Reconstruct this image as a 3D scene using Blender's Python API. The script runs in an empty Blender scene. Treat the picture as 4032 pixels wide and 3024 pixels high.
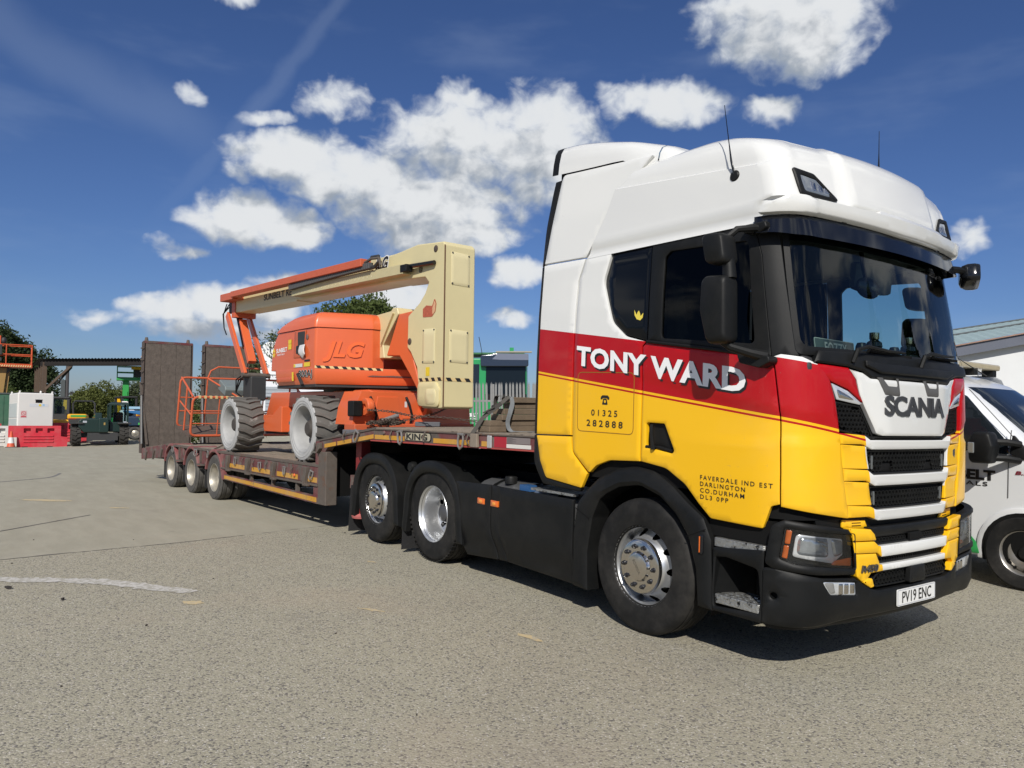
import bpy, bmesh, math, random
from mathutils import Vector, Matrix
from mathutils.geometry import delaunay_2d_cdt
R = random.Random(7)
PI = math.pi
SC = bpy.context.scene
COL = SC.collection
# ---------------------------------------------------------------- camera
cam = bpy.data.cameras.new('camera'); cam_o = bpy.data.objects.new('camera', cam); COL.objects.link(cam_o)
cam.lens = 26.96; cam.sensor_width = 36; cam.clip_start = .05; cam.clip_end = 3000
CAM = Vector((4.069, -5.409, 1.6494))
cr, cu, cf = Vector((.59146, .80583, .02855)), Vector((.00945, -.04232, .99906)), Vector((-.80628, .59063, .03265))
m = Matrix((cr, cu, -cf)).transposed().to_4x4(); m.translation = CAM; cam_o.matrix_world = m
SC.camera = cam_o
# ---------------------------------------------------------------- light and view
SUN = Vector((1.0, -.875, 1.02)).normalized()
SUN_EL, SUN_AZ = math.asin(SUN.z), math.atan2(SUN.y, SUN.x)
sun = bpy.data.lights.new('sun', 'SUN'); sun.energy = 4.8; sun.angle = math.radians(.55); sun.color = (1, .955, .88)
sun_o = bpy.data.objects.new('sun', sun); COL.objects.link(sun_o)
sun_o.rotation_euler = SUN.to_track_quat('Z', 'Y').to_euler(); sun_o.location = (0, 0, 30)
SC.view_settings.view_transform = 'Standard'; SC.view_settings.look = 'None'
SC.view_settings.exposure = -.06; SC.view_settings.gamma = 1
try: SC.view_settings.use_curve_mapping = False
except Exception: pass
SC.render.engine = 'CYCLES'
cy = SC.cycles
cy.max_bounces = 7; cy.diffuse_bounces = 3; cy.glossy_bounces = 4; cy.transmission_bounces = 4; cy.transparent_max_bounces = 12
cy.use_denoising = True; cy.sample_clamp_indirect = 6; cy.caustics_reflective = False; cy.caustics_refractive = False
# ---------------------------------------------------------------- sky with clouds
W = bpy.data.worlds.new('World'); SC.world = W; W.use_nodes = True
wt = W.node_tree; wt.nodes.clear()
def nd(t, typ, **kw):
    n = t.nodes.new(typ)
    for k, v in kw.items():
        if k == 'i':
            for a, b in v.items(): n.inputs[a].default_value = b
        else: setattr(n, k, v)
    return n
def ma(t, op, a, b=None, c=None, clamp=False):
    n = t.nodes.new('ShaderNodeMath'); n.operation = op; n.use_clamp = clamp
    for i, x in enumerate((a, b, c)):
        if x is None: continue
        if isinstance(x, (int, float)): n.inputs[i].default_value = x
        else: t.links.new(x, n.inputs[i])
    return n.outputs[0]
def vm(t, op, a, b=None, out=0):
    n = t.nodes.new('ShaderNodeVectorMath'); n.operation = op
    for i, x in enumerate((a, b)):
        if x is None: continue
        if isinstance(x, (tuple, list, Vector)): n.inputs[i].default_value = tuple(x)
        else: t.links.new(x, n.inputs[i])
    return n.outputs[out]
def smooth(t, x, a, b, lo=0., hi=1.):
    n = t.nodes.new('ShaderNodeMapRange'); n.interpolation_type = 'SMOOTHSTEP'
    t.links.new(x, n.inputs[0]); n.inputs[1].default_value = a; n.inputs[2].default_value = b; n.inputs[3].default_value = lo; n.inputs[4].default_value = hi
    return n.outputs[0]
def noise(t, vec, scale, detail=4, rough=.5, out=0, dist=0):
    n = t.nodes.new('ShaderNodeTexNoise'); t.links.new(vec, n.inputs['Vector'])
    n.inputs['Scale'].default_value = scale; n.inputs['Detail'].default_value = detail; n.inputs['Roughness'].default_value = rough; n.inputs['Distortion'].default_value = dist
    return n.outputs[out]
def mixc(t, fac, a, b):
    n = t.nodes.new('ShaderNodeMix'); n.data_type = 'RGBA'
    for i, x in ((0, fac), (6, a), (7, b)):
        if isinstance(x, (int, float)): n.inputs[i].default_value = x
        elif isinstance(x, tuple): n.inputs[i].default_value = (*x, 1)[:4]
        else: t.links.new(x, n.inputs[i])
    return n.outputs[2]
# cumulus banks: azimuth, elevation, half-width, half-height in degrees, density
CLOUDS = [(161.0,17.1,4.8,1.8,1),(155.8,16.2,6.0,2.5,1),(150.5,14.6,7.6,3.6,1),(148.0,19.2,7.0,3.6,.9),(142.2,19.0,5.0,4.3,.95),(147.5,12.6,5.0,1.6,.95),
 (163.1,13.0,4.6,2.1,1),(159.9,12.3,2.9,1.7,1),(124.5,26.7,6.8,3.6,1),(122.3,24.9,3.6,2.4,1),(133.2,21.9,4.8,1.8,1),(125.5,21.0,2.1,1.4,.9),
 (167.9,6.1,3.7,1.3,.9),(163.5,6.6,4.7,1.8,1),(165.5,4.8,4.8,1.1,.7),(161.0,8.2,2.8,1.1,.8),(157.6,21.3,2.6,1.6,.6),(151.8,8.0,3.6,2.3,.9),
 (143.3,9.8,2.4,1.5,.9),(143.8,6.7,2.0,.6,.6),(113.4,11.7,1.6,1.1,.7),(164.7,26.5,1.9,.8,.6),(161.8,19.5,2.2,.6,.5),(166.8,20.6,.8,.6,.4),(167.2,10.2,2.1,.6,.5),(172.0,5.2,2.4,.6,.35),(148.1,22.4,2.4,1.1,.7),(137.5,6.2,3.0,.8,.6)]
cg = bpy.data.node_groups.new('cloud_density', 'ShaderNodeTree')
cg.interface.new_socket('P', in_out='INPUT', socket_type='NodeSocketVector')
cg.interface.new_socket('D', in_out='OUTPUT', socket_type='NodeSocketFloat')
gi, go = cg.nodes.new('NodeGroupInput'), cg.nodes.new('NodeGroupOutput')
P = gi.outputs[0]                                    # P = (azimuth, elevation, 0) in degrees
wn = vm(cg, 'SUBTRACT', noise(cg, P, .22, 4, .55, 1), (.5, .5, .5))
Pw = vm(cg, 'ADD', P, vm(cg, 'MULTIPLY', wn, (5.0, 3.6, 0)))
acc = None
for az, el, ra, re, k in CLOUDS:
    q = vm(cg, 'MULTIPLY', vm(cg, 'SUBTRACT', Pw, (az, el, 0)), (1/ra, 1/re, 0))
    e = ma(cg, 'MULTIPLY_ADD', vm(cg, 'DOT_PRODUCT', q, q, 1), -k, k)
    acc = e if acc is None else ma(cg, 'MAXIMUM', acc, e)
# the same kind of sky goes on beyond the listed banks
sx = nd(cg, 'ShaderNodeSeparateXYZ'); cg.links.new(P, sx.inputs[0])
away = smooth(cg, ma(cg, 'ABSOLUTE', ma(cg, 'SUBTRACT', sx.outputs[0], 144)), 38, 52)
high = smooth(cg, sx.outputs[1], 30, 40)
gen = ma(cg, 'MULTIPLY', ma(cg, 'SUBTRACT', noise(cg, vm(cg, 'MULTIPLY', P, (1, 1.9, 1)), .075, 3, .5), .52), 6)
gen = ma(cg, 'MULTIPLY', gen, ma(cg, 'MAXIMUM', away, high))
gen = ma(cg, 'SUBTRACT', gen, ma(cg, 'MULTIPLY', ma(cg, 'SUBTRACT', 1, ma(cg, 'MAXIMUM', away, high)), 5))
acc = ma(cg, 'MAXIMUM', acc, gen)
fine = ma(cg, 'SUBTRACT', noise(cg, vm(cg, 'MULTIPLY', P, (1, 1.25, 1)), .50, 6, .52, 0, .3), .5)
d = ma(cg, 'ADD', ma(cg, 'MULTIPLY', acc, 1.05), ma(cg, 'MULTIPLY', fine, 2.0))
cg.links.new(d, go.inputs[0])
tc = nd(wt, 'ShaderNodeTexCoord')
sp = nd(wt, 'ShaderNodeSeparateXYZ'); wt.links.new(vm(wt, 'NORMALIZE', tc.outputs['Generated']), sp.inputs[0])
az = ma(wt, 'MULTIPLY', ma(wt, 'ARCTAN2', sp.outputs[1], sp.outputs[0]), 57.2958)
el = ma(wt, 'MULTIPLY', ma(wt, 'ARCSINE', sp.outputs[2]), 57.2958)
cb = nd(wt, 'ShaderNodeCombineXYZ'); wt.links.new(az, cb.inputs[0]); wt.links.new(el, cb.inputs[1])
def dens(vec):
    g = nd(wt, 'ShaderNodeGroup'); g.node_tree = cg; wt.links.new(vec, g.inputs[0]); return g.outputs[0]
d0 = dens(cb.outputs[0]); d1 = dens(vm(wt, 'ADD', cb.outputs[0], (-1.3, 2.2, 0)))
alpha = smooth(wt, d0, -.22, .72)
lit = smooth(wt, ma(wt, 'SUBTRACT', d0, d1), -.75, .55)
thick = smooth(wt, d0, .1, 1.0)
ccol = mixc(wt, lit, (.30, .345, .41), (.80, .82, .84))
ccol = mixc(wt, ma(wt, 'MULTIPLY', ma(wt, 'SUBTRACT', 1, thick), .35), ccol, (.50, .60, .76))
sky = nd(wt, 'ShaderNodeTexSky', sky_type='NISHITA', sun_disc=False)
sky.sun_elevation = SUN_EL; sky.sun_rotation = PI/2 - SUN_AZ
sky.air_density = 1.0; sky.dust_density = .25; sky.ozone_density = 2.6; sky.altitude = 60
SKY_K = .05
skc = vm(wt, 'MULTIPLY', sky.outputs[0], (SKY_K*.78, SKY_K*.99, SKY_K*1.48))
# thin high cirrus and an old contrail
cir = smooth(wt, noise(wt, vm(wt, 'MULTIPLY', cb.outputs[0], (.05, .16, 0)), 1.6, 4, .55), .5, .8, 0, .10)
t_ = ma(wt, 'ADD', ma(wt, 'MULTIPLY', az, .72), ma(wt, 'ADD', ma(wt, 'MULTIPLY', el, .545), ma(wt, 'MULTIPLY', ma(wt, 'SUBTRACT', noise(wt, cb.outputs[0], .4, 3), .5), 1.0)))
trail = ma(wt, 'MULTIPLY', smooth(wt, ma(wt, 'ABSOLUTE', ma(wt, 'SUBTRACT', t_, 128.3)), .1, .75, .10, 0), smooth(wt, el, 10, 20))
t2 = ma(wt, 'ADD', ma(wt, 'MULTIPLY', az, -.3), ma(wt, 'ADD', el, ma(wt, 'MULTIPLY', ma(wt, 'SUBTRACT', noise(wt, cb.outputs[0], .12, 4), .5), 4)))
streak = smooth(wt, ma(wt, 'ABSOLUTE', ma(wt, 'SUBTRACT', t2, -31.9)), .2, 2.4, .10, 0)
streak = ma(wt, 'MULTIPLY', streak, smooth(wt, az, 163, 169))
skc = mixc(wt, ma(wt, 'MAXIMUM', ma(wt, 'MAXIMUM', cir, trail), streak), skc, (.48, .58, .74))
fin = mixc(wt, alpha, skc, ccol)
bg = nd(wt, 'ShaderNodeBackground'); wt.links.new(fin, bg.inputs[0]); bg.inputs[1].default_value = 1
wo = nd(wt, 'ShaderNodeOutputWorld'); wt.links.new(bg.outputs[0], wo.inputs[0])
W.cycles.sampling_method = 'MANUAL'; W.cycles.sample_map_resolution = 512
# ---------------------------------------------------------------- materials
MATS = {}
def pm(name, col, rough=.5, metal=0., spec=.5, coat=0., var=0., vs=6., bump=0., bs=60., wear=None, wa=.5, ws=5., wr=None, dust=0.):
    """principled material; var = tone variation, wear = second colour laid over in patches"""
    if name in MATS: return MATS[name]
    m = bpy.data.materials.new(name); m.use_nodes = True; t = m.node_tree; b = t.nodes['Principled BSDF']
    b.inputs['Base Color'].default_value = (*col, 1); b.inputs['Roughness'].default_value = rough
    b.inputs['Metallic'].default_value = metal; b.inputs['Specular IOR Level'].default_value = spec
    if coat: b.inputs['Coat Weight'].default_value = coat; b.inputs['Coat Roughness'].default_value = .06
    c = None; co = None
    if var or bump or wear or dust:
        co = nd(t, 'ShaderNodeTexCoord').outputs['Object']
    if var:
        k = ma(t, 'MULTIPLY_ADD', noise(t, co, vs, 6, .6), 2*var, 1-var)
        c = vm(t, 'MULTIPLY', (col[0], col[1], col[2]), None)
        n = c.node; cbx = nd(t, 'ShaderNodeCombineXYZ')
        for i in range(3): t.links.new(k, cbx.inputs[i])
        t.links.new(cbx.outputs[0], n.inputs[1])
    if wear:
        f = smooth(t, noise(t, co, ws, 8, .68), 1-wa, 1.12-wa)
        c = mixc(t, f, c if c is not None else col, wear)
        if wr is not None:
            t.links.new(ma(t, 'MULTIPLY_ADD', f, wr-rough, rough), b.inputs['Roughness'])
    if dust:
        f = smooth(t, noise(t, co, 2.3, 7, .7), .35, .85, 0, dust)
        c = mixc(t, f, c if c is not None else col, (.34, .31, .27))
    if c is not None: t.links.new(c, b.inputs['Base Color'])
    if bump:
        bn = nd(t, 'ShaderNodeBump'); bn.inputs['Strength'].default_value = bump; bn.inputs['Distance'].default_value = .01
        t.links.new(noise(t, co, bs, 4, .6), bn.inputs['Height']); t.links.new(bn.outputs[0], b.inputs['Normal'])
    MATS[name] = m
    return m
def glass(name, tint, spec=1.0, dark=0.):
    """thin sheet of tinted glass: see-through with a mirror reflection that grows at grazing angles"""
    m = bpy.data.materials.new(name); m.use_nodes = True; t = m.node_tree; t.nodes.clear()
    tr = nd(t, 'ShaderNodeBsdfTransparent'); tr.inputs[0].default_value = (*tint, 1)
    gl = nd(t, 'ShaderNodeBsdfGlossy'); gl.inputs['Roughness'].default_value = .01; gl.inputs[0].default_value = (1, 1, 1, 1)
    fr = nd(t, 'ShaderNodeFresnel'); fr.inputs[0].default_value = 1.52
    mx = nd(t, 'ShaderNodeMixShader'); t.links.new(ma(t, 'MULTIPLY', fr.outputs[0], spec), mx.inputs[0])
    t.links.new(tr.outputs[0], mx.inputs[1]); t.links.new(gl.outputs[0], mx.inputs[2])
    o = nd(t, 'ShaderNodeOutputMaterial'); t.links.new(mx.outputs[0], o.inputs[0]); MATS[name] = m
    return m
# ---------------------------------------------------------------- mesh helpers
def T3(x, y, z): return Matrix.Translation((x, y, z))
def RX(a): return Matrix.Rotation(a, 4, 'X')
def RY(a): return Matrix.Rotation(a, 4, 'Y')
def RZ(a): return Matrix.Rotation(a, 4, 'Z')
class MB:
    def __init__(s): s.v = []; s.f = []; s.m = None
    def add(s, v, f):
        n = len(s.v)
        if s.m is not None: v = [s.m @ Vector(p) for p in v]
        s.v += [tuple(p) for p in v]; s.f += [tuple(i+n for i in q) for q in f]; return s
    def box(s, x0, x1, y0, y1, z0, z1):
        return s.add([(x0,y0,z0),(x1,y0,z0),(x1,y1,z0),(x0,y1,z0),(x0,y0,z1),(x1,y0,z1),(x1,y1,z1),(x0,y1,z1)],
                     [(0,3,2,1),(4,5,6,7),(0,1,5,4),(1,2,6,5),(2,3,7,6),(3,0,4,7)])
    def bar(s, p, q, w, h, up=(0,0,1), w2=None, h2=None):
        """box beam from p to q, w across, h along up"""
        p, q = Vector(p), Vector(q); d = (q-p).normalized(); u = Vector(up)
        if abs(d.dot(u)) > .99: u = Vector((1,0,0))
        a = d.cross(u).normalized(); u = a.cross(d); w2 = w if w2 is None else w2; h2 = h if h2 is None else h2
        v = []
        for c, ww, hh in ((p, w, h), (q, w2, h2)):
            v += [c-a*ww/2-u*hh/2, c+a*ww/2-u*hh/2, c+a*ww/2+u*hh/2, c-a*ww/2+u*hh/2]
        return s.add(v, [(0,3,2,1),(4,5,6,7),(0,1,5,4),(1,2,6,5),(2,3,7,6),(3,0,4,7)])
    def cyl(s, p, q, r, r2=None, n=14, caps=True):
        p, q = Vector(p), Vector(q); d = (q-p).normalized(); u = Vector((0,0,1)) if abs(d.z) < .9 else Vector((1,0,0))
        a = d.cross(u).normalized(); b = d.cross(a); r2 = r if r2 is None else r2
        v = [p+(a*math.cos(2*PI*i/n)+b*math.sin(2*PI*i/n))*r for i in range(n)]+[q+(a*math.cos(2*PI*i/n)+b*math.sin(2*PI*i/n))*r2 for i in range(n)]
        f = [(i,(i+1)%n,n+(i+1)%n,n+i) for i in range(n)]
        if caps: f += [tuple(range(n-1,-1,-1)), tuple(range(n,2*n))]
        return s.add(v, f)
    def tube(s, pts, r, n=8, closed=False):
        pts = [Vector(p) for p in pts]; N = len(pts); v = []; f = []; pa = None
        for i, p in enumerate(pts):
            if closed: d = pts[(i+1)%N]-pts[i-1]
            else: d = pts[min(i+1,N-1)]-pts[max(i-1,0)]
            d.normalize()
            if pa is None:
                u = Vector((0,0,1)) if abs(d.z) < .9 else Vector((1,0,0)); a = d.cross(u).normalized()
            else: a = (pa-d*pa.dot(d)).normalized()
            pa = a; b = d.cross(a); rr = r[i] if isinstance(r, (list, tuple)) else r
            v += [p+(a*math.cos(2*PI*k/n)+b*math.sin(2*PI*k/n))*rr for k in range(n)]
        for i in range(N if closed else N-1):
            j = (i+1) % N
            f += [(i*n+k, i*n+(k+1)%n, j*n+(k+1)%n, j*n+k) for k in range(n)]
        if not closed: f += [tuple(range(n-1,-1,-1)), tuple((N-1)*n+k for k in range(n))]
        return s.add(v, f)
    def lathe(s, prof, n=32, axis='y', cen=(0,0,0), a0=0, a1=None):
        """prof = [(radius, along)]"""
        v = []; f = []; full = a1 is None; a1 = 2*PI if full else a1; m = n if full else n+1
        for r, h in prof:
            for i in range(m):
                a = a0+(a1-a0)*i/n; c, q = r*math.cos(a), r*math.sin(a)
                p = {'y': (c, h, q), 'z': (c, q, h), 'x': (h, c, q)}[axis]
                v.append((p[0]+cen[0], p[1]+cen[1], p[2]+cen[2]))
        for k in range(len(prof)-1):
            for i in range(n):
                j = (i+1) % m if full else i+1
                f.append((k*m+i, k*m+j, (k+1)*m+j, (k+1)*m+i))
        return s.add(v, f)
    def ball(s, c, rx, ry=None, rz=None, n=16, k=9):
        ry = rx if ry is None else ry; rz = rx if rz is None else rz; v = []; f = []
        for j in range(k+1):
            t = PI*j/k
            for i in range(n):
                a = 2*PI*i/n; v.append((c[0]+rx*math.sin(t)*math.cos(a), c[1]+ry*math.sin(t)*math.sin(a), c[2]+rz*math.cos(t)))
        for j in range(k):
            for i in range(n): f.append((j*n+i, (j+1)*n+i, (j+1)*n+(i+1)%n, j*n+(i+1)%n))
        return s.add(v, f)
    def prism(s, poly, a0, a1, pl='xz'):
        """extrude a flat outline between a0 and a1 along the third axis"""
        n = len(poly)
        def p3(p, a): return {'xz': (p[0], a, p[1]), 'yz': (a, p[0], p[1]), 'xy': (p[0], p[1], a)}[pl]
        v = [p3(p, a0) for p in poly]+[p3(p, a1) for p in poly]
        f = [tuple(range(n)), tuple(range(2*n-1, n-1, -1))]+[(i, n+i, n+(i+1)%n, (i+1)%n) for i in range(n)]
        return s.add(v, f)
    def loft(s, rings, closed=True, caps=True):
        n = len(rings[0]); v = [p for r in rings for p in r]; f = []
        for k in range(len(rings)-1):
            for i in range(n if closed else n-1):
                j = (i+1) % n; f.append((k*n+i, k*n+j, (k+1)*n+j, (k+1)*n+i))
        if caps and closed: f += [tuple(range(n-1,-1,-1)), tuple((len(rings)-1)*n+k for k in range(n))]
        return s.add(v, f)
    def mesh(s, name, mat=None, smooth=35):
        me = bpy.data.meshes.new(name); me.from_pydata(s.v, [], s.f); me.validate()
        bm = bmesh.new(); bm.from_mesh(me); bmesh.ops.remove_doubles(bm, verts=bm.verts, dist=1e-5)
        bmesh.ops.recalc_face_normals(bm, faces=bm.faces); bm.to_mesh(me); bm.free()
        if smooth: me.shade_smooth(); me.set_sharp_from_angle(angle=math.radians(smooth))
        if mat: me.materials.append(mat)
        return me
    def build(s, name, mat, parent=None, bevel=0., smooth=35, label=None, seg=2):
        return link(name, s.mesh(name, mat, smooth), parent, bevel=bevel, label=label, seg=seg)
def link(name, me, parent=None, mat=None, loc=None, rot=None, mtx=None, bevel=0., label=None, seg=2):
    o = bpy.data.objects.new(name, me); COL.objects.link(o)
    if parent is not None: o.parent = parent
    if mtx is not None: o.matrix_local = mtx
    if loc is not None: o.location = loc
    if rot is not None: o.rotation_euler = rot
    if bevel:
        b = o.modifiers.new('edge', 'BEVEL'); b.width = bevel; b.segments = seg; b.limit_method = 'ANGLE'; b.angle_limit = math.radians(38); b.harden_normals = True
    if label: o['label'] = label
    return o
def tag(o, label, cat=None, group=None, kind=None):
    o['label'] = label
    if cat: o['category'] = cat
    if group: o['group'] = group
    if kind: o['kind'] = kind
    return o
def thing(name, label, cat, mtx=None, group=None):
    o = bpy.data.objects.new(name, None); COL.objects.link(o); o.empty_display_size = .1
    if mtx is not None: o.matrix_world = mtx
    return tag(o, label, cat, group)
def copy_tree(o, parent=None):
    c = o.copy(); COL.objects.link(c)
    if parent is not None: c.parent = parent
    for ch in list(o.children): copy_tree(ch, c)
    return c
def BX(name, mat, parent, x0, x1, y0, y1, z0, z1, bevel=0., label=None):
    return MB().box(x0, x1, y0, y1, z0, z1).build(name, mat, parent, bevel, label=label)
def rpoly(pts, r, n=4):
    """outline with rounded corners; a point may carry its own radius as third value"""
    out = []; N = len(pts)
    for i in range(N):
        p = Vector(pts[i][:2]); a = Vector(pts[i-1][:2]); b = Vector(pts[(i+1) % N][:2]); rr = pts[i][2] if len(pts[i]) > 2 else r
        da, db = a-p, b-p; la, lb = da.length, db.length
        if rr <= 0 or la < 1e-6 or lb < 1e-6: out.append(tuple(p)); continue
        da /= la; db /= lb; ang = da.angle(db, PI)
        if ang > PI-.05: out.append(tuple(p)); continue
        t = min(rr/math.tan(ang/2), la*.48, lb*.48); A, B = p+da*t, p+db*t
        for k in range(n+1):
            u = k/n; out.append(tuple(A*(1-u)**2+p*2*u*(1-u)+B*u*u))
    return out
def resample(poly, step):
    out = []; N = len(poly)
    for i in range(N):
        a, b = Vector(poly[i]), Vector(poly[(i+1) % N]); k = max(1, int(math.ceil((b-a).length/step)))
        for j in range(k): out.append(a+(b-a)*j/k)
    return out
def inside(p, poly):
    c = False; x, y = p; j = len(poly)-1
    for i in range(len(poly)):
        xi, yi = poly[i]; xj, yj = poly[j]
        if (yi > y) != (yj > y) and x < (xj-xi)*(y-yi)/(yj-yi)+xi: c = not c
        j = i
    return c
def area2(poly): return sum(poly[i-1][0]*poly[i][1]-poly[i][0]*poly[i-1][1] for i in range(len(poly)))
def inset(poly, d):
    if area2(poly) < 0: poly = poly[::-1]
    out = []; N = len(poly)
    for i in range(N):
        p = Vector(poly[i]); e0 = (p-Vector(poly[i-1])); e1 = (Vector(poly[(i+1) % N])-p)
        if e0.length < 1e-9 or e1.length < 1e-9: out.append(p); continue
        e0.normalize(); e1.normalize(); n = Vector((-e0.y-e1.y, e0.x+e1.x))
        if n.length < 1e-6: out.append(p); continue
        n.normalize(); k = max(.5, n.dot(Vector((-e0.y, e0.x)))); out.append(p+n*d/k)
    return out
def cdt(loops, step):
    """triangles of a flat outline with holes, with an even grid of inner points"""
    vs = []; es = []
    for lp in loops:
        n = len(vs); vs += [Vector(p) for p in lp]; es += [(n+i, n+(i+1) % len(lp)) for i in range(len(lp))]
    o = [tuple(p) for p in loops[0]]; hs = [[tuple(p) for p in h] for h in loops[1:]]
    xs = [p[0] for p in o]; ys = [p[1] for p in o]; bd = [Vector(p) for lp in loops for p in lp]
    nx = int((max(xs)-min(xs))/step); ny = int((max(ys)-min(ys))/step)
    cell = {}
    for b in bd: cell.setdefault((int(b.x//step), int(b.y//step)), []).append(b)
    for i in range(nx+1):
        for j in range(ny+1):
            p = Vector((min(xs)+(i+.5)*step, min(ys)+(j+.5)*step))
            if not inside(p, o) or any(inside(p, h) for h in hs): continue
            cx_, cy_ = int(p.x//step), int(p.y//step)
            if any((p-b).length < step*.45 for a in (-1,0,1) for c in (-1,0,1) for b in cell.get((cx_+a, cy_+c), ())): continue
            vs.append(p)
    r = delaunay_2d_cdt(vs, es, [], 1, 1e-6)
    F = []
    for f in r[2]:
        c = (r[0][f[0]]+r[0][f[1]]+r[0][f[2]])/3
        if not any(inside(c, h) for h in hs): F.append(f)
    return r[0], F
def panel(name, poly, surf, mat, parent, step=.05, depth=.03, off=0., bev=.005, holes=(), label=None, sharp=40, flip=False, link_it=True):
    """sheet with thickness laid on a curved surface; surf(a, b, lift) gives the point"""
    loops = [poly]+list(holes); allv = []; allf = []; uv = []
    rings = []
    for k, lp in enumerate(loops):
        lp = [tuple(p) for p in resample(lp, step)]
        if area2(lp) < 0: lp = lp[::-1]
        ins = [tuple(p) for p in inset(lp, bev if k == 0 else -bev)] if bev else lp
        rings.append((lp, ins))
    V2, F2 = cdt([r[1] for r in rings], step)
    for p in V2: allv.append(surf(p[0], p[1], off)); uv.append((p[0], p[1]))
    allf += [tuple(f) for f in F2]
    for k, (lp, ins) in enumerate(rings):
        n = len(lp); b = len(allv)
        for lift, L in ((off, ins), (off-bev*.8, lp), (off-depth, lp)):
            for p in L: allv.append(surf(p[0], p[1], lift)); uv.append(p)
        for i in range(n):
            j = (i+1) % n
            for q in (0, 1):
                f = (b+q*n+i, b+q*n+j, b+(q+1)*n+j, b+(q+1)*n+i); allf.append(f if k else f[::-1])
    me = bpy.data.meshes.new(name); me.from_pydata([tuple(v) for v in allv], [], allf)
    ul = me.uv_layers.new(name='UVMap')
    for lp in me.loops: ul.data[lp.index].uv = uv[lp.vertex_index]
    bm = bmesh.new(); bm.from_mesh(me); bmesh.ops.remove_doubles(bm, verts=bm.verts, dist=2e-5); bmesh.ops.recalc_face_normals(bm, faces=bm.faces)
    # outward = along the lift direction
    a = surf(uv[0][0], uv[0][1], 0); o_ = Vector(surf(uv[0][0], uv[0][1], .01))-Vector(a)
    bm.faces.ensure_lookup_table()
    big = max(bm.faces, key=lambda f: f.calc_area())
    if big.normal.dot(o_) < 0: bmesh.ops.reverse_faces(bm, faces=bm.faces)
    bm.to_mesh(me); bm.free()
    me.shade_smooth(); me.set_sharp_from_angle(angle=math.radians(sharp)); me.materials.append(mat)
    return link(name, me, parent, label=label) if link_it else me
TXT = {}
def text2d(s, size=1., bold=0., sx=1., space=1., shear=0.):
    """flat lettering as points and faces"""
    key = (s, bold, space, shear)
    if key not in TXT:
        c = bpy.data.curves.new('lettering', 'FONT'); c.body = s; c.size = 1; c.offset = bold; c.space_character = space; c.shear = shear; c.resolution_u = 3; c.align_x = 'LEFT'
        o = bpy.data.objects.new('lettering', c); COL.objects.link(o)
        dg = bpy.context.evaluated_depsgraph_get(); me = o.evaluated_get(dg).to_mesh()
        TXT[key] = ([tuple(v.co) for v in me.vertices], [tuple(p.vertices) for p in me.polygons])
        o.evaluated_get(dg).to_mesh_clear(); bpy.data.objects.remove(o); bpy.data.curves.remove(c)
    V, F = TXT[key]
    return [(v[0]*size*sx, v[1]*size) for v in V], F
def lettering(name, s, fn, mat, parent, size, width=None, bold=0., space=1., thick=0., shear=0., lift=.003, anchor='l', label=None):
    """lettering mapped by fn(x, y, lift); width fits the line to that length"""
    P, F = text2d(s, size, bold, 1, space, shear)
    x0, x1 = min(p[0] for p in P), max(p[0] for p in P); k = (width/(x1-x0)) if width else 1
    ox = {'l': 0, 'c': -(x1-x0)*k/2, 'r': -(x1-x0)*k}[anchor]
    v = [fn((p[0]-x0)*k+ox, p[1], lift+thick) for p in P]; f = list(F)
    if thick:
        n = len(v); v += [fn((p[0]-x0)*k+ox, p[1], lift-.004) for p in P]
        cnt = {}
        for q in F:
            for i in range(len(q)):
                e = (q[i], q[(i+1) % len(q)]); cnt[e] = 1
        f += [(a, b, n+b, n+a)[::-1] for (a, b) in cnt if (b, a) not in cnt]
    me = bpy.data.meshes.new(name); me.from_pydata([tuple(p) for p in v], [], f); me.materials.append(mat)
    return link(name, me, parent, label=label)
def circle(c, r, n=16, a0=0): return [(c[0]+r*math.cos(a0+2*PI*i/n), c[1]+r*math.sin(a0+2*PI*i/n)) for i in range(n)]
def lerp_tab(tab, x):
    if x <= tab[0][0]: return tab[0][1]
    for (a, b), (c, d) in zip(tab, tab[1:]):
        if x <= c: return b+(d-b)*(x-a)/(c-a)
    return tab[-1][1]
def sstep(a, b, x):
    t = max(0, min(1, (x-a)/(b-a))); return t*t*(3-2*t)
def spline(pts, k=8):
    pts = [Vector(p) for p in pts]; out = []
    for i in range(len(pts)-1):
        p0 = pts[max(i-1, 0)]; p1 = pts[i]; p2 = pts[i+1]; p3 = pts[min(i+2, len(pts)-1)]
        for j in range(k):
            t = j/k; out.append(.5*((2*p1)+(p2-p0)*t+(2*p0-5*p1+4*p2-p3)*t*t+(3*p1-p0-3*p2+p3)*t**3))
    return out+[pts[-1]]
# shared materials
BLACK = pm('black_plastic', (.0065,.007,.0072), .5, spec=.22, var=.18, vs=3, bump=.08, bs=500, dust=.03)
BLACKG = pm('black_gloss', (.008,.009,.011), .14)
DARK = pm('dark_shadow_metal', (.005,.005,.005), .8, spec=.2)
RUB = pm('tyre_rubber', (.0065,.0065,.0065), .72, spec=.3, var=.25, vs=9, dust=.12)
RUBD = pm('dusty_rubber', (.055,.052,.048), .85, var=.3, vs=8, dust=.35)
SILV = pm('wheel_silver', (.62,.63,.64), .33, .85, var=.08, vs=12)
CHROME = pm('polished_steel', (.60,.57,.53), .16, 1., var=.08, vs=15)
AMBER = pm('amber_lens', (.65,.13,.012), .15, coat=1)
LENS = pm('clear_lens', (.72,.75,.78), .10, .5, coat=1)
WHITEP = pm('white_paint', (.69,.69,.665), .22, coat=.6, var=.02, vs=2)
CREAM = pm('cream_paint', (.62,.54,.30), .38, var=.07, vs=3, wear=(.22,.13,.07), wa=.315, ws=4.5, wr=.7)
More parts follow.
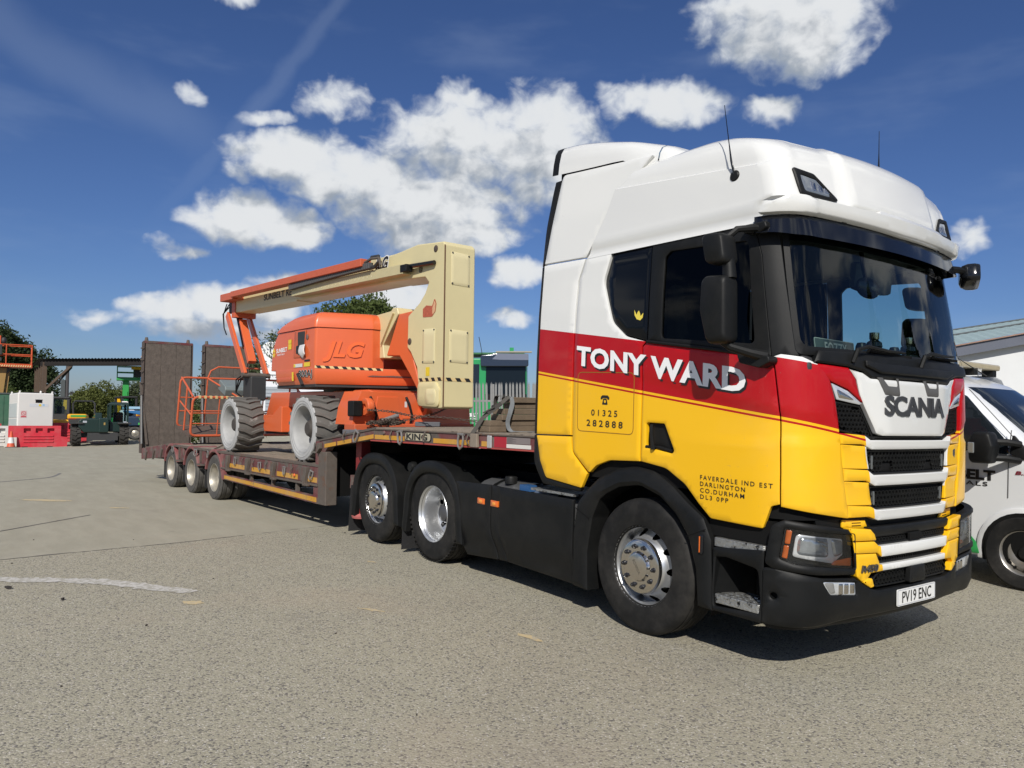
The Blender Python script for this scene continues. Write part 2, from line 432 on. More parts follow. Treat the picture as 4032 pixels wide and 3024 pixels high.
ORANGE = pm('orange_paint', (.64,.125,.040), .34, coat=.25, var=.07, vs=3)
ORANGEW = pm('worn_orange_paint', (.52,.105,.040), .42, var=.12, vs=5, wear=(.16,.07,.04), wa=.36, ws=6, wr=.75)
WOOD = pm('weathered_timber', (.19,.15,.115), .85, var=.45, vs=14, bump=.5, bs=35)
MAROON = pm('faded_maroon_paint', (.115,.024,.026), .6, var=.35, vs=5, wear=(.085,.068,.057), wa=.53, ws=4, wr=.85, dust=.4)
RUST = pm('dirty_steel', (.10,.082,.068), .75, var=.35, vs=12, wear=(.12,.06,.035), wa=.45, ws=9)
YELLOWT = pm('yellow_marking_tape', (.52,.26,.02), .5, var=.25, vs=8, wear=(.16,.11,.06), wa=.40, ws=7, dust=.35)
GALV = pm('galvanised_steel', (.21,.21,.205), .6, .3, var=.2, vs=20)
WHITEL = pm('white_print', (.82,.82,.82), .45)
BLACKL = pm('black_print', (.012,.012,.012), .45)
# ================================================================ tractor unit (x forward, near side y<0)
RED, YEL, WHT = (.40,.003,.006), (.84,.47,.010), (.69,.69,.665)
def livery():
    """sign-written paint: white over red over yellow with a pinstripe; UV carries metres along the body and height"""
    m = bpy.data.materials.new('livery_paint'); m.use_nodes = True; t = m.node_tree; b = t.nodes['Principled BSDF']
    uvn = nd(t, 'ShaderNodeUVMap'); s = nd(t, 'ShaderNodeSeparateXYZ'); t.links.new(uvn.outputs[0], s.inputs[0])
    a = ma(t, 'ABSOLUTE', s.outputs[0]); z = s.outputs[1]
    line = ma(t, 'MINIMUM', ma(t, 'MULTIPLY_ADD', a, .139, LZ0), ma(t, 'MULTIPLY_ADD', a, .172, LZ0+.139*1.258-.172*1.258))
    q = ma(t, 'SUBTRACT', z, line)
    def band(lo, hi): return ma(t, 'MULTIPLY', ma(t, 'GREATER_THAN', q, lo), ma(t, 'LESS_THAN', q, hi))
    red = ma(t, 'MAXIMUM', band(0, .374), band(-.031, -.017))
    c = mixc(t, red, YEL, RED); c = mixc(t, ma(t, 'GREATER_THAN', q, .374), c, WHT)
    mid = ma(t, 'LESS_THAN', a, ma(t, 'MULTIPLY_ADD', ma(t, 'SUBTRACT', z, .66), .19, .425))
    c = mixc(t, ma(t, 'MULTIPLY', mid, ma(t, 'LESS_THAN', z, 1.57)), c, WHT)
    co = nd(t, 'ShaderNodeTexCoord').outputs['Object']
    k = smooth(t, noise(t, co, 46, 2, .5), .70, .76, 0, .28)            # fly specks and road dirt
    k = ma(t, 'MULTIPLY', k, smooth(t, noise(t, co, 2.2, 3, .5), .45, .7))
    c = mixc(t, k, c, (.25, .22, .17))
    c = mixc(t, smooth(t, noise(t, co, 1.4, 6, .6), .45, .9, 0, .10), c, (.42, .38, .30))
    t.links.new(c, b.inputs['Base Color']); b.inputs['Roughness'].default_value = .34; b.inputs['Specular IOR Level'].default_value = .22
    b.inputs['Coat Weight'].default_value = .32; b.inputs['Coat Roughness'].default_value = .04
    MATS['livery_paint'] = m; return m
OUT = [(1.42,0),(1.417,.2),(1.403,.5),(1.365,.8),(1.335,.97),(1.285,1.085),(1.20,1.162),(1.08,1.205),(.85,1.222),(.3,1.225),(-.4,1.225),(-1.15,1.222),(-1.29,1.21),(-1.37,1.16),(-1.40,1.12)]
OC = spline([(p[0], p[1], 0) for p in OUT], 10)
OS = [0.]
for i in range(1, len(OC)): OS.append(OS[-1]+(OC[i]-OC[i-1]).length)
def out_pt(a):
    a = abs(a)
    if a >= OS[-1]: return OC[-1].x, OC[-1].y, .7, .7
    lo, hi = 0, len(OS)-1
    while hi-lo > 1:
        mid = (lo+hi)//2
        if OS[mid] <= a: lo = mid
        else: hi = mid
    t = (a-OS[lo])/(OS[hi]-OS[lo]); p = OC[lo].lerp(OC[hi], t)
    d0 = (OC[min(lo+1, len(OC)-1)]-OC[max(lo-1, 0)]).normalized(); d1 = (OC[min(hi+1, len(OC)-1)]-OC[max(hi-1, 0)]).normalized(); d = d0.lerp(d1, t)
    return p.x, p.y, d.y, -d.x
def sX(x):
    """arc position on the side for a given x (x below about 1.28)"""
    for i in range(len(OC)-1):
        a, b = OC[i], OC[i+1]
        if a.x >= x >= b.x and a.y > .9: return OS[i]+(OS[i+1]-OS[i])*(a.x-x)/max(1e-9, a.x-b.x)
    return OS[-1]
def sY(y):
    y = abs(y)
    for i in range(len(OC)-1):
        a, b = OC[i], OC[i+1]
        if a.y <= y <= b.y: return OS[i]+(OS[i+1]-OS[i])*(y-a.y)/max(1e-9, b.y-a.y)
    return OS[-1]
LZ0 = 1.815-.139*sX(0.)
S_SIDE = sX(.85)
DXT = [(.3,.015),(.9,.0),(1.6,0),(1.95,-.012),(2.1,-.035),(2.9,-.16),(3.0,-.17)]
DYT = [(.9,.012),(1.2,0),(2.1,0),(2.5,.012),(2.95,.04),(3.3,.075),(3.7,.13)]
def cab(a, z, lift=0., crease=True):
    x, y, nx, ny = out_pt(a)
    if crease and 1.5 < z < 2.1 and a != 0:
        zc = LZ0+.139*abs(a)+.095*sstep(1.2, 0, x)+.035
        A = .014*sstep(-.5, .7, x)*sstep(.75, 1.05, y)
        t = z-zc; lift += A*(sstep(-.045, .004, t)-1)*sstep(-.45, -.05, t)
    lift_ = lift
    x += nx*lift_; y += ny*lift_
    x += lerp_tab(DXT, z)*sstep(.55, 1.25, x); y -= lerp_tab(DYT, z)
    return Vector((x, -y if a >= 0 else y, z))
LIV = livery()
def mir(poly): return [(-p[0],)+tuple(p[1:]) for p in poly]
def SXP(pts): return [(sX(p[0]),)+tuple(p[1:]) for p in pts]
def SYP(pts): return [(sY(p[0]),)+tuple(p[1:]) for p in pts]
truck = thing('truck_tractor', 'white red and yellow tractor unit with lettered doors, coupled to the low loader', 'truck')
GLS = glass('windscreen_glass', (.66,.80,.76), .8)
GLD = glass('tinted_side_glass', (.10,.12,.12), .9)
GLNEAR = glass('driver_door_glass', (.16,.18,.18), .3)  # tint darkened to put the cab interior's shade into the near pane
GLDOOR = glass('door_glass', (.74,.83,.80), .3)
def cabf(lift0=0.): return lambda a, z, l: cab(a, z, l+lift0)
for sg in (1, -1):
    mm = (lambda p: p) if sg > 0 else mir
    # door below the window line, with its recessed handle
    dp = SXP([(1.128,2.018),(1.163,1.66),(1.170,1.30),(1.170,1.098),(1.118,1.082,.03),(1.065,.935,.015),(.66,.948,.04),(.555,1.04,.1),(.44,1.157,.15),(.26,1.256,.2),(.012,1.288),(.008,1.83),(.008,2.148),(.045,2.176)])
    hole = mm(SXP([(.056,1.580),(.236,1.576),(.335,1.385),(.318,1.362),(.062,1.398)])) 
    door = panel('door', rpoly(mm(dp), 0), cabf(), LIV, truck, .034, .035, holes=[rpoly(hole, .02)], bev=.006)
    panel('handle_recess', rpoly(mm(SXP([(.05,1.59),(.245,1.585),(.345,1.37),(.05,1.385)])), .02), cabf(-.035), BLACK, door, .05, .01, bev=.002)
    hb = MB(); hb.tube([cab(sg*sX(.125), 1.565, .012), cab(sg*sX(.132), 1.50, .02), cab(sg*sX(.14), 1.43, .016), cab(sg*sX(.143), 1.385, .008)], [.012,.013,.014,.018], 8).build('handle', BLACK, door)
    hb = MB().tube([cab(sg*sX(.06), 1.40, -.005), cab(sg*sX(.2), 1.40, -.005), cab(sg*sX(.31), 1.38, -.01)], .012, 6).build('handle_recess_lip', BLACK, door)
    # window frame and glass
    fr = SXP([(.048,2.188),(.042,2.916),(1.075,2.908),(1.118,2.7),(1.124,2.03)])
    gl = SXP([(.178,2.20),(.174,2.80),(.225,2.842),(.985,2.812),(1.008,2.78),(1.015,2.118)])
    wf = panel('window_frame', rpoly(mm(fr), .01), cabf(-.006), BLACK, truck, .06, .03, holes=[rpoly(mm(gl), .04)], bev=.004)
    panel('pane', inset([tuple(p) for p in rpoly(mm(gl), .04)], -.012), cabf(-.022), GLNEAR if sg > 0 else GLDOOR, wf, .08, .004, bev=0)
    BXp = [cab(sg*sX(.05), 2.183, .006), cab(sg*sX(.6), 2.107, .008), cab(sg*sX(1.12), 2.028, .008)]
    MB().tube(BXp, .013, 6).build('window_seal', BLACK, wf)
    # rear quarter of the cab
    qp = SXP([(-.004,1.287),(-.004,2.148),(.030,2.182),(-.187,2.236,.12),(-.345,2.358,.15),(-.472,2.695,.12),(-.40,2.915,.01),(-.70,2.915),(-.765,2.74),(-.778,2.4),(-.780,1.5,.05),(-.765,1.31,.08),(-.56,1.155,.02),(-.48,1.22,.1),(-.33,1.272,.2)])
    q = panel('cab_quarter_panel', rpoly(mm(qp), 0), cabf(), LIV, truck, .045, .035)
    wp = SXP([(.028,2.196),(-.187,2.250,.12),(-.335,2.366,.15),(-.458,2.695,.12),(-.387,2.908,.01),(.03,2.908)])
    panel('side_window', rpoly(mm(wp), 0), cabf(-.012), pm('dark_tinted_glass', (.004,.005,.007), .06, spec=.22), truck, .08, .01, bev=.003)
    hp = rpoly(mm(SXP([(-.725,1.972),(-.075,1.955),(-.07,1.478),(-.715,1.485)])), .05)
    ins = [tuple(p) for p in inset(hp, .006)]
    panel('locker_hatch_seam', hp, lambda a, z, l: cab(a, z, l), pm('seam_shadow', (.28,.13,.01), .6), q, .04, .002, off=.0016, bev=0, holes=[ins])
    # side fairing behind the cab
    f1 = SXP([(-1.262,2.945),(-.708,2.93),(-.66,3.0),(-.54,3.2),(-.41,3.375,.05),(-.31,3.43,.05),(-.16,3.562),(-.06,3.645),(-.6,3.692),(-1.15,3.738,.06)])
    f2 = SXP([(-1.265,2.933),(-.712,2.918),(-.786,2.74),(-.797,2.4),(-.797,1.447),(-1.262,1.437)])
    f3 = SXP([(-1.26,1.425),(-.797,1.435),(-.782,1.31,.1),(-.585,1.145),(-.66,1.022,.02),(-1.125,1.067,.05),(-1.205,1.21,.1)])
    for f in (f1, f2, f3): panel('side_fairing', rpoly(mm(f), .0), cabf(), LIV, truck, .06, .03)
    e1 = SXP([(-1.275,2.945),(-1.21,3.35),(-1.165,3.70),(-1.25,3.70),(-1.31,3.35),(-1.385,2.945)]); e2 = SXP([(-1.278,2.933),(-1.275,1.437),(-1.385,1.437),(-1.385,2.933)]); e3 = SXP([(-1.272,1.425),(-1.215,1.21,.1),(-1.135,1.06,.05),(-.66,1.015),(-.68,.99),(-1.17,1.01,.05),(-1.32,1.21,.1),(-1.385,1.425)])
    for f in (e1, e2, e3): panel('fairing_edge', rpoly(mm(f), 0), cabf(-.003), BLACK, truck, .06, .03)
    # wrap-round front corner
    c1 = [(sX(1.137),2.030),(sX(1.184),2.046),(sY(1.09),2.03),(sY(.995),1.985,.05),(sY(.908),1.885,.06),(sY(.866),1.76),(sY(.831),1.57),(sY(.794),1.32),(sY(.756),1.12),(sY(.738),1.01,.01),(sY(.83),1.022),(sY(1.03),1.052),(sX(1.178),1.085),(sX(1.178),1.30),(sX(1.172),1.66)]
    panel('corner_panel', rpoly(mm(c1), 0), cabf(.004), LIV, truck, .035, .03)
    c2 = [(sY(1.015),1.992,.02),(sY(.735),1.978),(sY(.668),1.905,.04),(sY(.640),1.81),(sY(.604),1.757),(sY(.74),1.838,.1),(sY(.90),1.884,.02),(sY(.985),1.945)]
    panel('bonnet_corner', rpoly(mm(c2), 0), cabf(.004), pm('red_paint', RED, .34, spec=.22, coat=.32), truck, .04, .03)
    lp = [(sY(.893),1.874),(sY(.74),1.828,.1),(sY(.602),1.748),(sY(.63),1.742),(sY(.845),1.770)]
    panel('upper_lamp', rpoly(mm(lp), .006), cabf(-.002), LENS, truck, .03, .02)
    lc = [(sY(.855),1.842),(sY(.74),1.80),(sY(.67),1.765),(sY(.83),1.78)]
    panel('lamp_reflector', rpoly(mm(lc), .02), cabf(.001), CHROME, truck, .03, .004, bev=.004)
    # black A pillar
    ap = [(sX(1.127),2.03),(sX(1.121),2.7),(sX(1.08),2.908),(sY(1.135),2.90),(sY(1.115),2.08),(sY(1.10),2.04)]
    panel('windscreen_pillar', rpoly(mm(ap), .0), cabf(-.004), BLACK, truck, .05, .04)
# inner liner that closes the panel gaps
rings = []
for z in (1.0, 1.25, 1.5, 1.75, 2.0): rings.append([cab(a, z, -.045, False) for a in [x*.1*sg for sg in (1,) for x in range(int(OS[-1]*10)-5, -1, -1)]+[-x*.1 for x in range(1, int(OS[-1]*10)-4)]])
lm = MB(); lm.loft(rings, closed=False, caps=False)
lm.f = [f for f in lm.f if not (min(lm.v[i][0] for i in f) < .72 and max(lm.v[i][0] for i in f) > -.62 and min(lm.v[i][2] for i in f) < 1.24)]
lm.build('inner_shell', DARK, truck)
BX('cab_rear_wall', pm('cab_lining', (.05,.05,.05), .9), truck, -.80, -.74, -1.06, 1.06, 1.2, 3.45)
BX('cab_floor', DARK, truck, -.74, 1.15, -1.1, 1.1, 1.30, 1.36)
BX('headliner', pm('headliner_cloth', (.10,.10,.09), .95), truck, -.74, 1.0, -1.08, 1.08, 2.93, 2.96)
for y in (-.62, .62):
    st = MB().box(-.15, .38, y-.25, y+.25, 1.62, 1.80).build('seat', pm('seat_cloth', (.025,.025,.027), .9), truck, .05)
    MB().prism([(-.18,1.75),(.0,1.75),(-.10,2.50),(-.24,2.50)], y-.24, y+.24).build('backrest', MATS['seat_cloth'], st, .05)
    MB().prism([(-.26,2.52),(-.14,2.52),(-.17,2.74),(-.26,2.74)], y-.13, y+.13).build('head_rest', MATS['seat_cloth'], st, .04)
dsh = MB().prism([(1.26,1.5),(1.30,1.99),(1.24,2.06),(.86,2.06),(.78,1.92),(.80,1.5)], -1.08, 1.08).build('dashboard', pm('dash_plastic', (.03,.03,.032), .7), truck, .03)
MB().prism([(.70,1.9),(1.15,2.02),(1.08,2.12),(.86,2.17),(.72,2.12)], -.95, -.32).build('instrument_binnacle', MATS['dash_plastic'], dsh, .05)
BX('inner_wing', DARK, truck, -.76, .66, -1.17, 1.17, 1.12, 1.31)
sw = MB(); sw.m = T3(.62, -.64, 2.08) @ RY(-.9); sw.tube([(0, .225*math.cos(t*PI/14), .225*math.sin(t*PI/14)) for t in range(28)], .017, 8, True).bar((0,-.22,0),(0,.22,0),.03,.05).bar((0,0,0),(0,0,-.22),.03,.05).ball((0.0,0,0),.04,.09,.07).build('steering_wheel', BLACK, truck)
BX('interior_curtain', pm('curtain_cloth', (.04,.035,.035), 1), truck, -.72, .03, -1.10, -1.07, 2.0, 2.9)
BX('interior_curtain', MATS['curtain_cloth'], truck, -.72, .03, 1.07, 1.10, 2.0, 2.9)
mj = MB().prism([(.10,2.0),(.30,2.03),(.24,2.3),(.19,2.62),(.12,2.6)], -1.10, -.98).build('hanging_jacket', pm('dark_cloth', (.03,.028,.028), .95), truck, .03)
# windscreen, wrapped round the front
sA = sY(1.112)
panel('windscreen', rpoly([(-sA,2.07),(sA,2.07),(sA+.01,2.90),(-sA-.01,2.90)], .06), cabf(-.014), GLS, truck, .07, .006, bev=0)
panel('windscreen_surround', rpoly([(-sA-.01,2.045),(sA+.01,2.045),(sA+.02,2.905),(-sA-.02,2.905)], .06), cabf(-.010), BLACK, truck, .07, .012, bev=.002, holes=[rpoly([(-sA+.035,2.10),(sA-.035,2.10),(sA-.025,2.875),(-sA+.025,2.875)], .07)])
panel('tint_band', [(-sA+.03,2.80),(sA-.03,2.80),(sA-.03,2.90),(-sA+.03,2.90)], cabf(-.020), pm('tint_strip', (.01,.012,.014), .3), truck, .08, .003, bev=0)
# scuttle and wipers
cw = [(-sY(1.03),2.0),(-sY(.99),2.075),(0,2.095),(sY(.99),2.075),(sY(1.03),2.0),(sY(.74),1.985),(sY(.60),1.962,.03),(sY(.54),1.918,.05),(0,1.928),(-sY(.54),1.918,.05),(-sY(.60),1.962,.03),(-sY(.74),1.985)]
panel('scuttle_panel', rpoly(cw, 0), cabf(.022), BLACK, truck, .05, .06, bev=.012)
panel('scuttle_ledge', rpoly([(-sY(.60),1.995),(-.46,1.955),(.46,1.955),(sY(.60),1.995),(sY(.60),2.035),(.46,2.02),(-.46,2.02),(-sY(.60),2.035)], .01), cabf(.045), BLACK, truck, .06, .03, bev=.01)
for a0, b0, a1, b1 in ((.70, 2.045, .02, 2.098), (-.10, 2.05, -.80, 2.125)):
    w = MB().tube([cab(a0+.02, b0-.03, .03), cab(a0, b0+.05, .06), cab(a0-.10, b0+.075, .065), cab((a0+a1)/2, (b0+b1)/2+.035, .05), cab(a1+.1, b1+.012, .03)], [.016,.015,.014,.012,.009], 6).build('wiper', BLACK, truck)
    MB().bar(cab(a0-.18, b0+.055, .012), cab(a1, b1-.012, .012), .016, .028, (1,0,0)).build('wiper_blade', DARK, w)
# front panel with the grab slots and the raised name
wp = [(-sY(.722),1.970),(-sY(.655),1.902,.04),(-sY(.628),1.81),(-sY(.592),1.745),(-sY(.497),1.602,.03),(-sY(.468),1.558,.02),(-sY(.412),1.543,.03)]
wpoly = rpoly(wp+[(-p[0],)+tuple(p[1:]) for p in wp[::-1]]+[(sY(.60),1.950,.03),(sY(.53),1.915,.04),(-sY(.53),1.915,.04),(-sY(.60),1.950,.03)], 0)
def wsurf(a, z, l):
    e = sstep(.60-.24*(1.8-z)*1.3, .40-.24*(1.8-z)*1.3, abs(a)); return cab(a, z, l+.004+.022*e, False)
fp = panel('front_panel', wpoly, wsurf, WHITEP, truck, .035, .035, bev=.008)
GREYM = pm('badge_grey', (.10,.10,.105), .3, .6)
for sg, x0 in ((1, -.02), (-1, 0)):
    sl = [(-.485,1.928),(-.40,1.815,.02),(-.215,1.808,.02),(-.235,1.928),(-.262,1.928),(-.245,1.872,.015),(-.36,1.874,.03),(-.43,1.928)] if sg > 0 else [(.10,1.928),(.155,1.822,.02),(.335,1.822,.02),(.335,1.928),(.31,1.928),(.305,1.88,.015),(.19,1.88,.03),(.135,1.928)]
    panel('grab_slot', rpoly([(-p[0],)+tuple(p[1:]) for p in sl], 0), lambda a, z, l: wsurf(a, z, l+.002), pm('slot_grey', (.085,.083,.08), .6), fp, .05, .004, bev=.001)
lettering('badge_lettering', 'SCANIA', lambda x, y, l: wsurf(-(x-.41), 1.683+y, l), GREYM, fp, .178, .825, bold=.035, space=.93, thick=.007, lift=.002)
# --- grilles: dark backing with a honeycomb of ribs
def honey(name, poly, surf, cell, rib, depth, parent, holes=()):
    m = MB(); xs = [p[0] for p in poly]; ys = [p[1] for p in poly]; h = cell*.866; r = cell/2/.866*1.0
    ny = int((max(ys)-min(ys))/(cell*.8))+2; nx = int((max(xs)-min(xs))/(cell))+2
    for j in range(ny):
        for i in range(nx):
            cx_ = min(xs)+(i+.5*(j % 2))*cell; cy_ = min(ys)+j*cell*.80
            hexp = [(cx_+cell/2*1.06*math.cos(PI/6+k*PI/3), cy_+cell/2*.98*math.sin(PI/6+k*PI/3)) for k in range(6)]
            if not all(inside(p, poly) for p in hexp) or any(inside((cx_, cy_), q) for q in holes): continue
            hi = [(cx_+(p[0]-cx_)*rib, cy_+(p[1]-cy_)*rib) for p in hexp]
            v = [surf(p[0], p[1], 0) for p in hexp]+[surf(p[0], p[1], 0) for p in hi]+[surf(cx_+(p[0]-cx_)*.92, cy_+(p[1]-cy_)*.92, -depth) for p in hi]
            m.add(v, [(k, (k+1) % 6, 6+(k+1) % 6, 6+k) for k in range(6)]+[(6+k, 6+(k+1) % 6, 12+(k+1) % 6, 12+k) for k in range(6)])
    return m.build(name, BLACK, parent, smooth=20)
def grille(poly, lift, cell=.042, holes=(), back=.05):
    g = panel('grille', poly, cabf(lift), DARK, truck, .06, .02, off=-.03, bev=0)
    honey('grille_mesh', poly, cabf(lift), cell, .74, .026, g, holes)
    n = [tuple(p) for p in inset(poly, .011)]
    panel('grille_rim', poly, cabf(lift), BLACK, g, .05, .05, off=.004, bev=.003, holes=[n])
    return g
def sym(half): return half+[(-p[0],)+tuple(p[1:]) for p in half[::-1]]
for sg in (1, -1):
    grille(rpoly((lambda p: p if sg > 0 else mir(p))([(sY(.842),1.758),(sY(.612),1.735),(sY(.512),1.59),(sY(.47),1.53),(sY(.50),1.522),(sY(.825),1.572)]), .01), -.022, .036)
grille(rpoly(sym([(-.46,1.536),(-.49,1.524),(-.46,1.508)]), .005), -.02, .03)
g2 = rpoly(sym([(-sY(.545),1.447,.03),(-sY(.525),1.287,.03)]), .02); h2 = [rpoly([(.37,1.30),(.23,1.30),(.25,1.355),(.35,1.355)], .01), rpoly([(-.20,1.30),(-.34,1.30),(-.32,1.355),(-.22,1.355)], .01)]
gg = grille(g2, -.02, holes=h2)
for h in h2: panel('tow_eye_cover', h, cabf(-.03), DARK, gg, .05, .02, bev=.002)
g3 = rpoly(sym([(-sY(.518),1.210,.03),(-sY(.497),1.058,.03)]), .02); grille(g3, -.02)
for (yy, zz) in ((.487,1.365),(-.487,1.365),(.465,1.13),(-.465,1.13)):
    panel('marker_lamp', rpoly([(yy-.008,zz-.045),(yy+.010,zz-.045),(yy+.006,zz+.045),(yy-.008,zz+.045)], .008), cabf(-.012), pm('small_lens', (.16,.17,.17), .12, .4), gg, .03, .02, bev=.003)
# bars between the grilles: yellow ends, white middles
def shelf(top, bot, yo, yi, zt, zb, lift=.012):
    """cross bar: outer end from top to bot at yo, centre from zt to zb inside yi"""
    half = [(sY(yo[0]),top),(sY(yi)+.02,top-.012),(sY(yi)-.03,zt)]
    low = [(sY(yi)-.05,zb),(sY(yi)+.03,bot),(sY(yo[1]),bot)]
    poly = half+[(-p[0], p[1]) for p in half[::-1]]+[(-p[0], p[1]) for p in low[::-1]]+low
    zc = (zt+zb)/2
    def sf(a, z, l): return cab(a, z, l+lift*(.12+.88*sstep(sY(yi)+.06, sY(yi)-.06, abs(a)))+.008*sstep(zb, zt, z)*sstep(sY(yi)+.05, sY(yi)-.05, abs(a)))
    return panel('grille_bar', rpoly(poly, .004), sf, LIV, truck, .04, .05, bev=.005)
shelf(1.556,1.4855,(.826,.813),.575,1.512,1.452)
shelf(1.3275,1.2485,(.788,.775),.535,1.283,1.214)
shelf(1.0905,1.013,(.744,.736),.505,1.054,.986)
for (zt, zb, yo1, yo2, yi1, yi2) in ((1.483,1.329,.812,.789,.562,.537),(1.246,1.092,.774,.746,.532,.508)):
    for sg in (1, -1):
        p = [(sY(yo1),zt),(sY(yi1),zt-.012),(sY(yi2),zb-.006),(sY(yo2),zb)]
        panel('grille_side_insert', rpoly(p if sg > 0 else mir(p), .006), lambda a, z, l: cab(a, z, l+.0005-.005*sstep(zt, zt-.03, z)*sstep(zb-.01, zb+.07, z)), LIV, truck, .03, .03, bev=.004)
bdg = panel('griffin_badge', rpoly([(-sY(.715)+.035,1.46),(-sY(.715)-.03,1.46),(-sY(.715)-.035,1.40),(-sY(.715),1.355),(-sY(.715)+.035,1.40)], .02), cabf(-.004), CHROME, truck, .02, .015, bev=.006)
panel('badge_shield', rpoly([(-sY(.715)+.016,1.445),(-sY(.715)-.014,1.445),(-sY(.715)-.016,1.40),(-sY(.715),1.372),(-sY(.715)+.016,1.40)], .008), cabf(-.002), pm('badge_blue', (.02,.03,.05), .2), bdg, .02, .004, bev=.001)
# dark slot between cab and bumper
panel('lower_slot', rpoly(sym([(-sY(.99),1.03),(-sY(.96),.90)]), .01), cabf(-.05), BLACK, truck, .06, .02, bev=0)
for sg in (1, -1):
    p = [(sY(.757),.995),(sY(.53),.985),(sY(.50),.93),(sY(.76),.945)]
    pp = panel('slot_cheek', rpoly(p if sg > 0 else mir(p), .01), cabf(-.035), LIV, truck, .04, .01, bev=.003)
    for k in range(2): panel('slot_louvre', rpoly([(sg*sY(.665),.975-.018*k),(sg*sY(.575),.973-.018*k),(sg*sY(.575),.967-.018*k),(sg*sY(.665),.969-.018*k)], .0), cabf(-.034), DARK, pp, .05, .004, bev=0)
# bumper section
def bmp(a, z, l=0.):
    x, y, nx, ny = out_pt(a); k = .012+.025*sstep(.75, 1.1, y)
    p = Vector((x+nx*(l+k), y+ny*(l+k), z)); p.x += .018-.05*sstep(.45, .30, z)*sstep(1.0, 1.3, p.x)
    return Vector((p.x, -p.y if a >= 0 else p.y, z))
def bf(l0=0.): return lambda a, z, l: bmp(a, z, l+l0)
def shelf2(half, low, lift):
    poly = half+[(-p[0],)+tuple(p[1:]) for p in half[::-1]]+[(-p[0],)+tuple(p[1:]) for p in low[::-1]]+low
    return panel('bumper_bar', rpoly(poly, .004), bf(lift), LIV, truck, .04, .05, bev=.005)
panel('bumper_grille_hood', rpoly(sym([(-sY(.545),.945,.01),(-sY(.52),.885,.01)]), .01), bf(-.012), BLACK, truck, .05, .05, bev=.012)
grille(rpoly(sym([(-sY(.515),.888,.02),(-sY(.495),.826,.02)]), .01), 0, .036, holes=[[(.10,.83),(-.10,.83),(-.10,.89),(.10,.89)]])
panel('winch_cover', rpoly([(.075,.832),(-.085,.832),(-.085,.884),(.075,.884)], .012), bf(-.005), DARK, truck, .05, .02, bev=.003)
for sg in (1, -1):
    p = [(sY(.768),.952),(sY(.555),.935),(sY(.512),.90,.02),(sY(.497),.862),(sY(.729),.868)]
    panel('bumper_cheek', rpoly(p if sg > 0 else mir(p), .006), bf(.004), LIV, truck, .04, .05, bev=.008)
shelf2([(sY(.729),.862),(sY(.52),.855),(sY(.47),.822)], [(sY(.44),.752),(sY(.49),.782),(sY(.714),.790)], .006)
grille(rpoly(sym([(-sY(.475),.752),(-sY(.45),.702)]), .01), -.004, .03)
shelf2([(sY(.712),.784),(sY(.50),.776),(sY(.455),.70)], [(sY(.405),.660),(sY(.55),.655,.02),(sY(.60),.605),(sY(.64),.608),(sY(.688),.642)], .004)
for sg in (1, -1):
    p = [(sY(.635),.602),(sY(.59),.625,.02),(sY(.54),.62,.02),(sY(.52),.566),(sY(.55),.560)]
    panel('jacking_cover', rpoly(p if sg > 0 else mir(p), .004), bf(.008), LIV, truck, .04, .04, bev=.006)
g6 = rpoly(sym([(-sY(.455),.652,.02),(-sY(.535),.585,.02),(-sY(.475),.552,.02)]), .02); grille(g6, .0, .042, holes=[[(.12,.5),(-.10,.5),(-.10,.7),(.12,.7)]])
panel('radar_cover', rpoly([(.115,.552),(-.10,.552),(-.085,.662),(.10,.662)], .012), bf(.02), BLACK, truck, .05, .04, bev=.01)
lettering('model_badge', 'R450', lambda x, y, l: bmp(sY(.655)-x, .667+y, l+.005), GREYM, truck, .062, .165, bold=.02, space=1.05, thick=.007, shear=.2)
# black bumper
b1 = [(sY(.70),.635),(sY(.535),.548),(sY(.46),.532)]
b2 = [(sX(.66),.345),(sX(.75),.345),(sX(1.08),.352),(sY(1.08),.345),(sY(.66),.372)]
poly = [(sX(1.075),.70,.02),(sX(1.15),.705),(sY(1.0),.655),(sY(.72),.632)]+b1+[(-p[0], p[1]) for p in b1[::-1]]+[(-sY(.72),.632),(-sY(1.0),.655),(-sX(1.15),.705),(-sX(1.075),.70,.02)]
poly += [(-sX(1.075),.36)]+[(-p[0], p[1]) for p in b2[2:]]+[p for p in b2[2:][::-1]]+[(sX(1.075),.36)]
fogh = {}
holes = []
for sg in (1, -1):
    p = [(sY(1.0),.636),(sY(.685),.604),(sY(.676),.520),(sY(.93),.545,.05)]
    fogh[sg] = rpoly(p if sg > 0 else mir(p), .012); holes.append(fogh[sg])
holes.append(circle((sX(1.14),.533), .022, 16))
bump_o = panel('bumper', rpoly(poly, .004), bf(), BLACK, truck, .05, .09, bev=.012, holes=holes)
panel('bumper_lower_lip', rpoly(sym([(-sX(1.05),.362),(-sX(1.08),.315,.02)]), .01), bf(-.06), BLACK, truck, .06, .05, bev=.01)
for sg in (1, -1):
    g = panel('fog_lamp', fogh[sg], bf(-.012), LENS, truck, .03, .03, bev=.006)
    p = [(sY(.985),.628),(sY(.90),.620),(sY(.88),.553),(sY(.93),.555,.03)]
    panel('lamp_blank', rpoly(p if sg > 0 else mir(p), .01), bf(-.009), pm('grey_lens', (.22,.22,.21), .25), g, .03, .006, bev=.003)
    for k in range(3):
        p = [(sY(.85-.055*k),.612-.004*k),(sY(.80-.055*k),.607-.004*k),(sY(.80-.055*k),.535-.002*k),(sY(.85-.055*k),.537-.002*k)]
        panel('lamp_reflector', rpoly(p if sg > 0 else mir(p), .012), bf(-.010), CHROME, g, .03, .004, bev=.006)
panel('sensor_hole', circle((sX(1.14),.533), .03, 12), bf(-.05), DARK, bump_o, .05, .01, bev=0)
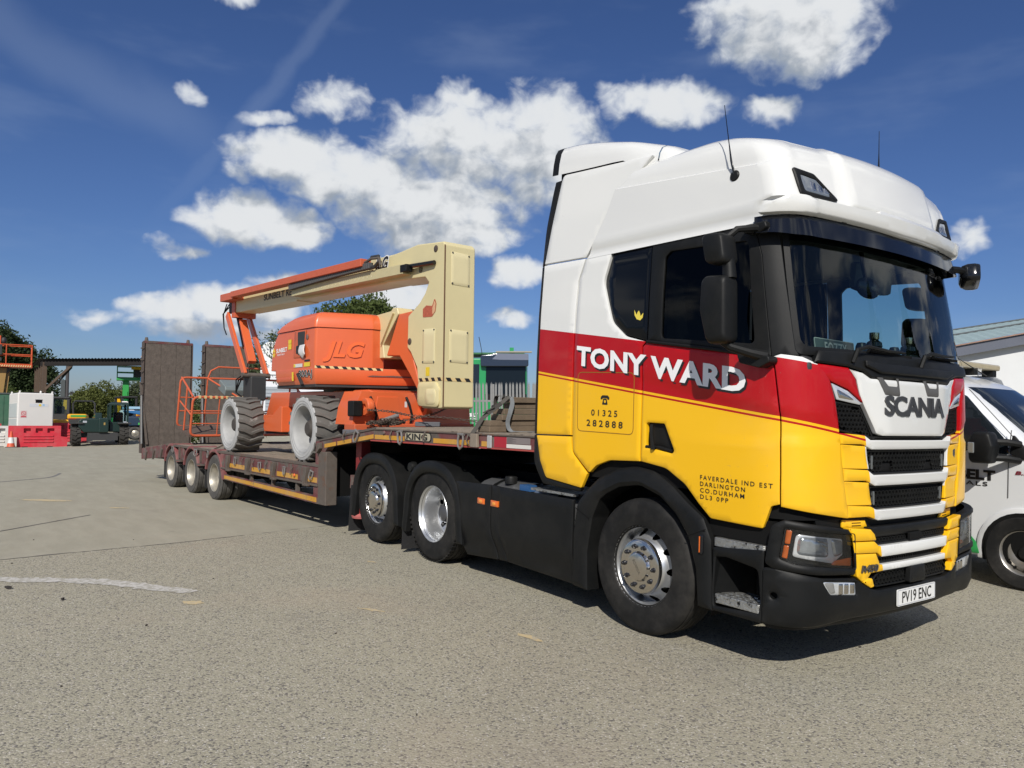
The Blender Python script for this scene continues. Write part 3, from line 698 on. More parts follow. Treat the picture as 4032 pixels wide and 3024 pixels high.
BEZ = pm('lamp_silver', (.78,.79,.80), .22, .35, coat=.5)
REFL = pm('lamp_bowl', (.42,.45,.48), .12, .55, coat=1, var=.5, vs=22)
# head lamps
for sg in (1, -1):
    mm = (lambda p: p) if sg > 0 else mir
    ho = rpoly(mm([(sX(1.088),.73,.06),(sX(1.125),.975,.06),(sX(1.19),1.008,.03),(sY(.92),.968),(sY(.775),.945,.02),(sY(.735),.915,.02),(sY(.698),.655,.02),(sY(.80),.662),(sY(1.05),.68),(sX(1.13),.705)]), 0)
    le = rpoly(mm([(sX(1.188),.963,.02),(sY(1.0),.938),(sY(.728),.908,.01),(sY(.712),.695,.01),(sX(1.232),.742),(sX(1.163),.768,.02)]), 0)
    lh = panel('lamp_housing', ho, bf(.008), BLACK, truck, .04, .06, bev=.012, holes=[le])
    lb = panel('lamp_back', le, bf(-.045), BLACKG, lh, .04, .01, bev=0)
    def sub(nm, pts, mat, lift, bev=.004, dp=.012): return panel(nm, rpoly(mm(pts), .008), bf(lift), mat, lh, .025, dp, bev=bev)
    sub('indicator', [(sX(1.198),.953),(sX(1.225),.946),(sX(1.215),.86),(sX(1.190),.862)], AMBER, -.018)
    sub('indicator', [(sX(1.187),.852),(sX(1.212),.850),(sX(1.203),.768),(sX(1.176),.775)], AMBER, -.018)
    sub('lamp_bezel', [(sX(1.243),.925,.03),(sY(.79),.882,.02),(sY(.785),.782,.01),(sY(.885),.735,.03),(sX(1.226),.785,.02)], BEZ, -.030)
    sub('main_beam', [(sX(1.252),.912,.04),(sY(.945),.895,.02),(sY(.925),.775,.03),(sX(1.245),.80,.03)], REFL, -.018, .014, .02)
    sub('dip_beam', [(sY(.915),.892,.02),(sY(.80),.872,.02),(sY(.795),.79,.02),(sY(.875),.772,.03)], REFL, -.016, .014, .02)
    for k in range(3): sub('reflector_fin', [(sY(1.03-.03*k),.89-.025*k),(sY(.95),.872-.03*k),(sY(.95),.864-.03*k),(sY(1.03-.03*k),.88-.025*k)], CHROME, -.0155, .001, .003)
    sub('side_indicator', [(sY(.865),.752,.0),(sY(.716),.762),(sY(.718),.708),(sY(.91),.728,.02)], AMBER, -.02)
    panel('lamp_cover_glass', [tuple(p) for p in inset(le, .002)], bf(-.002), glass('lamp_glass', (.93,.94,.94), .9) if 'lamp_glass' not in MATS else MATS['lamp_glass'], lh, .05, .003, bev=0)
# number plate
NPW = pm('plate_white', (.74,.74,.72), .35)
pl = link('registration_plate', MB().prism(rpoly([(-.26,-.0555),(.26,-.0555),(.26,.0555),(-.26,.0555)], .012), -.004, .003, 'yz').mesh('registration_plate', NPW), truck, loc=(1.452, 0, .4614), label='white registration plate reading PV19 ENC')
bd_ = rpoly([(-.255,-.0505),(.255,-.0505),(.255,.0505),(-.255,.0505)], .01)
panel('plate_border', bd_, lambda a, b, l: Vector((.0035+l, a, b)), pm('plate_blue_line', (.25,.27,.33), .4), pl, .05, .001, bev=0, holes=[[tuple(p) for p in inset(bd_, .003)]])
lettering('plate_lettering', 'PV19 ENC', lambda x, y, l: Vector((.004+l, x, y-.036)), BLACKL, pl, .106, .40, bold=.012, lift=.001, anchor='c')
# ---------------------------------------------------------------- roof
def roof_ring(z, hw, xf, rx, ry, bow, xr=-.73, bulge=0.):
    pts = []
    n1, n2, n3 = 26, 12, 44
    xc, yc = xf-bow-rx, hw-ry
    q = []
    for i in range(n1): q.append((xr+(xc-xr)*i/n1, hw))
    for i in range(n2):
        t = PI/2*(1-i/n2); q.append((xc+rx*math.cos(t), yc+ry*math.sin(t)))
    for i in range(n3//2+1):
        y = yc*(1-i/(n3/2)); q.append((xf-bow*(y/max(yc, 1e-6))**2, y))
    full = [(p[0], -p[1]) for p in q]+[(p[0], p[1]) for p in q[-2::-1]]
    out = []
    for x, y in full:
        k = bulge*1.15*sstep(.615, .572, abs(y))*sstep(.45, .9, x)
        dz = .075*sstep(3.40, 3.55, z)*sstep(1.08, .40, x)+.09*(.40-x)*sstep(3.27, 3.36, z)*sstep(3.54, 3.42, z)*sstep(1.15, .95, x)
        out.append(Vector((x+k, y, z+dz)))
    return out
RL = [(2.913,1.188,1.27,0.26,0.24,0.09,0),(2.93,1.179,1.273,0.26,0.24,0.09,0),(2.955,1.173,1.276,0.26,0.24,0.09,0),(2.985,1.178,1.282,0.26,0.24,0.09,0),(3.02,1.187,1.285,0.26,0.24,0.09,0),(3.06,1.186,1.28,0.26,0.24,0.09,0),(3.075,1.184,1.282,0.17,0.17,0.09,0.02),(3.1,1.182,1.274,0.17,0.17,0.09,0.032),
      (3.16,1.178,1.257,0.17,0.17,0.09,0.036),(3.24,1.173,1.238,0.17,0.17,0.09,0.036),(3.32,1.168,1.217,0.17,0.17,0.09,0.036),(3.366,1.164,1.202,0.17,0.17,0.09,0.036),(3.376,1.146,1.198,0.17,0.17,0.09,0.036),(3.42,1.143,1.18,0.17,0.17,0.09,0.036),(3.46,1.132,1.152,0.17,0.17,0.09,0.034),
      (3.495,1.108,1.117,0.2,0.2,0.09,0.03),(3.525,1.072,1.067,0.236,0.236,0.09,0.024),(3.55,1.02,0.985,0.27,0.28,0.09,0.018),(3.572,0.94,0.88,0.28,0.3,0.09,0.01),(3.588,0.82,0.72,0.28,0.3,0.08,0),(3.6,0.6,0.45,0.25,0.28,0.06,0),(3.606,0.2,0.15,0.1,0.1,0.03,0)]
SEAM = [(2.92,-.690),(3.0,-.642),(3.2,-.522),(3.375,-.392),(3.43,-.292),(3.56,-.142),(3.7,-.14)]
rb = MB(); rb.loft([roof_ring(z, hw, xf, rx, ry, bw, lerp_tab(SEAM, z), bl) for z, hw, xf, rx, ry, bw, bl in RL], closed=False, caps=False)
n_ = len(roof_ring(3, 1, 1, .2, .2, .1)); 
rf = rb.build('cab_roof', WHITEP, truck, smooth=50)
def roofp(y, z, lift=0.):
    """point on the roof front"""
    for (a, b) in zip(RL, RL[1:]):
        if a[0] <= z <= b[0]:
            t = (z-a[0])/(b[0]-a[0]); g = [a[i]+(b[i]-a[i])*t for i in range(7)]; break
    _, hw, xf, rx, ry, bw, bl = g; yc = hw-ry; ay = abs(y)
    if ay <= yc: x = xf-bw*(ay/yc)**2; n = Vector((1, 2*bw*y/yc**2, .45)).normalized()
    else:
        q = min(.999, (ay-yc)/ry); c = math.sqrt(1-q*q); x = xf-bw-rx+rx*c; n = Vector((c, math.copysign(q, y), .3)).normalized()
    x += bl*1.15*sstep(.615, .572, ay)
    return Vector((x, y, z))+n*lift
for sg in (1, -1):
    o_ = rpoly([(sg*1.055,3.275),(sg*.87,3.255,.04),(sg*.665,3.085),(sg*1.035,3.09)], .02)
    i_ = rpoly([(sg*1.0,3.238),(sg*.86,3.22,.03),(sg*.725,3.105),(sg*.985,3.118)], .02)
    rl = panel('roof_lamp', o_, lambda a, b, l: roofp(a, b, l), BLACK, rf, .03, .02, off=.016, bev=.008, holes=[i_])
    panel('lamp_lens', i_, lambda a, b, l: roofp(a, b, l), pm('roof_lamp_lens', (.22,.24,.26), .08, .4, coat=1), rf, .025, .02, off=.01, bev=.01)
    for k in range(3): panel('lamp_reflector', rpoly([(sg*(.92-.06*k),3.20-.015*k),(sg*(.875-.06*k),3.19-.015*k),(sg*(.875-.06*k),3.125),(sg*(.92-.06*k),3.125)], .01), lambda a, b, l: roofp(a, b, l), CHROME, rf, .03, .004, off=.0125, bev=.004)
    panel('marker_lamp', rpoly([(sg*.86,2.975),(sg*.62,2.965),(sg*.62,2.935),(sg*.86,2.942)], .004), lambda a, b, l: roofp(a, b, l), BLACKG, rf, .04, .02, off=.047, bev=.002)
# projecting brim and the smoked sun visor under it
def brim(y, z, l=0.): return roofp(y, min(max(z, 2.92), 3.08), l+.075*sstep(3.072, 3.048, z))
bp = [(-1.165,3.0,.03),(-1.10,3.055,.04),(-.9,3.072),(0,3.075),(.9,3.072),(1.10,3.055,.04),(1.165,3.0,.03),(1.165,2.945),(0,2.925),(-1.165,2.945)]
panel('roof_brim', rpoly(bp, .01), brim, WHITEP, rf, .035, .04, off=.004, bev=.008)
SMOKE = pm('smoked_visor', (.006,.007,.010), .08, spec=.6)
vis = MB(); top = []; bot = []
ys_ = [1.172*math.sin(PI/2*k/26) for k in range(-26, 27)]
for y in ys_:
    p = roofp(y, 2.945, .03); q = roofp(y, 2.93, .075); e = sstep(1.172, 1.05, abs(y))
    top.append(p); bot.append(Vector((q.x, q.y, 2.835-.02*e)))
th = [p+Vector((-.012,0,0)) for p in top]; bh = [p+Vector((-.012,0,.004)) for p in bot]
vis.loft([top, bot, bh, th], closed=False, caps=False).build('sun_visor', SMOKE, truck, smooth=60)
# air deflector on the roof
st = [(-1.30,3.765,4.055,1.085),(-1.0,3.735,4.02,1.09),(-.7,3.71,3.955,1.09),(-.4,3.688,3.875,1.09),(-.3,3.66,3.845,1.088),(-.22,3.54,3.82,1.086),(-.12,3.50,3.785,1.085),(-.06,3.49,3.765,1.08),(.02,3.48,3.735,1.07),(.16,3.46,3.66,1.04),(.24,3.45,3.60,1.0)]
def defl(x0, x1, name, mat, inset_=0.):
    rg = []
    N = 10
    for k in range(N+1):
        x = x0+(x1-x0)*k/N
        zb = lerp_tab([(a[0], a[1]) for a in st], x); zt = lerp_tab([(a[0], a[2]) for a in st], x); hw = lerp_tab([(a[0], a[3]) for a in st], x); h = zt-zb
        half = [(-hw-.01, zb), (-hw, zb+h*.35), (-hw+.02, zb+h*.68), (-hw+.05, zb+h*.86), (-hw+.10, zb+h*.955), (-hw+.18, zt), (-hw*.5, zt+.015), (0, zt+.02)]
        half = [(y, z-inset_) for y, z in half]
        ring = half+[(-y, z) for y, z in half[-2::-1]]
        rg.append([Vector((x-(.10*(z-zb)/max(h, .01) if False else 0), y, z)) for y, z in ring])
    return MB().loft(rg, closed=False, caps=False).build(name, mat, truck, smooth=50)
defl(-1.20, -.03, 'roof_deflector', WHITEP); defl(-.018, .24, 'deflector_nose', WHITEP); defl(-1.29, -1.205, 'deflector_edge', BLACK, .002)
MB().prism([(-1.24,3.64),(-.12,3.56),(-.12,3.66),(-1.0,3.80),(-1.24,3.80)], -1.03, 1.03).build('deflector_base', DARK, truck)
# aerials
for (x, y, z, h, lean) in ((.775, -1.150, 3.275, .50, -.07), (.85, .55, 3.575, .40, 0)):
    a = MB().lathe([(0,.035),(.030,.033),(.036,.022),(.036,0)], 14, 'z').build('aerial_base', BLACK, truck) if y > 0 else MB().lathe([(0,-.034),(.030,-.031),(.040,-.02),(.042,0)], 16, 'y').build('aerial_base', BLACK, truck)
    a.location = (x, y, z)
    MB().tube([(0,-.02 if y < 0 else 0,.0),(lean*.12,-.05 if y < 0 else 0,.10),(lean*.35,-.055 if y < 0 else 0,.22),(lean,-.055 if y < 0 else 0,h)], [.010,.0075,.0035,.0022], 6).build('aerial', BLACKG, a)
# ---------------------------------------------------------------- mirrors
def pod(name, prof, y0, y1, parent, mat=BLACK, tilt=0.):
    """mirror pod: side outline swept across with rounded faces"""
    c = Vector((sum(p[0] for p in prof)/len(prof), sum(p[1] for p in prof)/len(prof))); rg = []
    for k, (t, s_) in enumerate([(0,.80),(.06,.92),(.2,.985),(.5,1.0),(.8,.985),(.94,.92),(1,.80)]):
        y = y0+(y1-y0)*t
        rg.append([Vector((c.x+(p[0]-c.x)*s_, y, c.y+(p[1]-c.y)*s_)) for p in prof])
    return MB().loft(rg).build(name, mat, parent, smooth=60)
up = rpoly([(.765,2.825),(.94,2.805),(.975,2.60),(.81,2.618)], .045, 5); lo = rpoly([(.78,2.548),(.97,2.535),(.98,2.10),(.83,2.10),(.77,2.32)], .045, 5)
def sheary(pts): return pts
mr = pod('mirror_housing', [(p[0]+.02, p[1]) for p in up], -1.535, -1.38, truck)
ml = pod('mirror_housing', [(p[0]+.02, p[1]) for p in lo], -1.535, -1.38, truck)
MB().cyl((.96,-1.44,2.52),(.95,-1.44,2.64),.045,.04,12).build('mirror_neck', BLACK, truck)
MB().tube([(.90,-1.42,2.78),(.95,-1.36,2.85),(1.0,-1.25,2.868),(1.03,-1.17,2.862)], [.02,.022,.024,.03], 8).build('mirror_arm', BLACK, truck)
MB().prism(rpoly([(.90,2.905),(1.07,2.905),(1.085,2.865),(1.03,2.835),(.90,2.85)], .015), -1.24, -1.16).build('mirror_bracket', BLACK, truck, .012)
MB().tube([(.93,-1.45,2.12),(.96,-1.42,2.085),(1.04,-1.33,2.05),(1.09,-1.24,2.03)], [.03,.028,.032,.04], 10).build('mirror_arm', BLACK, truck)
MB().prism(rpoly([(.90,2.062),(1.15,2.028),(1.155,1.99),(1.08,1.955),(.93,1.99)], .02), -1.29, -1.19).build('mirror_bracket', BLACK, truck, .015)
# far side mirrors and the kerb mirror on the brow
mr2 = pod('mirror_housing', [(p[0]-.12, p[1]) for p in lo], 1.30, 1.52, truck); pod('mirror_housing', [(p[0]-.12, p[1]) for p in up], 1.30, 1.50, truck)
MB().tube([(.92,1.40,2.17),(.98,1.32,2.05),(1.05,1.22,2.03)], .034, 8).build('mirror_arm', BLACK, truck)
km = MB(); km.m = T3(1.265, 1.20, 2.83) @ RZ(.5) @ RX(-.25); km.loft([[Vector((x, p[0]*k, p[1]*k)) for p in rpoly([(-.125,-.075),(.105,-.095),(.13,.02),(.09,.085),(-.115,.07)], .05, 5)] for x, k in ((-.075,.55),(-.06,.82),(-.02,.98),(.03,1.0),(.06,.93),(.066,.86))]).build('kerb_mirror', BLACKG, truck, smooth=55)
MB().tube([(1.22,.98,2.86),(1.25,1.05,2.86),(1.26,1.12,2.85)], .028, 8).build('kerb_mirror_arm', BLACK, truck)
fm = MB(); fm.m = T3(1.16, -.15, 2.585) @ RX(-.1); fm.ball((0,0,0), .05, .14, .075, 18, 10).build('front_mirror', BLACKG, truck)
MB().tube([(1.10,-.15,2.93),(1.12,-.15,2.75),(1.15,-.15,2.62)], .015, 8).build('mirror_arm', BLACK, truck)
pod('interior_visor', rpoly([(.98,2.60),(1.03,2.60),(1.05,2.80),(1.0,2.82)], .01), -.1, .42, truck, MATS['headliner_cloth'])
# ---------------------------------------------------------------- wheel arch, steps, skirts
arch_o = [(.692,.332),(.668,.80),(.60,.94,.05),(.43,1.045,.12),(.30,1.13,.12),(.11,1.222,.2),(-.075,1.242,.25),(-.27,1.212,.2),(-.47,1.118,.15),(-.60,1.0,.12),(-.70,.90,.1),(-.742,.64),(-.738,.222)]
arch_i = [(-.56,.212),(-.572,.52),(-.52,.80,.1),(-.44,.955,.1),(-.365,1.008,.1),(-.22,1.078,.15),(-.015,1.108,.2),(.20,1.048,.15),(.355,.94,.12),(.475,.794,.12),(.545,.585),(.566,.34)]
def sdf(y0=-1.235):
    def f(a, b, l):
        k = .03*sstep(1.0, 1.25, b)+.05*sstep(.45, .2, b)*0
        return Vector((a, y0+k-l, b))
    return f
MB().lathe([(.66,-1.14),(.66,-.75)], 24, 'y', (0,0,.5), -.35, PI+.35).build('wheel_housing', DARK, truck)
for sg in (1, -1):
    poly = rpoly(arch_o+arch_i, 0)
    f = sdf() if sg > 0 else (lambda a, b, l: Vector((a, -sdf()(a, b, l).y, b)))
    ar = panel('wheel_arch', poly, f, BLACK, truck, .05, .20, bev=.03)
    panel('arch_marker', rpoly([(.60,.83),(.63,.83),(.625,.70),(.60,.70)], .012), (lambda a, b, l: Vector((a, -1.24-l, b))) if sg > 0 else (lambda a, b, l: Vector((a, 1.24+l, b))), BLACKG, ar, .03, .02, off=.01, bev=.008)
    panel('arch_reflector', rpoly([(.598,.82),(.607,.82),(.605,.71),(.598,.71)], .003), (lambda a, b, l: Vector((a, -1.252-l, b))) if sg > 0 else (lambda a, b, l: Vector((a, 1.252+l, b))), AMBER, ar, .03, .01, off=.001, bev=.002)
    # seam across the arch legs
    for (x0, x1, z0, z1) in ((.475,.64,.80,.87), (-.71,-.53,.86,.79)):
        MB().bar((x0,-1.2362*sg,z0),(x1,-1.2362*sg,z1),.003,.006).build('arch_seam', DARK, ar)
    # entry steps
    y0, y1 = (-1.22, -.86) if sg > 0 else (.86, 1.22)
    sb = panel('step_well', rpoly([(.69,.76),(1.09,.80),(1.09,.34),(.69,.34)], .01), (lambda a, b, l: Vector((a, -1.222-l, b))) if sg > 0 else (lambda a, b, l: Vector((a, 1.222+l, b))), BLACK, truck, .06, .10, bev=.01,
               holes=[rpoly([(.715,.70,.01),(.80,.71),(1.05,.675,.05),(1.07,.47,.01),(1.06,.395,.02),(.71,.37,.01),(.70,.46,.0)], .01)])
    MB().box(.70,1.08,min(y0*.93,y1),max(y0,y1*.93) if sg < 0 else -.86,.36,.74).v
    ms = MB()
    if sg > 0: ms.add([(.70,-.88,.36),(1.08,-.88,.36),(1.08,-.88,.76),(.70,-.88,.76)], [(0,1,2,3)]); ms.add([(.70,-1.20,.36),(.80,-.90,.36),(.80,-.90,.76),(.70,-1.20,.76)], [(0,1,2,3)]); ms.add([(1.08,-1.20,.36),(1.08,-.88,.36),(1.08,-.88,.78),(1.08,-1.20,.78)], [(0,1,2,3)])
    else: ms.add([(.70,.88,.36),(1.08,.88,.36),(1.08,.88,.76),(.70,.88,.76)], [(0,1,2,3)])
    ms.build('step_well_lining', BLACK, sb, smooth=0)
    TREAD = pm('step_tread', (.42,.42,.40), .42, .8, var=.3, vs=30, bump=.9, bs=45, wear=(.02,.02,.02), wa=.48, ws=22)
    for (z, xa, xb, yo) in ((.452,.705,1.065,-1.215),(.825,.685,1.09,-1.205)):
        p = rpoly([(xa,yo),(xb,yo),(xb,yo+.20),(xa+.10,yo+.24),(xa,yo+.10)], .02)
        if sg < 0: p = [(q[0], -q[1]) for q in p]
        s_ = MB().prism(p, z-.06, z, 'xy').build('step', TREAD, truck, .006)
        for k in range(6):
            for j in range(3):
                MB().bar((xa+.06+k*.055,(yo+.04+j*.05)*sg,z+.002),(xa+.085+k*.055,(yo+.04+j*.05)*sg,z+.002),.014,.006).build('step_cleat', TREAD, s_) if sg > 0 and z < .5 else None
    BX('sill_void', DARK, truck, .62, 1.12, min(-1.17*sg,-.8*sg), max(-1.17*sg,-.8*sg), .83, .98)
    # side skirt
    yk = -1.225*sg
    def sk(a, b, l, sg=sg): return Vector((a, sg*(-1.228-l+.045*sstep(.50, .26, b)), b))
    s1 = panel('side_skirt', rpoly([(-.745,.915),(-1.80,.918),(-1.80,.50),(-1.70,.235),(-.752,.215)], .012), sk, BLACK, truck, .08, .03, bev=.012)
    s2 = panel('side_skirt', rpoly([(-1.806,.918),(-1.935,.922),(-1.935,.50),(-1.835,.23),(-1.706,.234),(-1.806,.50)], .01), lambda a, b, l: sk(a, b, l-.006), BLACK, truck, .08, .03, bev=.008)
    s3 = panel('side_skirt', rpoly([(-1.941,.922),(-2.56,.905),(-2.46,.60),(-2.44,.24),(-2.38,.19),(-1.845,.228),(-1.941,.50)], .012), sk, BLACK, truck, .08, .03, bev=.012)
    for (xa, p_) in ((-2.15, s3), (-1.925, s2)):
        l_ = panel('side_marker', rpoly([(xa,.725),(xa+.124,.725),(xa+.124,.782),(xa,.782)], .008), lambda a, b, l: sk(a, b, l), AMBER, p_, .05, .02, off=.008, bev=.008)
        panel('marker_bulb', rpoly([(xa+.035,.738),(xa+.085,.738),(xa+.085,.768),(xa+.035,.768)], .008), lambda a, b, l: sk(a, b, l), pm('amber_bright', (.8,.3,.03), .1, coat=1), l_, .05, .002, off=.0095, bev=.002)
    # rear mudguards with flaps
    for (xc, zt, xa, xb) in ((-3.073,1.072,-3.68,-2.395),(-4.428,1.055,-5.11,-3.77)):
        A, B, N = [], [], 26
        def oval(ax, bx, zc, t0, t1, n_): return [(xc+.012+ax*math.copysign(abs(math.cos(t))**.86, math.cos(t)), zc+bx*max(0, math.sin(t))**.86) for t in [t0+(t1-t0)*k/n_ for k in range(n_+1)]]
        prof_o = [(xc-.615,.24)]+oval(.60, .585, .487, PI, 0, 30)+[(xc+.645,.28)]
        prof_i = [(xc+.54,.27)]+oval(.495, .455, .492, 0, PI, 26)+[(xc-.525,.24)]
        def mg(a, b, l, sg=sg): return Vector((a, sg*(-1.235-l), b))
        mo = panel('mudguard', prof_o+prof_i, mg, BLACK, truck, .05, .08, bev=.028)
        top_ = prof_o; m2 = MB()
        m2.loft([[Vector((p[0], sg*-1.20, p[1]-.012)) for p in top_], [Vector((p[0], sg*-.62, p[1]-.012)) for p in top_]], closed=False, caps=False).build('mudguard_top', BLACK, mo, smooth=50)
        m3 = MB().prism([(xa+.0,.03),(xa+.010,.03),(xa+.05,.62),(xa+.04,.62)], min(-1.22*sg,-.66*sg), max(-1.22*sg,-.66*sg)).build('mud_flap', pm('flap_rubber', (.016,.016,.017), .8, var=.3, vs=30, bump=.6, bs=120), truck)
        for z in (.60, .80) if False else ():
            pass
    MB().lathe([(0,-.03),(.05,-.028),(.06,0),(.06,.04)], 14, 'y').build('work_lamp', BLACK, truck).location = (-3.60, -1.16*sg, .965)
# fairing line marks on the mudguards
# ---------------------------------------------------------------- chassis
for y in (-.42, .42): BX('chassis_rail', DARK, truck, -5.35, 1.0, y-.045, y+.045, .70, .98)
for x in (-5.2, -3.8, -2.0, -1.2): BX('cross_member', DARK, truck, x-.06, x+.06, -.40, .40, .74, .93)
MB().lathe([(.0,1.02),(.46,1.02),(.48,1.10),(.40,1.14),(.12,1.14)], 24, 'z', (-3.55,0,0)).build('fifth_wheel', DARK, truck)
for x in (-3.073, -4.428, 0): MB().cyl((x,-.95,.50),(x,.95,.50),.09,None,12).build('axle', DARK, truck)
for sg in (1, -1):
    tk = MB().cyl((-2.35,-.88*sg,.62),(-.82,-.88*sg,.62),.33,None,22).build('fuel_tank', pm('tank_aluminium', (.55,.56,.57), .35, .9, var=.1, vs=9), truck)
    for x in (-2.1,-1.6,-1.1): MB().lathe([(.335,x-.03),(.338,x+.03)], 24, 'x', (0,-.88*sg,.62)).build('tank_strap', BLACK, tk)
    MB().lathe([(0,1.0),(.055,1.0),(.06,.985),(.06,.93)], 14, 'z', (-1.92,-1.0*sg,0)).build('tank_cap', BLACK, tk)
BX('step_plate', TREAD, truck, -1.36, -.78, -1.19, -.62, .935, .955); BX('air_tank_cover', pm('blue_cap', (.03,.10,.25), .4), truck, -1.62, -1.48, -1.12, -1.02, .90, .955)
BX('engine_block', DARK, truck, -.75, .9, -.40, .40, .55, 1.25)
BX('rear_cross_plate', MAROON, truck, -5.36, -5.30, -1.1, 1.1, .55, .72)
# ---------------------------------------------------------------- wheels
def tyre_prof(r=.503, w=.155, ri=.285, grooves=4, gd=.013):
    a = [(ri,-w*.80),(ri+.02,-w*.95),(ri+.07,-w*1.02),(ri+.125,-w*1.02),(r-.055,-w*.985),(r-.045,-w*.99),(r-.022,-w*.93),(r-.006,-w*.82)]
    for k in range(grooves):
        y = -w*.62+k*(w*1.24/(grooves-1)); a += [(r,y-.012),(r-gd,y-.006),(r-gd,y+.006),(r,y+.012)]
    return a+[(p[0],-p[1]) for p in a[7::-1]]
def disc_part(rin, rout, holes, hr, hrad, zf, n=64, step=.02):
    """wheel disc with hand holes: flat ring lifted along the axle by zf(radius)"""
    outer = circle((0,0), rout, n); loops = [outer]+([circle((0,0), rin, n//2)] if rin else [])
    for k in range(holes): loops.append(circle((hrad*math.cos(2*PI*k/holes+.15), hrad*math.sin(2*PI*k/holes+.15)), hr, 10))
    V2, F2 = cdt(loops, step); return [(p[0], zf(math.hypot(p[0], p[1])), p[1]) for p in V2], [tuple(f) for f in F2]
def truck_wheel(kind, mtx, name='wheel'):
    w = link(name, MB().lathe(tyre_prof(), 56).mesh('wheel', RUB, 30), truck, mtx=mtx)      # the tyre itself
    if kind == 'drive':
        MB().lathe([(p[0], p[1]+.335) for p in tyre_prof()], 40).build('inner_tyre', RUB, w)
        lug = MB()
        for k in range(60):
            a = 2*PI*k/60
            for y0 in (-.15, .10):
                lug.m = RY(-a); lug.bar((.498,y0,.0),(.498,y0+.05,.004),.026,.012,(1,0,0))
        lug.build('tread_blocks', RUB, w)
        MB().lathe([(.285,-.128),(.299,-.150),(.302,-.145),(.297,-.128),(.283,-.118),(.272,-.09),(.264,-.03),(.262,.03),(.255,.07),(.25,.09)], 48).build('rim', SILV, w)
        v, f = disc_part(.10, .252, 10, .029, .208, lambda r: .088-.02*sstep(.16, .25, r)); m = MB(); m.add(v, f); m.build('wheel_disc', SILV, w)
        MB().lathe([(0,-.04),(.06,-.04),(.085,-.025),(.10,.02),(.115,.08)], 28).build('hub', pm('hub_grey', (.10,.10,.105), .45, .5), w)
        nm = MB()
        for k in range(10): a = 2*PI*(k+.5)/10; nm.cyl((.1675*math.cos(a),.09,.1675*math.sin(a)),(.1675*math.cos(a),.045,.1675*math.sin(a)),.016,.014,8)
        nm.build('wheel_nuts', pm('nut_grey', (.12,.12,.12), .4, .6), w)
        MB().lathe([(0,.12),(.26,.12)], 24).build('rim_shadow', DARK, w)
    else:
        MB().lathe([(.285,-.118),(.297,-.138),(.3005,-.134),(.296,-.118),(.284,-.108),(.277,-.085),(.272,-.04),(.270,.08)], 48).build('rim', SILV, w)
        v, f = disc_part(.165, .271, 10, .030, .247, lambda r: -.155+.135*sstep(.175, .285, r)); m = MB(); m.add(v, f); m.build('wheel_disc', SILV, w)
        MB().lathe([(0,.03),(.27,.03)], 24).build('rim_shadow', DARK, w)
        MB().lathe([(0,-.198),(.088,-.198),(.100,-.194),(.106,-.180),(.112,-.172),(.186,-.172),(.197,-.166),(.200,-.150),(.205,-.140)], 48).build('hub_cover', CHROME, w)
        for k in range(10):
            a = 2*PI*(k+.3)/10; c = (.150*math.cos(a), -.172, .150*math.sin(a)); link('nut_cap', NUT, w, loc=c)
        if kind == 'front': lettering('hub_lettering', 'SCANIA', lambda x, y, l: RY(.75) @ Vector((x, -.1985-l, y-.012)), pm('embossed_steel', (.42,.40,.37), .25, 1), w, .032, .12, bold=.03, anchor='c', lift=.0006)
    return w
NUT = MB().lathe([(0,-.030),(.009,-.029),(.014,-.022),(.0155,-.004),(.0195,0)], 12).mesh('nut_cap', pm('nut_cap_black', (.014,.014,.016), .2, coat=.5))
F_ = RZ(PI)
truck_wheel('front', T3(0,-1.035,.503) @ RY(.2) ); truck_wheel('front', T3(0,1.035,.503) @ F_)
truck_wheel('drive', T3(-3.073,-1.035,.503)); truck_wheel('drive', T3(-3.073,1.035,.503) @ F_)
truck_wheel('tag', T3(-4.428,-1.035,.503) @ RY(.4)); truck_wheel('tag', T3(-4.428,1.035,.503) @ F_)
# ---------------------------------------------------------------- sign writing
TA = -math.atan(.139)
def side_txt(x0, z0, ang=TA, sh=0.):
    c, s = math.cos(ang), math.sin(ang)
    return lambda x, y, l: cab(sX(x0+x*c-y*s*0), z0+x*s+y*1.0, l)
lettering('name_shadow', 'TONY WARD', side_txt(-.745+.014, 2.038-.016), BLACKL, truck, .212, 1.70, bold=.044, space=1.02, lift=.0022)
lettering('name_lettering', 'TONY WARD', side_txt(-.745, 2.038), WHITEL, truck, .212, 1.70, bold=.038, space=1.02, lift=.0034)
lettering('phone_number', '01325', side_txt(-.547, 1.618, -.02), BLACKL, truck, .068, .30, bold=.014, space=1.5)
lettering('phone_number', '282888', side_txt(-.600, 1.533, -.02), BLACKL, truck, .072, .415, bold=.014, space=1.5)
for k, (s_, wd) in enumerate((('FAVERDALE IND EST', .555), ('DARLINGTON', .365), ('CO.DURHAM', .36), ('DL3 0PP', .235))):
    lettering('address_lettering', s_, side_txt(.578, 1.205-.044*k, -.018), BLACKL, truck, .042, wd, bold=.010, space=1.35)
ph = [(-.048,.030),(-.050,.012),(-.030,.010),(-.026,.022),(.026,.022),(.030,.010),(.050,.012),(.048,.030),(.030,.044),(-.030,.044)]
pf = side_txt(-.391, 1.735, -.03)
panel('telephone_symbol', rpoly(ph, .006), lambda a, b, l: pf(a, b, l+.002), BLACKL, truck, .03, .001, bev=0)
panel('telephone_symbol', rpoly([(-.030,-.030),(.030,-.030),(.030,-.020),(.018,.018),(-.018,.018),(-.030,-.020)], .005), lambda a, b, l: pf(a, b, l+.002), BLACKL, truck, .03, .001, bev=0, holes=[circle((0,-.004), .013, 12)])
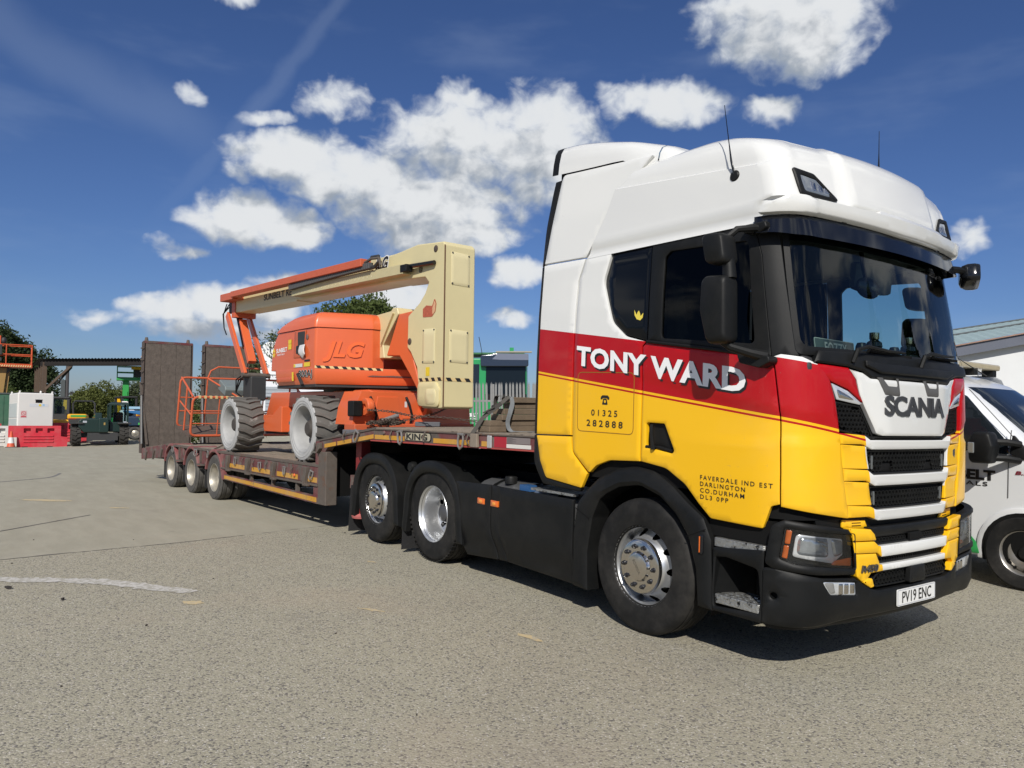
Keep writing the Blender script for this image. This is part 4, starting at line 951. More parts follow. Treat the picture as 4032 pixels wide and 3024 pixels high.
crn = [(-.05,.028),(-.045,-.01),(-.02,-.036),(.02,-.036),(.045,-.01),(.05,.028),(.022,-.004),(.012,.020),(0,.034),(-.012,.020),(-.022,-.004)]
cf_ = side_txt(-.063, 2.392, -.3)
panel('crown_sticker', crn, lambda a, b, l: cf_(a, b, l-.010), pm('gold_sticker', (.75,.60,.08), .4), truck, .03, .001, bev=0)
# ---------------------------------------------------------------- things standing on the dashboard
dp_ = thing('name_plate', 'dark reflective plate reading FOZZY on the dashboard behind the windscreen', 'name plate', T3(1.20, -.63, 2.12) @ RZ(.05) @ RY(-.12))
MB().prism(rpoly([(-.26,-.055),(.26,-.055),(.26,.055),(-.26,.055)], .012), -.003, .003, 'yz').build('plate_base', pm('plate_grey', (.10,.12,.115), .35), dp_)
rim_ = rpoly([(-.26,-.055),(.26,-.055),(.26,.055),(-.26,.055)], .012)
panel('plate_border', rim_, lambda a, b, l: Vector((.004+l, a, b)), pm('pale_edge', (.5,.5,.48), .4), dp_, .05, .002, bev=0, holes=[[tuple(p) for p in inset(rim_, .005)]])
lettering('plate_lettering', 'FOZZY', lambda x, y, l: Vector((.004+l, x+.01, y-.040)), pm('plate_letter', (.62,.60,.58), .4), dp_, .105, .29, bold=.012, anchor='c', lift=.001)
for k, (y, s_) in enumerate(((-.11, 1.05), (.37, 1.05))):
    bo = thing('scent_bottle', ['round dark scent bottle on a square block beside the name plate', 'round dark scent bottle on a square block nearer the far windscreen edge'][k], 'bottle', T3(1.19, y, 2.062), 'scent bottles on the dashboard')
    BX('block', pm('smoked_block', (.06,.07,.07), .2), bo, -.05, .05, -.06, .06, 0, .07*s_, .006)
    MB().lathe([(.0,.07*s_),(.04,.072*s_),(.055,.10*s_),(.05,.128*s_),(.03,.142*s_),(.026,.148*s_)], 18, 'z').build('bottle_body', pm('bottle_dark', (.015,.018,.018), .08, coat=1), bo)
    MB().lathe([(.030,.148*s_),(.033,.155*s_),(.033,.195*s_),(.0,.2*s_)], 18, 'z').build('bottle_cap', CHROME, bo)
for k, (y, h) in enumerate(((-.28, .12), (.17, .12))):
    cn = thing('spray_can', ['short black can between the name plate and the first scent bottle', 'tapered black can between the two scent bottles'][k], 'can', T3(1.19, y, 2.062))
    MB().lathe([(0,0),(.042,0),(.045,.02),(.038,h*.8),(.028,h),(0,h+.004)], 16, 'z').build('can_body', pm('can_black', (.02,.02,.022), .35), cn)
    MB().lathe([(.040,h*.30),(.041,h*.6)], 16, 'z').build('can_band', pm('can_grey', (.07,.07,.07), .4), cn)
# ================================================================ low loader trailer (local frame: x forward from the king pin)
MTR = T3(-3.5, 0, 0) @ RZ(math.radians(3)) @ RY(-.014) @ RX(.012)
trl = thing('low_loader_trailer', 'worn maroon step-frame low loader trailer with upright timber ramps at its tail', 'trailer', MTR)
DECKW = pm('deck_planks', (.25,.205,.155), .85, var=.5, vs=9, bump=.5, bs=30, wear=(.10,.08,.065), wa=.45, ws=3)
YO = 1.25
# frame
MB().prism([(2.30,1.26),(2.30,1.395),(-.82,1.395),(-2.42,1.185),(-2.42,1.0),(-2.20,1.0),(-2.05,1.13),(-.92,1.26)], -YO, -YO+.10).build('gooseneck_side_beam', MAROON, trl, .008)
MB().prism([(2.30,1.26),(2.30,1.395),(-.82,1.395),(-2.42,1.185),(-2.42,1.0),(-2.20,1.0),(-2.05,1.13),(-.92,1.26)], YO-.10, YO).build('gooseneck_side_beam', MAROON, trl, .008)
MB().prism([(2.30,1.20),(2.30,1.36),(-.82,1.36),(-2.30,1.16),(-2.30,.70),(-1.95,.95),(-.85,1.20)], -.55, .55).build('gooseneck_spine', DARK, trl)
MB().prism([(2.28,1.30),(2.28,1.345),(-.83,1.345),(-2.40,1.14),(-2.40,1.08),(-.83,1.30)], -YO+.10, YO-.10).build('gooseneck_floor_plate', DARK, trl)
def gstrip(x0, x1, za, zb, mat, nm, out=.003):
    """flat strip following the neck's side"""
    tab = [(-2.42,-.205),(-.82,0.),(2.3,0.)]
    return MB().prism([(x0,za+lerp_tab(tab,x0)),(x1,za+lerp_tab(tab,x1)),(x1,zb+lerp_tab(tab,x1)),(x0,zb+lerp_tab(tab,x0))], -YO-out, -YO).build(nm, mat, trl)
for (a, b) in ((-2.15,-1.82),(-1.78,-1.40),(-1.36,-.84)): gstrip(a, b, 1.282, 1.332, YELLOWT, 'reflective_tape')
gstrip(-.81, -.14, 1.275, 1.325, YELLOWT, 'reflective_tape'); gstrip(.45, 1.15, 1.275, 1.325, YELLOWT, 'reflective_tape'); gstrip(1.30, 1.40, 1.275, 1.325, YELLOWT, 'reflective_tape')
gstrip(-2.3, -.82, 1.385, 1.398, RUST, 'edge_rubbing_strip', .012); gstrip(-.82, 2.3, 1.385, 1.398, RUST, 'edge_rubbing_strip', .012)
gstrip(-.9, 2.3, 1.258, 1.272, pm('faded_red', (.36,.06,.05), .6, var=.2, vs=10), 'lower_flange', .01)
# planks on the neck
n = 12; pw = (2*YO-.03)/n
me_g = MB().box(-1.56, 1.56, -pw/2+.005, pw/2-.005, -.03, .012).mesh('deck_plank', DECKW)
for k in range(n): link('deck_plank', me_g, trl, loc=(.74, -YO+.015+pw*(k+.5), 1.398+R.uniform(-.003,.004)))
MB().prism([(-.83,1.40),(-2.38,1.196),(-2.38,1.21),(-.83,1.414)], -YO+.01, YO-.01).build('slope_plate', pm('chequer_plate', (.13,.115,.10), .6, .3, var=.4, vs=15, bump=.6, bs=80), trl)
# step down to the main deck
for sg in (1, -1):
    y0, y1 = (-YO-.004, -YO+.16) if sg > 0 else (YO-.16, YO+.004)
    BX('step_column', RUST, trl, -2.33, -2.09, y0, y1, .35, 1.06, .01)
    BX('step_column_face', MAROON, trl, -2.42, -2.335, y0+.003, y1, .86, 1.17, .006)
BX('step_wall', DARK, trl, -2.36, -2.20, -1.08, 1.08, .45, 1.15)
# main bed
for sg in (1, -1):
    y0, y1 = (-YO, -YO+.06) if sg > 0 else (YO-.06, YO)
    BX('bed_side_rail', MAROON, trl, -6.10, -2.33, y0, y1, .615, .84, .006)
    BX('bed_edge', RUST, trl, -9.50, -2.33, y0-.006*sg, y1, .842, .880, .005)
    BX('bed_ledge', RUST, trl, -6.12, -2.33, y0-.02*sg if sg > 0 else y0, y1 if sg > 0 else y1+.02, .585, .613, .004)
    gy0, gy1 = (-YO-.004, -YO+.05) if sg > 0 else (YO-.05, YO+.004)
    MB().prism([(-5.99,.405),(-2.335,.35),(-2.335,.452),(-5.99,.495)], gy0, gy1).build('side_guard', MAROON, trl, .005)
    if sg > 0: MB().prism([(-5.97,.424),(-2.36,.372),(-2.36,.436),(-5.97,.48)], gy0-.003, gy0).build('reflective_tape', YELLOWT, trl)
    for x in (-4.80, -3.91, -3.04): BX('guard_post', RUST, trl, x-.03, x+.03, gy0+.01, gy1, .46 if x < -3.5 else .44, .586)
    BX('guard_post', MAROON, trl, -2.47, -2.335, gy0+.006, gy1, .453, .586)
for y in (-.45, .45): BX('bed_beam', DARK, trl, -9.4, -2.25, y-.1, y+.1, .45, .82)
for k in range(12): BX('cross_bearer', DARK, trl, -9.0+k*.6, -8.92+k*.6, -1.18, 1.18, .70, .82)
for (a, b) in ((-5.72,-4.98),(-4.72,-3.98),(-3.72,-2.98),(-2.68,-2.36)): BX('reflective_tape', YELLOWT, trl, a, b, -YO-.003, -YO, .632, .70)
pw = (2*YO-.13)/n
me_b = [MB().box(-L/2, L/2, -pw/2+.005, pw/2-.005, -.05, 0).mesh('deck_plank', DECKW) for L in (3.5, 3.6)]
for k in range(n):
    link('deck_plank', me_b[0], trl, loc=(-4.12, -YO+.065+pw*(k+.5), .874+R.uniform(-.004,.004)))
    link('deck_plank', me_b[1], trl, loc=(-7.68, -YO+.065+pw*(k+.5), .874+R.uniform(-.004,.004)))
# beaver tail
MB().prism([(-9.5,.60),(-9.5,.87),(-11.45,.70),(-11.45,.46)], -YO, -YO+.08).build('tail_side_beam', MAROON, trl, .006); MB().prism([(-9.5,.60),(-9.5,.87),(-11.45,.70),(-11.45,.46)], YO-.08, YO).build('tail_side_beam', MAROON, trl, .006)
MB().prism([(-9.5,.55),(-9.5,.80),(-11.4,.66),(-11.4,.50)], -YO+.08, YO-.08).build('tail_frame', DARK, trl)
me_t = MB().box(-.97, .97, -pw/2+.006, pw/2-.006, -.045, 0).mesh('deck_plank', DECKW)
for k in range(n): link('deck_plank', me_t, trl, mtx=T3(-10.47, -YO+.065+pw*(k+.5), .80) @ RY(-math.atan(.17/1.95)))
for k in range(3):
    x = -9.85-k*.6; zz = .735-.087*(x+9.5)*-1
    MB().bar((x,-YO-.012,zz-.13),(x+.10,-YO-.012,zz+.06),.03,.06,(1,0,0)).build('tail_cleat', RUST, trl)
# ramps standing upright at the tail
def ramp(sg):
    y0 = -1.21 if sg > 0 else .14
    rp = BX('ramp_frame', pm('ramp_steel', (.075,.055,.045), .7, var=.4, vs=9, wear=(.14,.03,.03), wa=.42, ws=5), trl, -11.72, -11.66, y0, y0+1.07, .60, 3.10)
    me_r = MB().box(-.012, .028, -.165, .165, -1.22, 1.22).mesh('ramp_board', pm('ramp_timber', (.105,.085,.070), .9, var=.55, vs=11, bump=.6, bs=25, wear=(.20,.17,.14), wa=.36, ws=3))
    for k in range(3): link('ramp_board', me_r, rp, loc=(-11.655+.004*k, y0+.20+.335*k, 1.88))
    for yy in (y0-.012, y0+1.058):
        BX('ramp_edge', MATS['ramp_steel'], rp, -11.80, -11.62, yy, yy+.024, .58, 3.14, .004)
    for k in range(9):
        MB().box(-11.70,-11.60,y0-.06,y0-.012,.85+k*.265,.875+k*.265).build('ramp_rung', RUST, rp)
    BX('ramp_top', MAROON, rp, -11.76, -11.62, y0, y0+1.07, 3.10, 3.16, .006)
    for yy in (y0+.06, y0+.98): MB().cyl((-11.69,yy,3.16),(-11.69,yy,3.24),.045,.03,10).build('ramp_lug', RUST, rp)
    MB().cyl((-11.55,y0-.02,.80),(-11.63,y0-.03,1.9),.022,None,8).build('ramp_strut', GALV, rp)
    MB().bar((-11.60,y0+.10,.78),(-11.66,y0-.05,2.2),.05,.03,(1,0,0)).build('ramp_link', RUST, rp)
ramp(1); ramp(-1)
# wheels, mudguards
def trailer_wheel(x, sg):
    M_ = T3(x, -1.13*sg, .40) if sg > 0 else T3(x, 1.13, .40) @ RZ(PI)
    w = link('wheel', TW, trl, mtx=M_)
    link('inner_tyre', TW, w, loc=(0,.27,0)); link('rim', TR_, w); link('hub', TH, w); link('wheel_nuts', TN, w)
TW = MB().lathe(tyre_prof(.40, .118, .235, 3, .010), 40).mesh('wheel', RUBD, 30)
DRIM = pm('dirty_rim', (.42,.39,.33), .45, .5, var=.35, vs=9, wear=(.20,.16,.12), wa=.45, ws=7)
TR_ = MB().lathe([(.236,-.095),(.246,-.112),(.25,-.108),(.242,-.095),(.228,-.07),(.218,0),(.213,.05),(.20,.075),(.12,.085),(0,.085)], 36).mesh('rim', DRIM)
TH = MB().lathe([(0,-.02),(.05,-.02),(.075,.0),(.08,.08)], 20).mesh('hub', RUST)
hn = MB()
for k in range(10): a = 2*PI*k/10; hn.cyl((.14*math.cos(a),.085,.14*math.sin(a)),(.14*math.cos(a),.055,.14*math.sin(a)),.014,None,6)
TN = hn.mesh('wheel_nuts', RUST)
for x in (-9.15, -7.84, -6.53):
    for sg in (1, -1): trailer_wheel(x, sg)
    MB().cyl((x,-1.0,.40),(x,1.0,.40),.07,None,10).build('axle', DARK, trl)
    for sg in (1, -1):
        a = [(x+.47*math.cos(t)-.01, .40+.50*math.sin(t)) for t in [PI*(.10+.82*k/14) for k in range(15)]]; b = [(x+.425*math.cos(t)-.01, .40+.455*math.sin(t)) for t in [PI*(.92-.82*k/14) for k in range(15)]]
        y0, y1 = (-YO-.01, -YO+.05) if sg > 0 else (YO-.05, YO+.01)
        mg_ = MB().prism(a+b, y0, y1).build('mudguard', pm('faded_mudguard', (.20,.055,.055), .6, var=.25, vs=5, wear=(.15,.12,.10), wa=.42, ws=5, dust=.4), trl, .008)
        yy = (-YO, -.80) if sg > 0 else (.80, YO)
        MB().loft([[Vector((p[0], yy[0], p[1]-.004)) for p in a], [Vector((p[0], yy[1], p[1]-.004)) for p in a]], closed=False, caps=False).build('mudguard_top', MATS['faded_mudguard'], mg_)
        BX('mud_flap', MATS['flap_rubber'], trl, x-.50, x-.485, (-1.24 if sg > 0 else .82), (-.82 if sg > 0 else 1.24), .18, .52)
for x in (-8.50, -7.19):
    BX('mudguard_bridge', MAROON, trl, x-.17, x+.17, -YO+.005, -YO+.05, .60, .86, .006); BX('bridge_ledge', RUST, trl, x-.16, x+.16, -YO-.05, -YO+.004, .575, .60)
    MB().bar((x-.05,-YO-.006,.64),(x-.03,-YO-.006,.84),.03,.05,(1,0,0)).build('lashing_post', RUST, trl)
MB().prism([(-6.12,.62),(-6.02,.84),(-6.20,.84),(-6.22,.62),(-6.10,.40),(-5.99,.40),(-5.99,.62)], -YO-.002, -YO+.05).build('guard_front_plate', MATS['faded_mudguard'], trl, .006)
# lashing posts and shackles along the near side
for x in (-5.74, -4.84, -3.80, -2.66):
    pz = MB().prism([(x-.05,.83),(x+.06,.83),(x+.06,.74),(x+.02,.66),(x+.02,.60),(x+.10,.60),(x+.10,.57),(x-.06,.57),(x-.06,.70)], -YO-.055, -YO-.003).build('lashing_post', RUST, trl, .006)
for x in (-2.26, -1.98): MB().prism([(x-.04,1.165),(x+.05,1.175),(x+.05,1.10),(x-.04,1.03)], -YO-.05, -YO-.003).build('lashing_post', RUST, trl, .006) if x < -2 else None
for x in (1.22,): MB().prism([(x-.055,1.395),(x+.05,1.395),(x+.06,1.262),(x-.055,1.262)], -YO-.045, -YO-.013).build('lashing_post', pm('dirty_cream_steel', (.22,.18,.14), .7, var=.3, vs=9), trl, .006)
shk = MB(); shk.tube([(-.028,0,.05),(-.036,-.004,.0),(-.030,-.006,-.05),(0,-.008,-.072),(.030,-.006,-.05),(.036,-.004,0),(.028,0,.05)], .0095, 7).cyl((-.042,0,.045),(.042,0,.045),.011,None,8)
SHK = shk.mesh('shackle', pm('galvanised_shackle', (.30,.28,.26), .45, .6, var=.3, vs=20))
for x, z in ((-5.42,.76),(-4.35,.745),(-3.41,.735),(-2.50,.735),(-8.95,.80),(-7.5,.80),(-6.8,.80)): link('shackle', SHK, trl, loc=(x, -YO-.02, z), rot=(0,R.uniform(-.4,.5),R.uniform(-.3,.5)))
for x, z in ((-1.24,1.30),(-.20,1.325),(.98,1.325)): link('shackle', SHK, trl, mtx=T3(x, -YO-.022, z) @ RY(R.uniform(-.3,.5)) @ Matrix.Scale(1.25, 4))
hk = MB().tube([(0,0,.05),(.004,-.02,.02),(-.01,-.03,-.02),(.012,-.03,-.06)], .008, 6).mesh('rope_hook', RUST)
for x, z in ((-1.55,1.30),(-.40,1.33),(.30,1.34),(1.10,1.34),(1.16,1.33),(-5.1,.77),(-4.1,.76),(-3.15,.75),(-4.62,.76)): link('rope_hook', hk, trl, loc=(x, -YO-.008, z), rot=(0,R.uniform(-.3,.3),0))
link('side_marker', MB().lathe([(0,-.02),(.018,-.018),(.026,0)], 10).mesh('side_marker', AMBER), trl, loc=(-3.07, -YO-.01, .685))
link('side_marker', MB().lathe([(0,-.02),(.018,-.018),(.026,0)], 10).mesh('side_marker', MAROON), trl, loc=(-.58, -YO-.004, 1.355))
# maker's plate, marker lamp, data sticker
kp = MB().prism(rpoly([(-.12,1.283),(.41,1.283),(.41,1.376),(-.12,1.376)], .04), -YO-.008, -YO).build('maker_plate', BLACKL, trl)
MB().prism(rpoly([(-.11,1.289),(.40,1.289),(.40,1.370),(-.11,1.370)], .036), -YO-.0095, -YO-.008).build('plate_face', pm('plate_cream', (.40,.36,.26), .5, var=.2, vs=20), kp)
lettering('plate_lettering', 'KING', lambda x, y, l: Vector((-.085+x, -YO-.010-l, 1.297+y)), BLACKL, kp, .092, .43, bold=.035, lift=.001)
BX('marker_lamp', pm('grey_lamp', (.45,.45,.45), .2, .3, coat=1), trl, 1.405, 1.475, -YO-.022, -YO-.003, 1.262, 1.385, .01)
stx = BX('data_sticker', pm('dull_sticker', (.20,.17,.165), .5), trl, 1.69, 2.03, -YO-.003, -YO, 1.318, 1.378)
BX('sticker_white', pm('sticker_white', (.62,.60,.56), .5), stx, 1.69, 2.04, -YO-.004, -YO, 1.276, 1.312)
for k in range(5): BX('sticker_print', pm('faded_print', (.08,.07,.07), .6), stx, 1.70+.0*k, 1.78+.05*(k % 2), -YO-.0045, -YO-.003, 1.365-.010*k, 1.368-.010*k)
MB().prism([(1.5,1.275),(1.69,1.275),(1.69,1.378),(1.5,1.378)], -YO-.0025, -YO).build('fresh_red_patch', pm('bright_red', (.36,.015,.03), .35), trl)
# landing legs
for sg in (1, -1):
    lg = BX('landing_leg', pm('red_leg', (.20,.018,.02), .5, var=.3, vs=6), trl, -1.62, -1.48, -1.0*sg-.07, -1.0*sg+.07, .30, 1.25, .01)
    MB().lathe([(0,.24),(.13,.24),(.14,.27),(.05,.32),(.05,.36)], 14, 'z', (-1.55,-1.0*sg,0)).build('leg_foot', pm('pale_red', (.42,.12,.11), .6, var=.2, vs=8), lg)
# ================================================================ timbers and strap on the neck
def on_trl(x, y, z, rz=0.): return MTR @ T3(x, y, z) @ RZ(rz)
TIM = pm('sawn_timber', (.155,.115,.078), .85, var=.45, vs=7, bump=.4, bs=40)
tl = ['bottom timber of the strapped stack on the trailer neck', 'second timber up in the strapped stack on the trailer neck', 'third timber up in the stack, set back from the two below', 'fourth timber up in the stack on the trailer neck', 'fifth timber up in the stack, shorter than those below', 'topmost rough timber of the stack beside the cab fairing']
lay = [(-1.19,.9),(-1.18,.95),(-1.04,.9),(-1.00,.85),(-.86,.8),(-.90,.8)]
for k, (ya, yb) in enumerate(lay):
    h = .057; rz = R.uniform(-.02,.02)
    o = MB().box(-.095,.095,(ya-yb)/2,(yb-ya)/2,0,h).build('timber_beam', TIM, None, .006); o.matrix_world = on_trl(1.24+R.uniform(-.01,.01), (ya+yb)/2, 1.412+k*.0585, rz)
    tag(o, tl[k], 'timber', 'timbers stacked on the trailer neck')
STR = pm('grey_webbing', (.20,.215,.225), .85, var=.25, vs=40); STD = pm('dirty_webbing', (.075,.068,.058), .9, var=.3, vs=30)
def ribbon(pts, w, side, t=.004):
    pts = spline(pts, 6); m = MB(); s = Vector(side).normalized(); L = []; N = len(pts); nrm = []
    for i, p in enumerate(pts):
        d = (pts[min(i+1,N-1)]-pts[max(i-1,0)]).normalized(); n_ = d.cross(s).normalized(); ss = n_.cross(d)
        L.append([p-ss*w/2-n_*t/2, p+ss*w/2-n_*t/2, p+ss*w/2+n_*t/2, p-ss*w/2+n_*t/2])
    return m.loft(L)
sp_ = thing('ratchet_strap', 'grey ratchet strap holding down the timber stack on the trailer neck', 'strap', on_trl(1.2, -1.2, 1.40))
inv = (MTR @ T3(1.2,-1.2,1.40)).inverted() @ MTR
def L3(p): return inv @ Vector(p)
ribbon([L3(p) for p in ((1.13,-1.27,1.36),(1.17,-1.24,1.43),(1.25,-1.19,1.56),(1.33,-1.09,1.66),(1.34,-.95,1.765))], .05, (1,.2,-.3)).build('webbing', STD, sp_)
ribbon([L3(p) for p in ((1.355,-.93,1.765),(1.375,-.93,1.70),(1.40,-.98,1.60),(1.39,-1.0,1.50),(1.40,-.97,1.43),(1.46,-.9,1.419),(1.62,-.72,1.419))], .05, (0,1,0)).build('webbing_tail', STR, sp_)
ribbon([L3(p) for p in ((1.33,-.95,1.768),(1.2,-.93,1.772),(1.1,-.92,1.76),(1.06,-.9,1.6),(1.05,-.9,1.42))], .05, (0,1,0)).build('webbing_top', STD, sp_)
rt = MB(); rt.m = inv; rt.bar((1.27,-1.16,1.60),(1.34,-1.05,1.70),.055,.035,(0,0,1)).bar((1.25,-1.2,1.60),(1.33,-1.12,1.66),.04,.012).cyl((1.31,-1.13,1.66),(1.31,-1.06,1.66),.02,None,8); rt.build('ratchet', pm('ratchet_steel', (.06,.055,.05), .6, .5), sp_)
# ================================================================ chains
def chain_mesh(pts, r=.017, w=.0048):
    pts = [Vector(p) for p in spline(pts, 10)]; m = MB(); acc = 0.; k = 0
    for a, b in zip(pts, pts[1:]):
        d = b-a; L = d.length
        if L < 1e-6: continue
        acc += L
        if acc < r*1.75: continue
        acc = 0; k += 1; u = d.normalized(); q = u.to_track_quat('X', 'Z').to_matrix().to_4x4()
        m.m = Matrix.Translation(a) @ q @ RX((PI/2)*(k % 2)+.4)
        m.tube([(r*1.5*math.cos(t), r*.85*math.sin(t), 0) for t in [2*PI*i/8 for i in range(8)]], w, 5, True)
    m.m = None; return m
CHN = pm('rusty_chain', (.085,.065,.05), .65, .4, var=.4, vs=30)
def chain(label, pts, r=.017):
    p0 = Vector(pts[0]); o = chain_mesh([Vector(p)-p0 for p in pts], r).build('lashing_chain', CHN); o.matrix_world = MTR @ Matrix.Translation(p0); tag(o, label, 'chain', 'chains lashing the boom lift to the trailer'); return o
chain('rusty lashing chain stretched from the orange front axle across the neck', [(-1.72,-.86,1.62),(-1.4,-.7,1.60),(-1.1,-.55,1.55),(-.6,-.35,1.53),(-.1,-.05,1.47),(.6,.35,1.42)])
pile = [(-1.66,-.72,1.43)]
for k in range(26): pile.append((-1.55+.20*math.cos(k*1.9)+R.uniform(-.05,.05), -.66+.16*math.sin(k*2.3)+R.uniform(-.05,.05), 1.425+.004*k*(1 if k < 16 else .3)+R.uniform(0,.02)))
chain('heaped slack of rusty chain lying on the neck below the front axle', pile, .019)
chain('rusty lashing chain running from the chain heap up to the far axle end', [(-1.5,-.62,1.47),(-1.3,-.45,1.50),(-1.2,-.15,1.58),(-1.5,.25,1.66)])
chain('short chain hooked to the deck edge beside the basket', [(-6.75,-1.18,.885),(-6.9,-1.05,.91),(-7.05,-.9,.95),(-7.1,-.75,1.0)])
o = MB().box(-.16,.16,-.05,.05,0,.06).build('rubber_chock', pm('chock_grey', (.10,.10,.11), .8, var=.2, vs=20), None, .01); o.matrix_world = on_trl(-1.05, -.35, 1.412, .9); tag(o, 'grey rubber chock lying on the neck below the cream tower', 'chock')
o = MB().box(-.13,.13,-.05,.05,0,.06).build('rubber_chock', MATS['chock_grey'], None, .01); o.matrix_world = on_trl(-1.75, -1.05, 1.30, .5); tag(o, 'grey rubber chock by the near front tyre at the top of the slope', 'chock')
# ================================================================ boom lift on the trailer (same local frame as the trailer)
def boomlift_wheel(parent, mtx):
    w = link('wheel', JW, parent, mtx=mtx); link('tyre_wall', JS, w); link('rim', JR, w); link('hub', JH, w); link('wheel_nuts', JN, w)
    for k in range(20): link('tread_lug', JL, w, rot=(0, 2*PI*k/20, 0))
    return w
JRUB = pm('grey_solid_tyre', (.115,.11,.10), .9, var=.3, vs=7, wear=(.27,.265,.25), wa=.42, ws=4)
JSIDE = pm('grey_tyre_wall', (.36,.36,.355), .9, var=.2, vs=5)
JW = MB().lathe([(.345,-.205),(.352,-.222),(.40,-.228),(.44,-.222),(.447,-.21),(.447,.21),(.44,.222),(.36,.222)], 44).mesh('wheel', JRUB, 40)
lg_ = MB()
for sgn in (-1, 1):
    # each lug: outer straight block, then an angled run to the centre line
    for (y0, a0, y1, a1) in ((.226,.16,.13,.12),(.13,.12,.0,.0)):
        v = []
        for (y, a) in ((y0, a0), (y1, a1)):
            for (da, r) in ((-.055,.440),(.055,.440),(.042,.478),(-.042,.478)):
                t = a+da; v.append((r*math.cos(t), y*sgn, r*math.sin(t)))
        lg_.add(v, [(0,3,2,1),(4,5,6,7),(0,1,5,4),(1,2,6,5),(2,3,7,6),(3,0,4,7)])
lg_.v = [(v[0], v[1], v[2]) for v in lg_.v]
JL = lg_.mesh('tread_lug', JRUB, 30)
JS = MB().lathe([(.348,-.222),(.354,-.232),(.385,-.2315),(.39,-.236),(.40,-.2365),(.405,-.2315),(.425,-.230),(.44,-.226),(.448,-.212)], 44).mesh('tyre_wall', JSIDE, 40)
JGREY = pm('pale_grey_rim', (.34,.34,.335), .6, var=.2, vs=8, wear=(.50,.50,.49), wa=.42, ws=6)
JR = MB().lathe([(.352,-.215),(.345,-.226),(.325,-.222),(.315,-.20),(.30,-.17),(.292,-.05),(.285,.0),(.27,-.005),(.24,-.02),(.17,-.02),(.16,-.02),(0,-.02)], 40).mesh('rim', JGREY)
JH = MB().lathe([(0,-.155),(.085,-.155),(.105,-.14),(.125,-.10),(.165,-.07),(.175,-.02)], 22).mesh('hub', pm('hub_dark', (.05,.042,.036), .7, var=.4, vs=20))
jn = MB()
for k in range(9): a = 2*PI*k/9; jn.cyl((.195*math.cos(a),-.02,.195*math.sin(a)),(.195*math.cos(a),-.055,.195*math.sin(a)),.016,None,6)
for k in range(7): a = 2*PI*k/7; jn.cyl((.07*math.cos(a),-.12,.07*math.sin(a)),(.07*math.cos(a),-.15,.07*math.sin(a)),.013,None,6)
JN = jn.mesh('wheel_nuts', RUST)
lift = thing('boom_lift', 'orange and cream articulated boom lift loaded on the low loader', 'boom lift', MTR)
for x in (-5.92, -2.95):
    boomlift_wheel(lift, T3(x, -.985, 1.345)); boomlift_wheel(lift, T3(x, .985, 1.345) @ RZ(PI))
JD = pm('dark_machine_grey', (.03,.03,.03), .6, var=.2, vs=10)
# chassis
MB().prism([(-6.0,1.25),(-5.62,1.90),(-2.2,1.90),(-2.0,1.86),(-1.92,1.50),(-2.2,1.25)], -.60, .60).build('chassis', ORANGE, lift, .02)
MB().prism([(-5.50,1.24),(-5.50,1.52),(-5.10,1.52),(-4.82,1.66),(-4.72,1.66),(-4.72,1.24)], -.78, -.601).build('chassis_wing', ORANGE, lift, .015)
MB().prism([(-5.9,1.20),(-5.9,1.45),(-3.6,1.45),(-3.6,1.20)], -.58, .58).build('belly_plate', JD, lift)
ab = MB().prism([(-.97,1.42),(-.93,1.66),(-.84,1.87),(-.70,1.87),(-.70,1.865),(.86,1.865),(.95,1.66),(.97,1.42)], -2.42, -1.93, 'yz').build('front_axle_box', ORANGE, lift, .02)
MB().prism([(-.66,1.42),(-.60,1.80),(-.28,1.80),(-.18,1.42)], -1.935, -1.915, 'yz').build('axle_cover', ORANGE, ab, .006)
for y in (-.72, -.16): MB().tube([(-1.90,y,1.80),(-1.86,y+.03,1.70),(-1.87,y+.08,1.55),(-1.92,y+.09,1.44)], .018, 8).build('hydraulic_hose', BLACK, ab)
MB().lathe([(.045,-.05),(.11,-.05),(.12,-.03),(.12,.03),(.11,.05),(.045,.05),(.045,-.05)], 18, 'y', (-1.83,-.80,1.66)).build('tie_down_lug', ORANGE, ab)
MB().lathe([(.045,-.05),(.11,-.05),(.12,-.03),(.12,.03),(.11,.05),(.045,.05),(.045,-.05)], 18, 'y', (-1.83,.12,1.64)).build('tie_down_lug', ORANGE, ab)
BX('steer_cylinder_guard', BLACK, ab, -1.98, -1.82, -1.02, -.87, 1.53, 1.74, .02)
MB().cyl((-1.90,-.95,1.40),(-1.90,.9,1.40),.035,None,10).build('steer_cylinder', CHROME, ab)
MB().cyl((-1.88,-.55,1.47),(-1.88,-.30,1.55),.03,None,10).build('tilt_cylinder', GALV, ab)
BX('axle_beam', ORANGEW, ab, -2.1, -1.80, -1.0, .95, 1.30, 1.43, .015)
for y in (-.70, -.12): BX('warning_label', pm('label_white', (.62,.60,.58), .5), ab, -1.935, -1.928, y-.045, y-.005, 1.66, 1.74)
